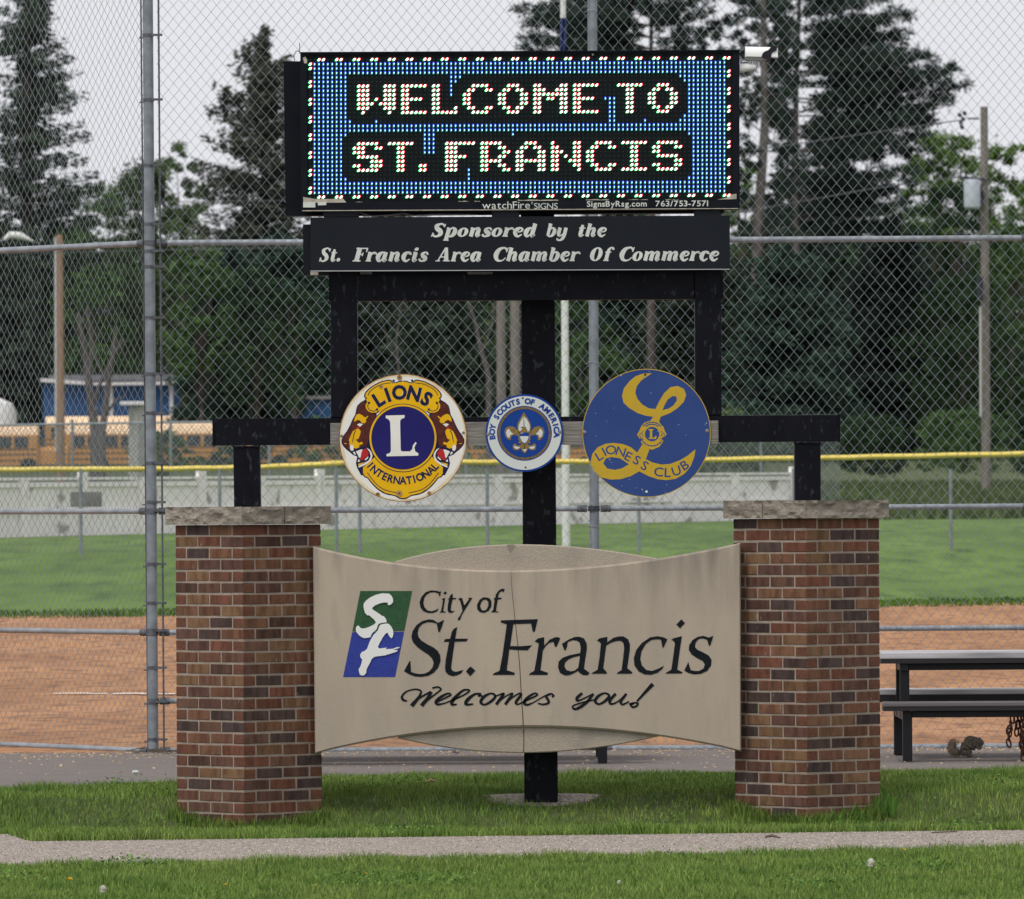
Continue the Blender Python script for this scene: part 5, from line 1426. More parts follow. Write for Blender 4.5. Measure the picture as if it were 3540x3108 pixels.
# ------------------------------------------------------------------ squirrel
def squirrel():
    Y = 54.3
    g = ground_z(Y) + .016
    c = P(3345, 2620, Y)
    k = Y / FPX                                 # metres per photo pixel
    t = thing('squirrel', (c.x, Y, g), 'small grey-brown squirrel crouched eating on the asphalt under the picnic table', 'squirrel')
    def skin(name, verts, edges, rad, m, root=0):
        me = bpy.data.meshes.new(name); me.from_pydata([tuple(v) for v in verts], edges, [])
        o = bpy.data.objects.new(name, me); COL.objects.link(o)
        md = o.modifiers.new('Skin', 'SKIN')
        for i, r_ in enumerate(rad):
            me.skin_vertices[0].data[i].radius = (r_, r_) if not isinstance(r_, tuple) else r_
            me.skin_vertices[0].data[i].use_root = (i == root)
        sb = o.modifiers.new('Sub', 'SUBSURF'); sb.levels = 2; sb.render_levels = 2
        o.parent = t
        me.materials.append(m)
        dg = bpy.context.evaluated_depsgraph_get(); dg.update()
        ev = bpy.data.meshes.new_from_object(o.evaluated_get(dg))
        ev.materials.clear(); ev.materials.append(m)
        for p in ev.polygons: p.use_smooth = True
        o.modifiers.clear(); o.data = ev
        ev.name = name
        bpy.data.meshes.remove(me)
        return o
    V = [(-.022, 0, .038), (.0, 0, .062), (.028, 0, .086), (.055, 0, .088), (.078, 0, .080), (.095, 0, .068),      # rump .. nose
         (-.020, -.030, .030), (.012, -.036, .022), (.000, -.036, .008), (.030, -.036, .006),                       # near hind leg
         (-.020, .030, .030), (.012, .036, .022), (.000, .036, .008), (.030, .036, .006),                            # far hind leg
         (.050, -.022, .066), (.066, -.022, .046), (.084, -.012, .052),                                              # near arm to the mouth
         (.050, .022, .066), (.066, .022, .046), (.084, .012, .052)]
    E = [(0, 1), (1, 2), (2, 3), (3, 4), (4, 5), (0, 6), (6, 7), (7, 8), (8, 9), (0, 10), (10, 11), (11, 12), (12, 13), (3, 14), (14, 15), (15, 16), (3, 17), (17, 18), (18, 19)]
    Rr = [.040, .046, .036, .026, .025, .010, .026, .016, .009, .007, .026, .016, .009, .007, .011, .008, .006, .011, .008, .006]
    V = [Vector(v) * 1.15 for v in V]; Rr = [r_ * (1.42 if i < 5 else 1.25) for i, r_ in enumerate(Rr)]
    skin('body', V, E, Rr, M['fur'])
    T = [(-.040, .0, .034), (-.062, 0, .022), (-.086, 0, .030), (-.098, 0, .054), (-.088, 0, .080), (-.072, 0, .088)]
    tl_ = skin('tail', [Vector(v) * 1.1 for v in T], [(i, i + 1) for i in range(5)], [.020, .026, .030, .030, .026, .012], M['fur_tail'])
    # loose hairs on tail and back
    hv, hf = [], []
    hr = random.Random(5)
    for kk in range(900):
        i = hr.randrange(1, 5); u = hr.random()
        p = Vector(T[i]) * 1.1 * (1 - u) + Vector(T[min(i + 1, 5)]) * 1.1 * u
        d = Vector((hr.gauss(0, 1), hr.gauss(0, 1), hr.gauss(0, 1))).normalized()
        a = p + d * .022; b = a + (d + Vector((-.4, 0, -.2))).normalized() * .02; s = d.cross(Vector((0, 1, .3))).normalized() * .0011
        n = len(hv); hv += [a - s, a + s, b]; hf.append((n, n + 1, n + 2))
    mb = Mb(); mb.add([v + wloc(t) for v in hv], hf); o = mb.build('tail_hair', M['fur_tail'], t); o['kind'] = 'stuff'
    for sy in (-1, 1):
        mb = Mb(); b0 = wloc(t) + Vector((.080, sy * .015, .108)) * 1.0
        mb.tube([b0 + Vector((0, 0, -.012)), b0 + Vector((.001, sy * .002, .003)), b0 + Vector((.002, sy * .004, .020))], [.008, .009, .002], 8)
        mb.build('ear', M['fur'], t, True)
        mb = Mb(); b0 = wloc(t) + Vector((.096, sy * .0235, .091))
        mb.tube([b0 + Vector((-.0035, 0, 0)), b0, b0 + Vector((.0035, 0, 0))], [.001, .0045, .001], 8); mb.build('eye', M['eye'], t, True)
    mb = Mb(); b0 = wloc(t) + Vector((.116, 0, .076)); mb.tube([b0 + Vector((-.003, 0, 0)), b0, b0 + Vector((.002, 0, 0))], [.002, .004, .001], 8); mb.build('nose', M['eye'], t)
    t.rotation_euler = (0, 0, R(-8))
squirrel()

# ------------------------------------------------------------------ ball-field fence, wall and far fence
def X_at(px, Y): return P(px, 1740, Y).x
Yo = 125.0
of = thing('outfield_fence', (X_at(1770, Yo), Yo, ground_z(Yo)), 'low chain-link outfield fence with a yellow plastic cap along its top', 'fence')
cap_pts = [(-160, 1626), (0, 1624), (300, 1622), (600, 1621), (900, 1615), (1060, 1608), (1180, 1601), (1300, 1598), (1700, 1598), (2000, 1596), (2400, 1590), (2840, 1583), (3200, 1576), (3540, 1569), (3720, 1565)]
for a, b in zip(cap_pts, cap_pts[1:]):
    mb = Mb(); m1 = [P(a[0] + (b[0] - a[0]) * q / 4, a[1] + (b[1] - a[1]) * q / 4 + math.sin(q * 2.1 + a[0]) * .9, Yo) for q in range(5)]
    mb.tube(m1, .042, 9); mb.build('yellow_cap', M['yellow_cap'], of, True)
for px in (-210, 279, 759, 1162, 1243, 1684, 2208, 2745, 3286):
    mb = Mb(); a = P(px, 1620, Yo - .03); zt_ = a.z
    mb.tube([(a.x, a.y, ground_z(Yo) - .05), (a.x, a.y, zt_)], .027, 8); mb.build('post', M['galv'], of, True)
chain_mesh(0, .03, 17.5, 1.46, (X_at(-200, Yo), Yo, ground_z(Yo)), (1, 0, 0), .075, .09, .0011, 'chain_mesh', of, M['wire_far'], 3)

# white panelled wall
wv = thing('white_board_wall', (P(1300, 1850, 165).x, 165, ground_z(165)), 'long low flaking white panelled wall behind the outfield fence', 'wall')
def wallpt(px):
    t_ = px / 2750.0
    Y = 150 + 40 * t_
    return P(px, 1740, Y).x, Y
def wall_seg(pa, pb, yo, z0a, z1a, z0b, z1b, th, name, m):
    (xa, Ya), (xb, Yb) = wallpt(pa), wallpt(pb)
    d = Vector((xb - xa, Yb - Ya, 0)).normalized(); n = Vector((d.y, -d.x, 0))
    o = n * yo
    vs_ = []
    for (x_, y_, z0, z1) in ((xa, Ya, z0a, z1a), (xb, Yb, z0b, z1b)):
        for z in (z0, z1):
            for q in (0, -th):
                p = Vector((x_, y_, z)) + o + n * q; vs_.append(p)
    mb = Mb(); mb.add(vs_, [(0, 4, 6, 2), (1, 3, 7, 5), (0, 2, 3, 1), (4, 5, 7, 6), (2, 6, 7, 3), (0, 1, 5, 4)])
    return mb.build(name, m, wv)
def wz(px, up):   # height above the ground line at this place
    Y = wallpt(px)[1]; return ground_z(Y) + up
pil_px = list(range(-130, 2751, 205))
for a, b in zip(pil_px, pil_px[1:]):
    wall_seg(a, b, 0, wz(a, -.05), wz(a, 1.02), wz(b, -.05), wz(b, 1.02), .08, 'wall_panel', M['wall_panel'])
    wall_seg(a, b, .05, wz(a, .93), wz(a, 1.01), wz(b, .93), wz(b, 1.01), .05, 'top_rail', M['wall_white'])
    wall_seg(a, b, .065, wz(a, 1.06), wz(a, 1.11), wz(b, 1.06), wz(b, 1.11), .10, 'cap_rail', M['wall_white'])
    wall_seg(a, b, .045, wz(a, .46), wz(a, .50), wz(b, .46), wz(b, .50), .03, 'middle_rail', M['wall_white'])
for i, a in enumerate(pil_px):
    wall_seg(a - 13, a + 13, .07, wz(a, -.05), wz(a, 1.055 if i % 2 else 1.24), wz(a, -.05), wz(a, 1.055 if i % 2 else 1.24), .07, 'pilaster', M['wall_white'])
mb = Mb(); a = P(243, 1700, 149.7); b = P(350, 1752, 149.7)
mb.box((a.x, 149.7, b.z), (b.x, 149.95, a.z), bev=.01); o = mb.build('utility_box', M['grey_box']); tag(o, 'grey metal box fixed low on the white wall at the left', 'box')

# far chain-link fence in front of the buses
Yq = 200.0
ff = thing('far_fence', (X_at(600, Yq), Yq, ground_z(Yq)), 'distant chain-link fence with grey pipe rail in front of the school buses', 'fence')
for (pa, pb, ya, yb) in ((-120, 420, 1472, 1463), (420, 1300, 1463, 1452), (1300, 2900, 1452, 1440)):
    mb = Mb(); mb.tube([P(pa, ya, Yq), P(pb, yb, Yq)], .034, 6); mb.build('rail', M['galv'], ff)
for px in range(-90, 2900, 340):
    a = P(px, 1450, Yq); mb = Mb(); mb.tube([(a.x, Yq, ground_z(Yq) - .05), (a.x, Yq, a.z)], .04, 6); mb.build('post', M['galv'], ff)
chain_mesh(0, .1, 21.5, P(600, 1460, Yq).z - ground_z(Yq), (X_at(-120, Yq), Yq + .05, ground_z(Yq)), (1, 0, 0), .11, .13, .014, 'chain_mesh', ff, M['wire_far'], 3)

# ------------------------------------------------------------------ poles
def pole(name, px, ytop, Y, r0, r1, m, label, cat, base_z=None, n=12, lean=0):
    a = P(px, ytop, Y); z0 = ground_z(Y) - .1
    t = thing(name, (a.x, Y, z0 + .1), label, cat)
    mb = Mb(); mb.tube([(a.x - lean, Y, z0), (a.x, Y, (z0 + a.z) / 2), (a.x, Y, a.z)], [r0, (r0 + r1) / 2, r1], n); mb.build('shaft', m, t, True)
    return t, a
t, a = pole('wooden_pole', 205, 812, 290, .17, .125, M['pole_tan'], 'tan wooden pole with a white conduit up its side, left of the backstop corner post', 'pole')
mb = Mb(); mb.tube([(a.x - .15, 289.9, ground_z(290) + 1.4), (a.x - .13, 289.9, a.z - .1)], .045, 8); mb.build('conduit', M['pvc'], t, True)
# street lamp reaching in from the left
t, a = pole('street_lamp', -60, 880, 290, .1, .07, M['galv'], 'street lamp with a pale cobra head at the left edge of the view', 'street lamp')
mb = Mb(); mb.tube([P(-60, 885, 290), P(-20, 838, 290), P(30, 826, 290)], .035, 8); mb.build('arm', M['galv'], t, True)
mb = Mb(); mb.tube([P(15, 828, 290), P(35, 812, 290), P(70, 815, 290), P(115, 834, 290)], [.07, .13, .14, .03], 10); mb.build('lamp_head', M['white_paint'], t, True)
t, a = pole('utility_pole', 3402, 369, 250, .145, .115, M['pole_wood'], 'tall wooden utility pole carrying a grey transformer at the right', 'utility pole')
mb = Mb(); mb.tube([P(3385, 410, 249.9), P(3345, 410, 249.9)], .03, 6); mb.build('bracket_arm', M['dark_metal'], t)
for (x_, y_) in ((3318, 398), (3330, 412), (3322, 425), (3335, 392), (3326, 440)):
    mb = Mb(); mb.tube([P(x_ - 6, y_ - 8, 249.8), P(x_, y_, 249.8), P(x_ + 5, y_ + 6, 249.8)], [.02, .07, .03], 8); mb.build('insulator', M['dark_metal'], t)
mb = Mb(); mb.tube([P(3360, 620, 249.6), P(3360, 627, 249.6), P(3361, 716, 249.6), P(3361, 722, 249.6)], [.20, .25, .25, .20], 16); mb.build('transformer', M['transformer'], t, True)
mb = Mb(); mb.tube([P(3318, 612, 249.8), P(3420, 622, 249.8)], .04, 6)
for x_ in (3322, 3340, 3368): mb.tube([P(x_, 612, 249.8), P(x_ - 2, 588, 249.8)], .03, 6)
mb.build('cross_arm', M['dark_metal'], t)
mb = Mb(); mb.tube([P(3388, 640, 249.7), P(3397, 680, 249.7), P(3396, 705, 249.7)], .06, 6); mb.build('cutout_fuse', M['dark_metal'], t)
mb = Mb(); mb.tube([P(3388, 955, 249.6), P(3389, 1040, 249.6)], .1, 8); mb.build('junction_box', M['dark_metal'], t)
mb = Mb(); mb.tube([P(3389, 1060, 249.7), P(3390, 1440, 249.7)], .035, 6); mb.build('conduit', M['pvc'], t)
def wire_obj(pts, r, label):
    mb = Mb(); mb.tube(pts, r, 4); o = mb.build('power_line', M['galv_dark']); tag(o, label, 'power line')
wire_obj([P(3325, 415, 249.8), P(3200, 432, 252), P(2600, 520, 270)], .018, 'thin overhead wire sloping down left from the transformer pole, upper')
wire_obj([P(3330, 610, 249.8), P(3000, 655, 256), P(2500, 745, 270)], .018, 'thin overhead wire sloping down left from the transformer pole, lower')
wire_obj([P(-80, 706, 262), P(1300, 690, 262)], .012, 'faint overhead wire crossing in front of the left trees, upper')
wire_obj([P(-80, 878, 262), P(1300, 850, 262)], .012, 'faint overhead wire crossing in front of the left trees, lower')
t, a = pole('flagpole', 1946, -60, 132, .066, .045, M['white_paint'], 'white flagpole right behind the black centre post', 'flagpole')
mb = Mb()
vs_, fs_ = [], []
for i in range(13):
    for j in range(7):
        p = P(1936 + j * 3.6, 62 + i * 10, 131.85)
        vs_.append(p + Vector((0, .05 * math.sin(j * 1.9 + i * .4), 0)))
for i in range(12):
    for j in range(6):
        q = i * 7 + j; fs_.append((q, q + 1, q + 8, q + 7))
mb.add(vs_ + [v + Vector((0, .004, 0)) for v in vs_], fs_ + [tuple(k_ + 91 for k_ in f) for f in fs_])
o = mb.build('flag', M['flag'], None, True); tag(o, 'dark blue flag hanging limp from the white flagpole', 'flag')
for (px, yt, Y, r_, lb_) in ((1729, 1030, 285, .17, 'grey-brown wooden pole seen through the frame, left of the centre post'), (1778, 1030, 300, .19, 'thicker weathered wooden pole seen through the frame beside the centre post')):
    pole('wooden_pole', px, 660, Y, r_, r_ * .85, M['pole_wood'], lb_, 'pole')
t, a = pole('concrete_post', 478, 1392, 285, .36, .34, M['conc_post'], 'broad pale concrete post in front of the blue building', 'post', n=4)
mb = Mb(); p = P(415, 1388, 284.6); q = P(506, 1401, 284.6); mb.box((p.x, 284.4, q.z), (q.x, 285.3, p.z), bev=.02); mb.build('post_cap', M['trim_white'], t)

# ------------------------------------------------------------------ blue building, tank, buses
Yb_ = 474.0
bl = thing('blue_building', P(375, 1600, Yb_), 'blue sided building with white trim and grey roof behind the school buses', 'building')
def bbox(name, m, x0, y0, x1, y1, Y, d, parent, bev=0):
    a = P(x0, y1, Y); b = P(x1, y0, Y); mb = Mb(); mb.box((a.x, Y, min(a.z, b.z)), (b.x, Y + d, max(a.z, b.z)), bev=bev); return mb.build(name, m, parent)
bbox('wall', M['bldg_blue'], 150, 1322, 600, 1650, Yb_, 9, bl)
mb = Mb()
q = [P(140, 1307, Yb_ - .6), P(260, 1316, Yb_ - .6), P(330, 1322, Yb_ - .6), P(606, 1318, Yb_ - .6), P(606, 1330, Yb_ - .6), P(330, 1332, Yb_ - .6), P(255, 1328, Yb_ - .6), P(140, 1320, Yb_ - .6)]
mb.add(q + [p + Vector((0, .5, 0)) for p in q], [(0, 1, 6, 7), (1, 2, 5, 6), (2, 3, 4, 5), (8, 9, 14, 15), (9, 10, 13, 14), (10, 11, 12, 13), (0, 1, 9, 8), (1, 2, 10, 9), (2, 3, 11, 10), (7, 6, 14, 15), (6, 5, 13, 14), (5, 4, 12, 13)])
mb.build('eaves_trim', M['trim_white'], bl)
bbox('roof', M['roof_grey'], 170, 1294, 600, 1318, Yb_ + 1.5, 7, bl)
for x_ in (384, 592): bbox('corner_trim', M['trim_white'], x_ - 5, 1326, x_ + 6, 1600, Yb_ - .12, .12, bl)
bbox('door', M['trim_white'], 318, 1405, 336, 1600, Yb_ - .1, .1, bl)
st = []
c = (331, 1378)
for k in range(10):
    rr = 12 if k % 2 == 0 else 5
    st.append((c[0] + rr * math.sin(k * math.pi / 5), c[1] - rr * math.cos(k * math.pi / 5)))
mb = Mb(); mb.poly(st, Yb_ - .1, .08); mb.build('star_sign', M['trim_white'], bl)
sh = thing('blue_shed', P(1075, 1600, 470), 'small blue shed mostly hidden by dark leaves beside the left upright', 'shed')
bbox('wall', M['bldg_blue'], 1000, 1382, 1150, 1640, 470, 3, sh)
bbox('roof', M['roof_grey'], 994, 1368, 1156, 1381, 469.8, 3.4, sh)
mb = Mb(); c = P(-8, 1440, 470)
mb.tube([c + Vector((0, 0, -3)), c + Vector((0, 0, .2)), c + Vector((0, 0, .75)), c + Vector((0, 0, 1.05))], [1.1, 1.1, .85, .2], 20)
o = mb.build('white_tank', M['white_paint'], None, True); tag(o, 'rounded white tank at the left edge behind the buses', 'tank')

def make_bus(label):
    """school bus, built along +x, 10.5 m long"""
    t = thing('school_bus', (0, 0, 0), label, 'school bus', 'yellow school buses parked in rows beyond the field')
    L_, W_2, zb_, zt_ = 10.4, 1.2, .55, 2.75
    prof = [(-W_2, zb_), (-W_2, 2.15), (-W_2 * .93, 2.5), (-W_2 * .72, 2.68), (-.4, zt_), (.4, zt_), (W_2 * .72, 2.68), (W_2 * .93, 2.5), (W_2, 2.15), (W_2, zb_)]
    def loft(sec, xs, name, m, sm=False):
        mb = Mb(); n = len(sec)
        vs_ = [(x_, y_, z_) for x_ in xs for (y_, z_) in sec]
        fs_ = []
        for i in range(len(xs) - 1):
            for k in range(n): fs_.append((i * n + k, i * n + (k + 1) % n, (i + 1) * n + (k + 1) % n, (i + 1) * n + k))
        fs_ += [tuple(range(n)), tuple((len(xs) - 1) * n + k for k in range(n))]
        mb.add(vs_, fs_); return mb.build(name, m, t, sm)
    low_ = [(-W_2, zb_), (-W_2, 2.18), (W_2, 2.18), (W_2, zb_)]
    loft(low_, [0, L_ - 1.6], 'body', M['bus_yellow'])
    rf = [(-W_2, 2.182), (-W_2 * .95, 2.45), (-W_2 * .74, 2.66), (-.4, zt_), (.4, zt_), (W_2 * .74, 2.66), (W_2 * .95, 2.45), (W_2, 2.182)]
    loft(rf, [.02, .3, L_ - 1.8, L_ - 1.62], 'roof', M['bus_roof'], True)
    hood = [(-1.0, .6), (-1.0, 1.35), (-.8, 1.55), (.8, 1.55), (1.0, 1.35), (1.0, .6)]
    loft(hood, [L_ - 1.598, L_ - .2, L_], 'hood', M['bus_yellow'])
    for side in (-1, 1):
        for k in range(9):
            mb = Mb(); x_ = .35 + k * .9
            mb.box((x_, side * W_2 - .015, 1.50), (x_ + .74, side * W_2 + .015, 2.10)); mb.build('window', M['bus_glass'], t)
        for z_ in (.80, 1.12, 1.40):
            mb = Mb(); mb.box((.03, side * W_2 - .02, z_), (L_ - 1.65, side * W_2 + .02, z_ + .055)); mb.build('rub_rail', M['bus_black'], t)
    for x_ in (1.9, L_ - 2.1):
        for side in (-1, 1):
            mb = Mb(); mb.tube([(x_, side * W_2 - side * .28, .48), (x_, side * W_2 + side * .02, .48)], .48, 18); mb.build('wheel', M['rubber'], t)
    mb = Mb(); mb.box((L_ - 1.66, -1.02, 1.60), (L_ - 1.56, 1.02, 2.15)); mb.build('windscreen', M['bus_glass'], t)
    for side in (-.5, .5):
        mb = Mb(); mb.box((-.03, side - .4, 1.5), (.03, side + .4, 2.1)); mb.build('rear_window', M['bus_glass'], t)
    return t
bus0 = make_bus('school bus seen behind the far fence below the blue building')
spots = [(bus0, 160, 470, 1440, 0, 'school bus farthest back, its pale roof in front of the blue building'),
         (None, -560, 462, 1442, 0, 'school bus at the left edge below the white tank'),
         (None, 228, 445, 1466, 0, 'nearer school bus with dark windows right of the tan pole'),
         (None, 850, 455, 1462, 0, 'school bus behind the left end of the black beam'),
         (None, -430, 440, 1472, 0, 'nearer school bus at the left edge behind the far fence'),
         (None, 1500, 452, 1470, 0, 'school bus glimpsed behind the small round scout sign')]
for b, px, Y, yr, rz, lab in spots:
    o = b or copy_tree(bus0)
    p = P(px, yr, Y)
    o.location = (p.x, Y, p.z - 2.75); o.rotation_euler = (0, 0, R(rz)); o['label'] = lab

# ------------------------------------------------------------------ trees
def leafmat(name, c, c2, c3=None):
    c, c2, c3 = [tuple(q * 1.15 for q in k_) for k_ in (c, c2, c3)]
    return mat(name, c, .75, 0, .35, c2, 1.3 if c3 else None, c3, island=.38, spec=.15, lo=.3, hi=.7, lo2=.6, hi2=.75)
M['needle'] = leafmat('spruce_needles', (.052, .080, .050), (.040, .062, .042), (.09, .10, .055))
M['needle_blue'] = leafmat('blue_spruce_needles', (.040, .078, .052), (.026, .050, .034), (.07, .12, .075))
M['needle_brown'] = leafmat('worn_spruce_needles', (.068, .080, .055), (.050, .062, .045), (.13, .10, .055))
M['pine'] = leafmat('pine_needles', (.036, .058, .042), (.026, .042, .032), (.052, .08, .052))
M['leaf_bright'] = leafmat('bright_leaves', (.105, .175, .04), (.075, .135, .032), (.15, .23, .05))
M['leaf_mid'] = leafmat('mid_leaves', (.070, .130, .042), (.052, .098, .035), (.11, .185, .055))
M['leaf_dark'] = leafmat('dark_leaves', (.030, .060, .024), (.022, .044, .02), (.055, .10, .032))
M['leaf_pale'] = leafmat('pale_leaves', (.105, .155, .068), (.080, .125, .055), (.15, .20, .08))
M['bark'] = mat('bark', (.12, .10, .085), .95, 0, 3, (.08, .068, .058), stretch=(1, 1, .3))
M['bark_pale'] = mat('pale_bark', (.17, .15, .135), .95, 0, 2, (.09, .08, .072), stretch=(1, 1, .3))
M['bark_grey'] = mat('grey_bark', (.135, .12, .115), .95, 0, 2, (.085, .078, .072), stretch=(1, 1, .3))

def leaves(C, D, Ln, Wd, seed):
    """thin rhombic leaves/needle sprays; C centres, D directions"""
    g = np.random.default_rng(seed)
    n = len(C)
    D = D / (np.linalg.norm(D, axis=1, keepdims=True) + 1e-9)
    U = g.normal(size=(n, 3)); U -= (U * D).sum(1, keepdims=True) * D
    U /= (np.linalg.norm(U, axis=1, keepdims=True) + 1e-9)
    Ln = np.asarray(Ln).reshape(-1, 1) * np.ones((n, 1)); Wd = np.asarray(Wd).reshape(-1, 1) * np.ones((n, 1))
    a = C - D * Ln * .5; b = C + U * Wd * .5; c = C + D * Ln * .5; d = C - U * Wd * .5
    V = np.stack([a, b, c, d], 1).reshape(-1, 3)
    F = np.arange(4 * n).reshape(-1, 4)
    return V, F

def tree_root(px, Y, label, cat='tree', group=None, name='spruce_tree'):
    x = X_at(px, Y)
    return thing(name, (x, Y, ground_z(Y) - .1), label, cat, group)

def spruce(px, ytop, Y, halfw_px, label, m, seed, low=.06, density=1.0, lean_px=0, shape=.85, ragged=.35, group=None, top_px=None):
    g = np.random.default_rng(seed)
    t = tree_root(px, Y, label, group=group)
    top = P(top_px if top_px is not None else px, ytop, Y)
    base = Vector((X_at(px, Y), Y, ground_z(Y) - .1))
    H = top.z - base.z; Rm = halfw_px * Y / FPX
    mb = Mb(); mb.tube([base, base + (top - base) * .5, top], [H * .016, H * .009, .02], 8)
    mb.build('trunk', M['bark'], t, True)
    Cs, Ds, Ls = [], [], []
    bm_ = Mb()
    z = low
    while z < .985:
        r0 = Rm * min(1, ((1 - z) ** shape) * 1.12 * min(1, (1 - z) / .13) ** .55 + .012)
        nb = max(4, int(7 * (1 - z) + 5))
        for b in range(nb):
            az = g.uniform(0, 2 * math.pi)
            L_ = r0 * g.uniform(1 - ragged, 1.08)
            if g.random() < .10: L_ *= .55
            st = base + (top - base) * min(.99, z + g.uniform(-.008, .008))
            dirh = np.array([math.cos(az), math.sin(az), 0])
            k = max(6, int(L_ / .125 * density))
            u = g.uniform(.06, 1, k) ** .75
            droop = g.uniform(.10, .30) * (1 - z * .9)
            lift = .16 + .35 * z
            zz = L_ * (lift * u - droop * 2.4 * u * u + droop * 1.1 * u ** 3 * 1.2)
            cen = np.array(st)[None, :] + dirh[None, :] * (u * L_)[:, None]
            cen[:, 2] += zz
            side = np.array([-dirh[1], dirh[0], 0])
            q = 4
            for _ in range(q):
                spread = g.normal(0, 1, k) * (.24 + .14 * (1 - u)) * L_ * .42
                c2 = cen + side[None, :] * spread[:, None]
                c2[:, 2] -= np.abs(spread) * .30 + g.uniform(-.16, .34, k)
                dd = dirh[None, :] * .8 + side[None, :] * np.sign(spread)[:, None] * .7 + g.normal(0, .28, (k, 3))
                dd[:, 2] -= .15
                Cs.append(c2); Ds.append(dd); Ls.append(g.uniform(.22, .42, k))
            if b % 2 == 0:
                a_ = Vector(cen[np.argmin(u)]); 
                e_ = Vector(cen[np.argmax(u)])
                bm_.tube([st, (Vector(st) + e_) / 2 + Vector((0, 0, L_ * .05)), e_], [.035, .022, .008], 3, cap=False)
        z += .016 + .010 * (1 - z)
    # dense inner foliage hugging the trunk
    nc = int(2600 * density); zc = low + (1 - low) * g.uniform(0, .97, nc) ** 1.1
    rc = Rm * ((1 - zc) ** shape) * np.abs(g.normal(0, .24, nc)) + .06; ac = g.uniform(0, 2 * math.pi, nc)
    cc = np.array(base)[None, :] + np.array(top - base)[None, :] * zc[:, None]
    rc = rc * np.minimum(1, (1 - zc) / .13)
    cc[:, 0] += rc * np.cos(ac); cc[:, 1] += rc * np.sin(ac); cc[:, 2] -= rc * .25
    Cs.append(cc); Ds.append(np.stack([np.cos(ac), np.sin(ac), -.3 + g.normal(0, .3, nc)], 1)); Ls.append(g.uniform(.35, .7, nc))
    C = np.concatenate(Cs); D = np.concatenate(Ds); L_ = np.concatenate(Ls)
    V, F = leaves(C, D, L_, L_ * g.uniform(.34, .66, len(L_)), seed)
    np_mesh('crown', V, F, m, t)
    if bm_.v: bm_.build('limbs', M['bark'], t)['kind'] = 'stuff'
    return t

def pine_clumps(tips, r, n, seed, flat_=.75):
    g = np.random.default_rng(seed)
    T = np.repeat(np.array(tips), n, 0)
    rr = np.repeat(np.array(r), n)
    d = g.normal(size=(len(T), 3)); d[:, 2] = d[:, 2] * flat_ + .25
    d /= np.linalg.norm(d, axis=1, keepdims=True)
    C = T + d * (rr * g.uniform(.2, .9, len(T)))[:, None]
    return C, d + g.normal(0, .25, d.shape)

def pine(px0, Y, trunk_px, label, branches, m, seed, bark, clump=.55, name='pine_tree', r0=.24, nleaf=46, ustart=.3):
    """trunk_px: list of (px,py); branches: (py at trunk, px tip, py tip)"""
    g = random.Random(seed); gn = np.random.default_rng(seed)
    t = tree_root(px0, Y, label, name=name)
    pts = [P(a, b, Y) for a, b in trunk_px]
    pts = [Vector((pts[0].x, Y, ground_z(Y) - .1))] + pts
    rs = [r0 * (1 - .75 * i / (len(pts) - 1)) for i in range(len(pts))]
    mb = Mb(); mb.tube(pts, rs, 10); mb.build('trunk', bark, t, True)
    def on_trunk(py):
        for (a, b) in zip(pts, pts[1:]):
            z = P(trunk_px[0][0], py, Y).z
            if min(a.z, b.z) <= z <= max(a.z, b.z):
                return a + (b - a) * ((z - a.z) / (b.z - a.z + 1e-9))
        return pts[-1]
    bm_ = Mb(); tips, rad = [], []
    for (pt, tx, ty) in branches:
        s = on_trunk(pt); e = P(tx, ty, Y) + Vector((0, g.uniform(-2.2, 2.2), 0))
        mid = (s + e) / 2 + Vector((0, 0, -abs(e.x - s.x) * g.uniform(-.02, .12)))
        bm_.tube([s, mid, e], [.05, .035, .014], 5, cap=False)
        L_ = (e - s).length
        k = max(3, int(L_ / .42))
        for i in range(k):
            u = ustart + (1 - ustart) * (i + g.random() * .6) / k
            p = s * (1 - u) ** 2 + mid * (2 * u * (1 - u)) + e * u * u
            for _ in range(2):
                q = p + Vector((g.gauss(0, .22), g.gauss(0, .55), g.gauss(.05, .16)))
                tips.append(q[:]); rad.append(clump * g.uniform(.5, 1.0))
                if g.random() < .35: bm_.tube([p, q], [.014, .006], 3, cap=False)
    C, D = pine_clumps(tips, rad, nleaf, seed)
    L_ = gn.uniform(.22, .42, len(C))
    V, F = leaves(C, D, L_, L_ * gn.uniform(.16, .34, len(C)), seed)
    np_mesh('crown', V, F, m, t)
    bm_.build('limbs', bark, t)['kind'] = 'stuff'
    return t

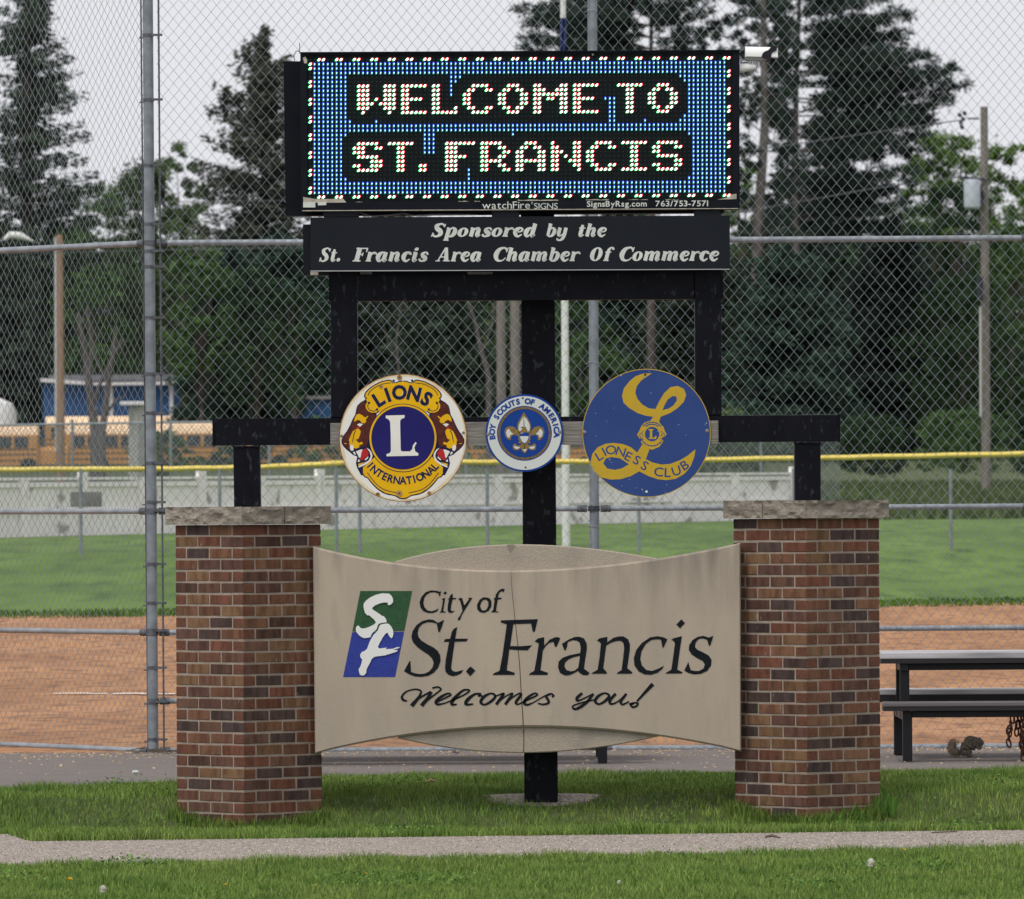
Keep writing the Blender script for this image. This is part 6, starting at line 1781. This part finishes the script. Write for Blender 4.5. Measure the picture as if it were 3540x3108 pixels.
def leafy(px, ytop, Y, halfw_px, ybot, label, m, seed, n=9000, leaf=.2, name='leafy_tree', blobs=26, cat='tree', group=None, depth=1.0, trunk=True, bark=None):
    g = np.random.default_rng(seed)
    t = tree_root(px, Y, label, cat, group, name)
    top, bot = P(px, ytop, Y), P(px, ybot, Y)
    H = top.z - bot.z; W_2 = halfw_px * Y / FPX
    base = Vector((X_at(px, Y), Y, ground_z(Y) - .1))
    bc = []
    nb = int(blobs * 3.2)
    for i in range(nb):
        u = g.uniform(0, 1) ** .85
        wz_ = math.sin(math.pi * min(.96, .14 + .80 * u)) ** .65 * (1 + .22 * math.sin(u * 9 + seed))
        a = g.uniform(0, 2 * math.pi); q = math.sqrt(g.uniform(.05, 1)) * W_2 * wz_ * .92
        br = g.uniform(.07, .19) * min(W_2, H * .6) * (1.15 - .5 * u)
        bc.append((base.x + q * math.cos(a), Y + q * math.sin(a) * depth, bot.z + br * .5 + u * (H - br * 1.0), br))
    bc = np.array(bc)
    idx = g.integers(0, nb, n)
    d = g.normal(size=(n, 3))
    ln_ = np.linalg.norm(d, axis=1, keepdims=True); d /= ln_
    rr = bc[idx, 3] * np.minimum(2.3, (g.gamma(2.6, .33, n)))
    C = bc[idx, :3] + d * rr[:, None] * np.array([1.25, 1.25, .8])
    sp = g.random(n) < .12                      # upward sprigs that break the outline
    C[sp, 2] += g.uniform(0, 1, sp.sum()) * bc[idx[sp], 3] * 1.2
    blobs = nb
    D = d * .6 + g.normal(0, .7, d.shape)
    L_ = leaf * g.uniform(.6, 1.35, n)
    V, F = leaves(C, D, L_, L_ * g.uniform(.45, .75, n), seed)
    np_mesh('crown' if cat == 'tree' else 'foliage', V, F, m, t)
    if trunk:
        bk = bark or M['bark']
        mb = Mb(); mb.tube([base, base + Vector((0, 0, (bot.z - base.z) + H * .3)), base + Vector((0, 0, (bot.z - base.z) + H * .6))], [.13, .1, .03], 8); mb.build('trunk', bk, t, True)
        mb = Mb()
        for i in range(0, blobs, 5):
            s_ = base + Vector((0, 0, max(.5, (bc[i, 2] - base.z) * .55))); e_ = Vector(bc[i, :3])
            mb.tube([s_, (s_ + e_) / 2 + Vector((0, 0, .1)), e_], [.05, .035, .012], 4, cap=False)
        mb.build('limbs', bk, t)['kind'] = 'stuff'
    return t

# left group
spruce(95, -560, 520, 330, 'tall dark spruce filling the left edge, its top cut by the frame', M['needle'], 1, low=.14, density=1.15, ragged=.5, shape=.62)
spruce(912, 80, 505, 400, 'brown-tinged spruce with a pointed top left of the LED board', M['needle_brown'], 2, low=.06, density=1.1, ragged=.42, shape=.56)
leafy(520, 560, 530, 230, 1300, 'pale green leafy tree between the two tall spruces', M['leaf_pale'], 3, n=24000, leaf=.26, blobs=36)
leafy(330, 640, 545, 200, 1380, 'soft green leafy tree rising left of the corner post', M['leaf_mid'], 31, n=11000, leaf=.26, blobs=26)
leafy(640, 500, 540, 110, 1000, 'slender light leafy treetop right of the corner post', M['leaf_pale'], 32, n=9000, leaf=.24, blobs=16)
spruce(800, 830, 468, 240, 'broad dark blue-green spruce between the corner post and the left pillar', M['needle_blue'], 4, low=.04, density=1.25, shape=.5, ragged=.3)
spruce(960, 800, 492, 330, 'dark spruce behind the left upright of the sign frame', M['needle_blue'], 5, low=.10, density=1.2, shape=.5)
spruce(20, 760, 480, 190, 'dark low spruce at the left edge in front of the tall one', M['needle'], 6, low=.16, density=1.1, shape=.55)
leafy(330, 900, 515, 170, 1380, 'dull green leafy tree behind the bare grey trunks', M['leaf_mid'], 33, n=8000, leaf=.24, blobs=22)
leafy(700, 850, 463, 150, 1330, 'mid green leafy tree right of the corner post below the upper rail', M['leaf_mid'], 131, n=11000, leaf=.22, blobs=26)
leafy(890, 930, 460, 150, 1420, 'dark green leafy tree above the left end of the black beam', M['leaf_dark'], 132, n=11000, leaf=.22, blobs=26)
leafy(1020, 1000, 458, 130, 1430, 'dark leafy tree between the left beam and the left upright, blue showing beside it', M['leaf_dark'], 133, n=6000, leaf=.22, blobs=18)
leafy(1130, 1440, 428, 160, 1640, 'scrubby bush below the left beam in front of a bus', M['leaf_mid'], 134, n=5000, leaf=.16, blobs=16, name='bush', cat='bush', trunk=False)
leafy(1720, 1440, 425, 230, 1660, 'grey-green scrub behind the small round emblem', M['leaf_pale'], 135, n=9000, leaf=.16, blobs=24, name='bush', cat='bush', trunk=False)
# middle group, seen through the frame
spruce(1350, 640, 520, 330, 'grey-green spruce behind the open frame, left of the centre post', M['needle_brown'], 7, low=.05, density=1.1, shape=.55)
spruce(1180, 900, 498, 260, 'dark spruce low behind the lions emblem', M['needle'], 71, low=.08, density=1.2, shape=.5)
leafy(1600, 850, 530, 260, 1440, 'pale leafy tree behind the wooden poles', M['leaf_pale'], 8, n=12000, leaf=.26, blobs=30)
spruce(1520, 950, 490, 260, 'low dark spruce behind the small round emblem', M['needle'], 81, low=.05, density=1.2, shape=.5)
spruce(2150, 600, 500, 360, 'dark spruce behind the open frame, right of the centre post', M['needle_blue'], 9, low=.04, density=1.25, shape=.6)
leafy(2010, 1000, 488, 170, 1500, 'mid green bushy tree right of the flagpole', M['leaf_mid'], 10, n=7000, leaf=.22, blobs=20)
spruce(2420, 760, 492, 300, 'dark spruce behind the right upright of the frame', M['needle'], 91, low=.05, density=1.25, shape=.5)
# right group
pr = []
r_ = random.Random(21)
prof = [(-120, 2450, 3000), (-60, 2480, 3040), (0, 2520, 3060), (50, 2600, 3150), (110, 2600, 3140), (160, 2560, 3120), (200, 2620, 3220), (240, 2640, 3325), (290, 2600, 3345), (340, 2590, 3300), (385, 2600, 3240), (420, 2610, 3235), (470, 2640, 3215), (520, 2620, 3205), (580, 2600, 3175), (640, 2580, 3160), (700, 2560, 3150), (770, 2540, 3130)]
for (y_, xl, xr) in prof:
    pr.append((y_ + 60, xr, y_ + r_.uniform(-8, 8)))
    if y_ < 400: pr.append((y_ + 50, xl, y_ + r_.uniform(-20, 20)))
    for _ in range(r_.choice((2, 4, 5))):
        u = r_.uniform(.35, .9)
        pr.append((y_ + 50, 2760 + (xr - 2760) * u, y_ + r_.uniform(-26, 26)))
    pr.append((y_ + 50, 2760 + (xl - 2760) * r_.uniform(.3, .8), y_ + r_.uniform(-26, 26)))
pine(2755, 470, [(2752, 1100), (2748, 620), (2752, 300), (2770, -160)], 'big dark pine with long branches right of the LED board', pr, M['pine'], 12, M['bark_pale'], clump=.62, r0=.36, nleaf=50, ustart=.22)
pr = []
for y_ in range(-60, 860, 46):
    for sgn in (-1, 1):
        if r_.random() < .72:
            pr.append((y_ + r_.uniform(20, 70), 2640 + sgn * r_.uniform(50, 175), y_ + r_.uniform(-30, 20)))
pine(2632, 462, [(2620, 1200), (2618, 820), (2645, 420), (2640, 150), (2638, -160)], 'sparse pine with a bare pale trunk just right of the LED board', pr, M['pine'], 13, M['bark_pale'], clump=.42, r0=.46, nleaf=34)
pr = []
for y_ in (-120, -80, -40, -10, 20, 60, 100, 150, 210, 290, 380):
    for _ in range(6): pr.append((y_ + 70, r_.uniform(1780, 2540), y_ + r_.uniform(-25, 25)))
for q in ((1800, 125), (1830, 60), (1790, 20), (1890, 150), (1960, 120), (2080, 150), (1870, 15), (2500, 110), (2560, 60)): pr.append((q[1] + 70, q[0], q[1]))
pine(2250, 478, [(2250, 900), (2250, 500), (2250, 200), (2255, -200)], 'dark pine showing above the right half of the LED board', pr, M['pine'], 14, M['bark'], clump=.6, r0=.3, nleaf=40)
spruce(2760, 560, 505, 330, 'dark layered spruce under the big pine', M['pine'], 15, low=.04, density=1.2, shape=.6)
spruce(2720, 830, 456, 300, 'blue-green spruce with pale tips low behind the right upright', M['needle_blue'], 16, low=.03, density=1.4, shape=.55)
spruce(3080, 760, 478, 280, 'very dark spruce between the right pillar and the big pine', M['pine'], 17, low=.04, density=1.4, shape=.5)
leafy(3260, 470, 520, 190, 900, 'bright yellow-green leafy tree left of the transformer pole', M['leaf_bright'], 18, n=16000, leaf=.24, blobs=26)
leafy(3500, 500, 515, 150, 1000, 'bright leafy tree right of the transformer pole', M['leaf_bright'], 19, n=15000, leaf=.24, blobs=22)
leafy(3300, 640, 490, 240, 1300, 'dark green leafy tree behind the transformer pole', M['leaf_dark'], 20, n=16000, leaf=.24, blobs=40)
leafy(3560, 700, 480, 200, 1450, 'green leafy tree at the right edge', M['leaf_mid'], 22, n=12000, leaf=.22, blobs=32)
leafy(3330, 950, 470, 240, 1520, 'shaded leafy tree in front of the dark woods at the right', M['leaf_dark'], 23, n=15000, leaf=.22, blobs=36)
leafy(2560, 560, 530, 120, 900, 'yellow-green leafy tree glimpsed behind the sparse pine trunk', M['leaf_bright'], 24, n=4500, leaf=.24, blobs=14)
# hedge and bushes
leafy(3010, 1440, 300, 190, 1640, 'clipped mid green bush left part of the hedge right of the sign', M['leaf_dark'], 25, n=14000, leaf=.10, blobs=40, name='bush', cat='bush', trunk=False)
leafy(3330, 1420, 302, 210, 1640, 'mid green bush right part of the hedge behind the yellow fence cap', M['leaf_mid'], 26, n=15000, leaf=.10, blobs=44, name='bush', cat='bush', trunk=False)
leafy(3600, 1400, 306, 160, 1640, 'green bush at the right edge behind the yellow fence cap', M['leaf_dark'], 27, n=9000, leaf=.10, blobs=30, name='bush', cat='bush', trunk=False)
leafy(2480, 1420, 330, 250, 1660, 'grey-green scrub behind the lioness emblem and right beam', M['leaf_pale'], 28, n=12000, leaf=.12, blobs=36, name='bush', cat='bush', trunk=False)
leafy(560, 1490, 320, 130, 1650, 'small bush behind the far fence beside the pale post', M['leaf_mid'], 29, n=6000, leaf=.12, blobs=20, name='bush', cat='bush', trunk=False)
leafy(850, 1500, 430, 230, 1640, 'scrubby bush in front of the buses behind the left beam', M['leaf_dark'], 30, n=7000, leaf=.16, blobs=24, name='bush', cat='bush', trunk=False)
# far wood that closes the view behind the single trees
g = np.random.default_rng(77)
n = 120000
px = g.uniform(-200, 3750, n)
topy = np.interp(px, [-200, 300, 600, 1200, 1800, 2400, 2600, 3100, 3400, 3750], [900, 800, 850, 820, 900, 840, 830, 800, 830, 860]) + 50 * np.sin(px * .021) + 30 * np.sin(px * .057 + 1)
Yv = g.uniform(560, 580, n)
py = topy + (1700 - topy) * g.uniform(0, 1, n) ** .9
C = np.array([tuple(P(a, b, c)) for a, b, c in zip(px, py, Yv)])
L_ = g.uniform(.45, .95, n)
V, F = leaves(C, g.normal(size=(n, 3)), L_, L_ * .6, 78)
o = np_mesh('distant_wood', V, F, M['leaf_dark'], None, 'stuff', origin=(0, 570, ground_z(570)))
tag(o, 'dark far-off wood closing the view behind the single trees')
# bare grey trunks left of the corner post
def bare(px_pts, Y, r0, label, limbs):
    t = tree_root(px_pts[0][0], Y, label, name='bare_tree')
    pts = [Vector((P(px_pts[0][0], 1740, Y).x, Y, ground_z(Y) - .1))] + [P(a, b, Y) for a, b in px_pts]
    mb = Mb(); mb.tube(pts, [r0 * (1 - .7 * i / (len(pts) - 1)) for i in range(len(pts))], 8); mb.build('trunk', M['bark_grey'], t, True)
    for l in limbs:
        mb = Mb(); mb.tube([P(a, b, Y) for a, b in l], [r0 * .45 * (1 - .6 * i / (len(l) - 1)) for i in range(len(l))], 6); mb.build('limb', M['bark_grey'], t, True)
bare([(330, 1500), (312, 1360), (300, 1260), (285, 1170), (268, 1080)], 300, .22, 'bare grey forked tree in front of the blue wall, left one', [[(308, 1300), (318, 1200), (300, 1060)], [(318, 1420), (345, 1330), (380, 1250), (430, 1170)]])
bare([(352, 1500), (365, 1400), (378, 1300), (395, 1190), (404, 1130)], 296, .17, 'bare grey tree leaning right beside the forked one', [[(372, 1320), (340, 1260), (320, 1200)], [(360, 1440), (400, 1385), (430, 1370)]])
bare([(1690, 1300), (1660, 1200), (1640, 1100), (1600, 1000)], 400, .16, 'pale slanting dead trunk left of the wooden poles', [[(1665, 1220), (1700, 1130), (1710, 1040)]])
bare([(1400, 1400), (1380, 1300), (1370, 1180), (1385, 1060)], 410, .09, 'thin pale dead trunk behind the open frame', [[(1375, 1250), (1340, 1180), (1320, 1100)]])

# ------------------------------------------------------------------ lawn grass
def in_pillar(X, Y):
    m = np.zeros(len(X), bool)
    for apx in (838, 2785):
        ax = P(apx, 1800, 47.58).x
        dx, dy = X - ax, Y - 47.58
        u = dx * math.cos(PIL_ROT) + dy * math.sin(PIL_ROT); v = -dx * math.sin(PIL_ROT) + dy * math.cos(PIL_ROT)
        m |= (u > -.004) & (u < .611) & (v > -.004) & (v < .611)
    return m
FX = P(1875, 2765, 48.2).x
def blades(n, ya, yb, x0, x1, hgt, wid, seed, extra=None, hmin=.5):
    g = np.random.default_rng(seed)
    X = g.uniform(x0, x1, n)
    A = np.array([ya(x) for x in X]); B = np.array([yb(x) for x in X])
    Y = A + (B - A) * g.uniform(0, 1, n)
    keep = ~in_pillar(X, Y) & (((X - FX) / .31) ** 2 + ((Y - 48.31) / .11) ** 2 > 1.0)
    X, Y = X[keep], Y[keep]; n = len(X)
    Z = np.interp(Y, PY, PZ)
    h = hgt * g.uniform(hmin, 1.15, n) * (1 + .28 * np.sin(X * 3.1 + Y * 1.3) * np.sin(Y * 2.3 + X)) * (1 + .18 * np.sin(X * 11 + Y * 5))
    w = wid * g.uniform(.6, 1.3, n)
    az = g.uniform(0, 2 * math.pi, n)
    lean = g.uniform(.05, .75, n) * h; la = g.uniform(0, 2 * math.pi, n)
    sx, sy = np.cos(az) * w / 2, np.sin(az) * w / 2
    lx, ly = np.cos(la) * lean, np.sin(la) * lean
    b0 = np.stack([X - sx, Y - sy, Z - .005], 1); b1 = np.stack([X + sx, Y + sy, Z - .005], 1)
    m0 = np.stack([X - sx * .8 + lx * .35, Y - sy * .8 + ly * .35, Z + h * .55], 1); m1 = np.stack([X + sx * .8 + lx * .35, Y + sy * .8 + ly * .35, Z + h * .55], 1)
    t0 = np.stack([X + lx - sx * .12, Y + ly - sy * .12, Z + h], 1); t1 = np.stack([X + lx + sx * .12, Y + ly + sy * .12, Z + h], 1)
    V = np.stack([b0, b1, m1, m0, t1, t0], 1).reshape(-1, 3)
    k = np.arange(n)[:, None] * 6
    F = np.concatenate([k + np.array([0, 1, 2, 3]), k + np.array([3, 2, 4, 5])], 0)
    return V, F
V1, F1 = blades(150000, lambda x: 36.8, y_path_low, -3.6, 3.9, .040, .0042, 41)
o = np_mesh('near_lawn_grass', V1, F1, M['blade'], None, 'stuff'); tag(o, 'short green lawn grass in the foreground below the path')
V2, F2 = blades(190000, lambda x: y_path_top(x), y_asphalt, -3.9, 4.1, .043, .0042, 42)
o = np_mesh('lawn_grass', V2, F2, M['blade'], None, 'stuff'); tag(o, 'green lawn grass round the brick pillars between path and asphalt')
# broad-leaved clover patches in the near lawn
g = np.random.default_rng(49); cl = []
for _ in range(46):
    cx_, cy_ = g.uniform(-3, 3.2), g.uniform(38.6, 50)
    if y_path_low(cx_) - .2 < cy_ < y_path_top(cx_) + .3: continue
    k_ = g.integers(40, 150); cl.append(np.stack([cx_ + g.normal(0, .12, k_), cy_ + g.normal(0, .35, k_)], 1))
cl = np.concatenate(cl); Zc = np.interp(cl[:, 1], PY, PZ) + g.uniform(.02, .055, len(cl))
V, F = leaves(np.stack([cl[:, 0], cl[:, 1], Zc], 1), g.normal(size=(len(cl), 3)) * np.array([1, 1, .5]), g.uniform(.012, .022, len(cl)), g.uniform(.010, .018, len(cl)), 50)
o = np_mesh('clover', V, F, M['weed'], None, 'stuff'); tag(o, 'patches of bright clover and small weeds in the lawn')
# shaggy lawn edges hanging over the path
V3, F3 = blades(9000, lambda x: y_path_top(x) - .05, lambda x: y_path_top(x) + .10, -3.6, 4.1, .062, .005, 43)
V4, F4 = blades(7000, lambda x: y_path_low(x) - .12, lambda x: y_path_low(x) + .06, -3.6, 4.1, .045, .0045, 44)
o = np_mesh('edge_grass', np.concatenate([V3, V4]), np.concatenate([F3, F4 + len(V3)]), M['blade'], None, 'stuff'); tag(o, 'longer grass fringing both edges of the path')
# taller blades against the pillars
def ring_blades(apx, n, seed, hgt):
    g = np.random.default_rng(seed)
    ax = P(apx, 1800, 47.58).x
    side = g.integers(0, 2, n); s = g.uniform(-.02, .62, n); off = g.uniform(.005, .07, n)
    u = np.where(side == 0, s, -off); v = np.where(side == 0, -off, s)
    X = ax + u * math.cos(PIL_ROT) - v * math.sin(PIL_ROT); Y = 47.58 + u * math.sin(PIL_ROT) + v * math.cos(PIL_ROT)
    return X, Y
def blades_at(X, Y, hgt, wid, seed):
    g = np.random.default_rng(seed); n = len(X)
    Z = np.interp(Y, PY, PZ); h = hgt * g.uniform(.4, 1.2, n); w = wid * g.uniform(.6, 1.3, n)
    az = g.uniform(0, 2 * math.pi, n); lean = g.uniform(.05, .6, n) * h; la = g.uniform(0, 2 * math.pi, n)
    sx, sy = np.cos(az) * w / 2, np.sin(az) * w / 2; lx, ly = np.cos(la) * lean, -np.abs(np.sin(la)) * lean
    pts = [np.stack([X - sx, Y - sy, Z - .005], 1), np.stack([X + sx, Y + sy, Z - .005], 1), np.stack([X + sx * .8 + lx * .35, Y + sy * .8 + ly * .35, Z + h * .6], 1),
           np.stack([X - sx * .8 + lx * .35, Y - sy * .8 + ly * .35, Z + h * .6], 1), np.stack([X + lx, Y + ly, Z + h], 1), np.stack([X + lx + .0005, Y + ly, Z + h], 1)]
    V = np.stack(pts, 1).reshape(-1, 3); k = np.arange(n)[:, None] * 6
    return V, np.concatenate([k + np.array([0, 1, 2, 3]), k + np.array([3, 2, 5, 4])], 0)
X, Y = ring_blades(838, 1700, 51, .08); V, F = blades_at(X, Y, .085, .005, 52)
X, Y = ring_blades(2788, 2200, 53, .1); Va, Fa = blades_at(X, Y, .10, .0055, 54)
o = np_mesh('pillar_grass', np.concatenate([V, Va]), np.concatenate([F, Fa + len(V)]), M['blade'], None, 'stuff'); tag(o, 'uncut grass standing against the feet of both pillars')
# weeds at the right pillar
g = random.Random(9)
for (px_, n_, hh, lab) in ((2965, 26, .15, 'leafy weed growing against the front of the right pillar'), (3062, 60, .18, 'tall bright weed clump at the right corner of the right pillar'), (2880, 16, .13, 'small weed against the right pillar near its front corner')):
    Yw = 47.58 + max(0, (px_ - 2783)) / 262 * .40 - .06
    c = P(px_, 2810, Yw); base = Vector((c.x, Yw, ground_z(Yw)))
    mb = Mb()
    for k in range(n_):
        a = g.uniform(0, 6.28); l = hh * g.uniform(.4, 1.1); s = base + Vector((g.uniform(-.06, .06), g.uniform(-.05, .0), 0))
        e = s + Vector((math.cos(a) * l * .4, -abs(math.sin(a)) * l * .3, l)); w = g.uniform(.004, .011)
        md_ = (s + e) / 2 + Vector((0, 0, l * .1)); q = Vector((math.sin(a), 0.2, 0)) * w
        mb.add([s - q * .3, s + q * .3, md_ + q, e, md_ - q], [(0, 1, 2, 3, 4)])
    o = mb.build('weed', M['weed']); tag(o, lab, 'weed', 'weeds round the right pillar')
# outfield tufts along the turf edge
g = np.random.default_rng(61); n = 14000
X = g.uniform(-9, 9, n); Y = 95.2 + X * .25 + g.uniform(-.5, 2.5, n)
V, F = blades_at(X, Y, .045, .02, 62); o = np_mesh('turf_edge_grass', V, F, M['field'], None, 'stuff'); tag(o, 'rough grass along the edge of the dirt infield')
# weedy bank beyond the fence at the right
n = 16000
Y = g.uniform(188, 290, n); X = Y * g.uniform(.034, .075, n)
V, F = blades_at(X, Y, .28, .12, 63); o = np_mesh('weedy_bank', V, F, M['weed_dull'], None, 'stuff'); tag(o, 'rough weedy bank behind the outfield fence at the right')

# ------------------------------------------------------------------ dandelions, litter
def flower(px, py, kind, lab, grp, r=.012):
    Yf = EYE * FPX / (py + 40 - 1740) if False else None
    # foot of the stem on the ground just below the head
    h = .075 if kind == 'puff' else .05
    dyf = (py - (1740 - (px - 1770) * .00576))
    Yf = (EYE - h) * FPX / dyf
    c = P(px, py, Yf); base = Vector((c.x + .004, Yf + .006, ground_z(Yf)))
    t = thing('dandelion', base, lab, 'dandelion', grp)
    mb = Mb(); mb.tube([base, (base + c) / 2 + Vector((.003, 0, 0)), c], .0016, 5); mb.build('stem', M['stem'], t)
    mb = Mb(); g_ = random.Random(int(px))
    if kind == 'puff':
        for k in range(420):
            d = Vector((g_.gauss(0, 1), g_.gauss(0, 1), g_.gauss(0, 1))).normalized()
            s = d.cross(Vector((.3, .2, 1))).normalized() * .0016
            a = c + d * r * .35; b = c + d * r * g_.uniform(1.0, 1.25)
            mb.add([a, b - s, b + s], [(0, 1, 2)])
        mb.build('seed_head', M['puff'], t)
        mb = Mb(); mb.tube([c - Vector((0, 0, r * .5)), c, c + Vector((0, 0, r * .5))], [r * .3, r * .55, r * .3], 8); mb.build('seed_core', M['puff'], t)
    else:
        for k in range(46):
            a_ = g_.uniform(0, 6.28); l = r * g_.uniform(.6, 1.1)
            e = c + Vector((math.cos(a_) * l, math.sin(a_) * l, r * g_.uniform(0, .55))); s = Vector((-math.sin(a_), math.cos(a_), .3)) * r * .18
            mb.add([c, e - s, e + s], [(0, 1, 2)])
        mb.build('petals', M['yellow_flower'], t)
flower(240, 3040, 'y', 'yellow dandelion low in the left of the foreground grass', 'yellow dandelions', .015)
flower(777, 3058, 'y', 'yellow dandelion near the bottom edge below the left pillar', 'yellow dandelions', .009)
flower(1090, 3060, 'y', 'tiny yellow dandelion at the bottom, left of centre', 'yellow dandelions', .007)
flower(3125, 2938, 'y', 'yellow dandelion by the path below the right pillar', 'yellow dandelions', .012)
flower(1265, 3020, 'y', 'small yellow dandelion in the foreground grass left of centre', 'yellow dandelions', .008)
flower(2140, 3050, 'puff', 'small seed head in the foreground grass right of centre', 'dandelion seed heads', .009)
flower(355, 3074, 'puff', 'white dandelion seed head at the bottom left', 'dandelion seed heads', .016)
flower(3010, 2983, 'puff', 'white dandelion seed head right of centre below the right pillar', 'dandelion seed heads', .019)
flower(3395, 2905, 'puff', 'small white seed head at the path edge far right', 'dandelion seed heads', .009)
def on_ground(px, py, extra=.016):
    hz = 1740 - (px - 1770) * .00576
    Y = 50.
    for _ in range(30): Y = (EYE - ground_z(Y) - extra) * FPX / (py - hz)
    return Vector((X_at(px, Y), Y, ground_z(Y) + extra))
c = on_ground(462, 2676); mb = Mb(); mb.tube([c + Vector((-.017, 0, .012)), c + Vector((.017, .01, .012))], .011, 8); o = mb.build('foam_scrap', M['white_print']); tag(o, 'small white scrap lying on the asphalt left of the left pillar', 'litter')
c = on_ground(1570, 2606); mb = Mb()
mb.add([c + Vector(v) for v in ((-.03, 0, 0), (-.01, -.01, .025), (.012, .0, .012), (.035, -.01, .02), (.02, .03, 0), (-.02, .02, .005))], [(0, 1, 5), (1, 2, 5), (2, 4, 5), (2, 3, 4)])
o = mb.build('paper_scrap', M['paper']); tag(o, 'crumpled pale paper on the asphalt under the concrete sign', 'litter')
c = on_ground(1485, 2708, .05); mb = Mb(); mb.tube([c + Vector((-.03, 0, .01)), c + Vector((0, 0, .02)), c + Vector((.035, .01, .008))], [.004, .01, .004], 5); o = mb.build('dead_leaf', M['chips']); tag(o, 'curled tan dead leaf in the grass under the sign, left of the post', 'leaf')
# chips and grit along the foot of the backstop
gg = random.Random(3); mb = Mb()
for k in range(1500):
    x_ = gg.uniform(-3.7, 3.7); y_ = 56 - abs(gg.gauss(0, .7)) - .03
    if gg.random() < .25: y_ = gg.uniform(51.6, 55.8)
    z_ = ground_z(y_) + .016; s = gg.uniform(.004, .013); a = gg.uniform(0, 6.28)
    u = Vector((math.cos(a), math.sin(a), 0)) * s; v = Vector((-math.sin(a), math.cos(a), 0)) * s * .5
    c = Vector((x_, y_, z_)); up = Vector((0, 0, s * gg.uniform(.3, 1)))
    mb.add([c - u - v, c + u - v, c + u + v, c - u + v, c + up], [(0, 1, 4), (1, 2, 4), (2, 3, 4), (3, 0, 4)])
o = mb.build('wood_chips', M['chips'], origin=(0, 55, .15)); tag(o, 'scattered tan chips and grit along the foot of the backstop', kind='stuff')
mb = Mb()
for k in range(130):
    x_ = -2.05 + gg.gauss(0, .28); y_ = 55.9 - abs(gg.gauss(0, .08)); z_ = ground_z(y_) + .02; a = gg.uniform(-.4, .4); l = gg.uniform(.03, .12)
    p = Vector((x_, y_, z_ + gg.uniform(0, .03))); q = p + Vector((math.cos(a) * l, gg.uniform(-.03, .03), math.sin(a) * l * .6)); w = Vector((0, 0, .003))
    mb.add([p - w, q - w, q + w, p + w], [(0, 1, 2, 3)])
o = mb.build('twig_debris', M['twig'], origin=(-2, 55.9, .17)); tag(o, 'dry twigs caught under the bottom rail of the fence', kind='stuff')
gg = random.Random(8); mb = Mb()
for k in range(13000):                                        # loose gravel on the path
    x_ = gg.uniform(-3.4, 3.8); y_ = gg.uniform(y_path_low(x_), y_path_top(x_)); z_ = ground_z(y_) + .009; s = gg.uniform(.003, .0075); a = gg.uniform(0, 6.28)
    u = Vector((math.cos(a), math.sin(a), 0)) * s; v = Vector((-math.sin(a), math.cos(a), 0)) * s * .7
    c = Vector((x_, y_, z_)); up = Vector((0, 0, s * gg.uniform(.5, 1)))
    mb.add([c - u, c - v, c + u, c + v, c + up], [(0, 1, 4), (1, 2, 4), (2, 3, 4), (3, 0, 4)])
o = mb.build('path_gravel', mat('gravel', (.36, .31, .27), .95, island=.85), origin=(0, 44, 0)); tag(o, 'loose pale gravel on the path', kind='stuff')
mb = Mb(); a = on_ground(2640, 2893, .02); b = on_ground(2690, 2896, .02); mb.tube([a, (a + b) / 2 + Vector((0, 0, .01)), b], [.006, .009, .005], 5)
o = mb.build('stick', M['twig']); tag(o, 'short dark stick at the top edge of the path below the right pillar', 'stick')
a = on_ground(3215, 2878, .02); b = on_ground(3300, 2874, .02); mb = Mb(); mb.tube([a, b], .004, 5); o = mb.build('stick', M['twig']); tag(o, 'long thin dark stick lying along the path edge at the right', 'stick')
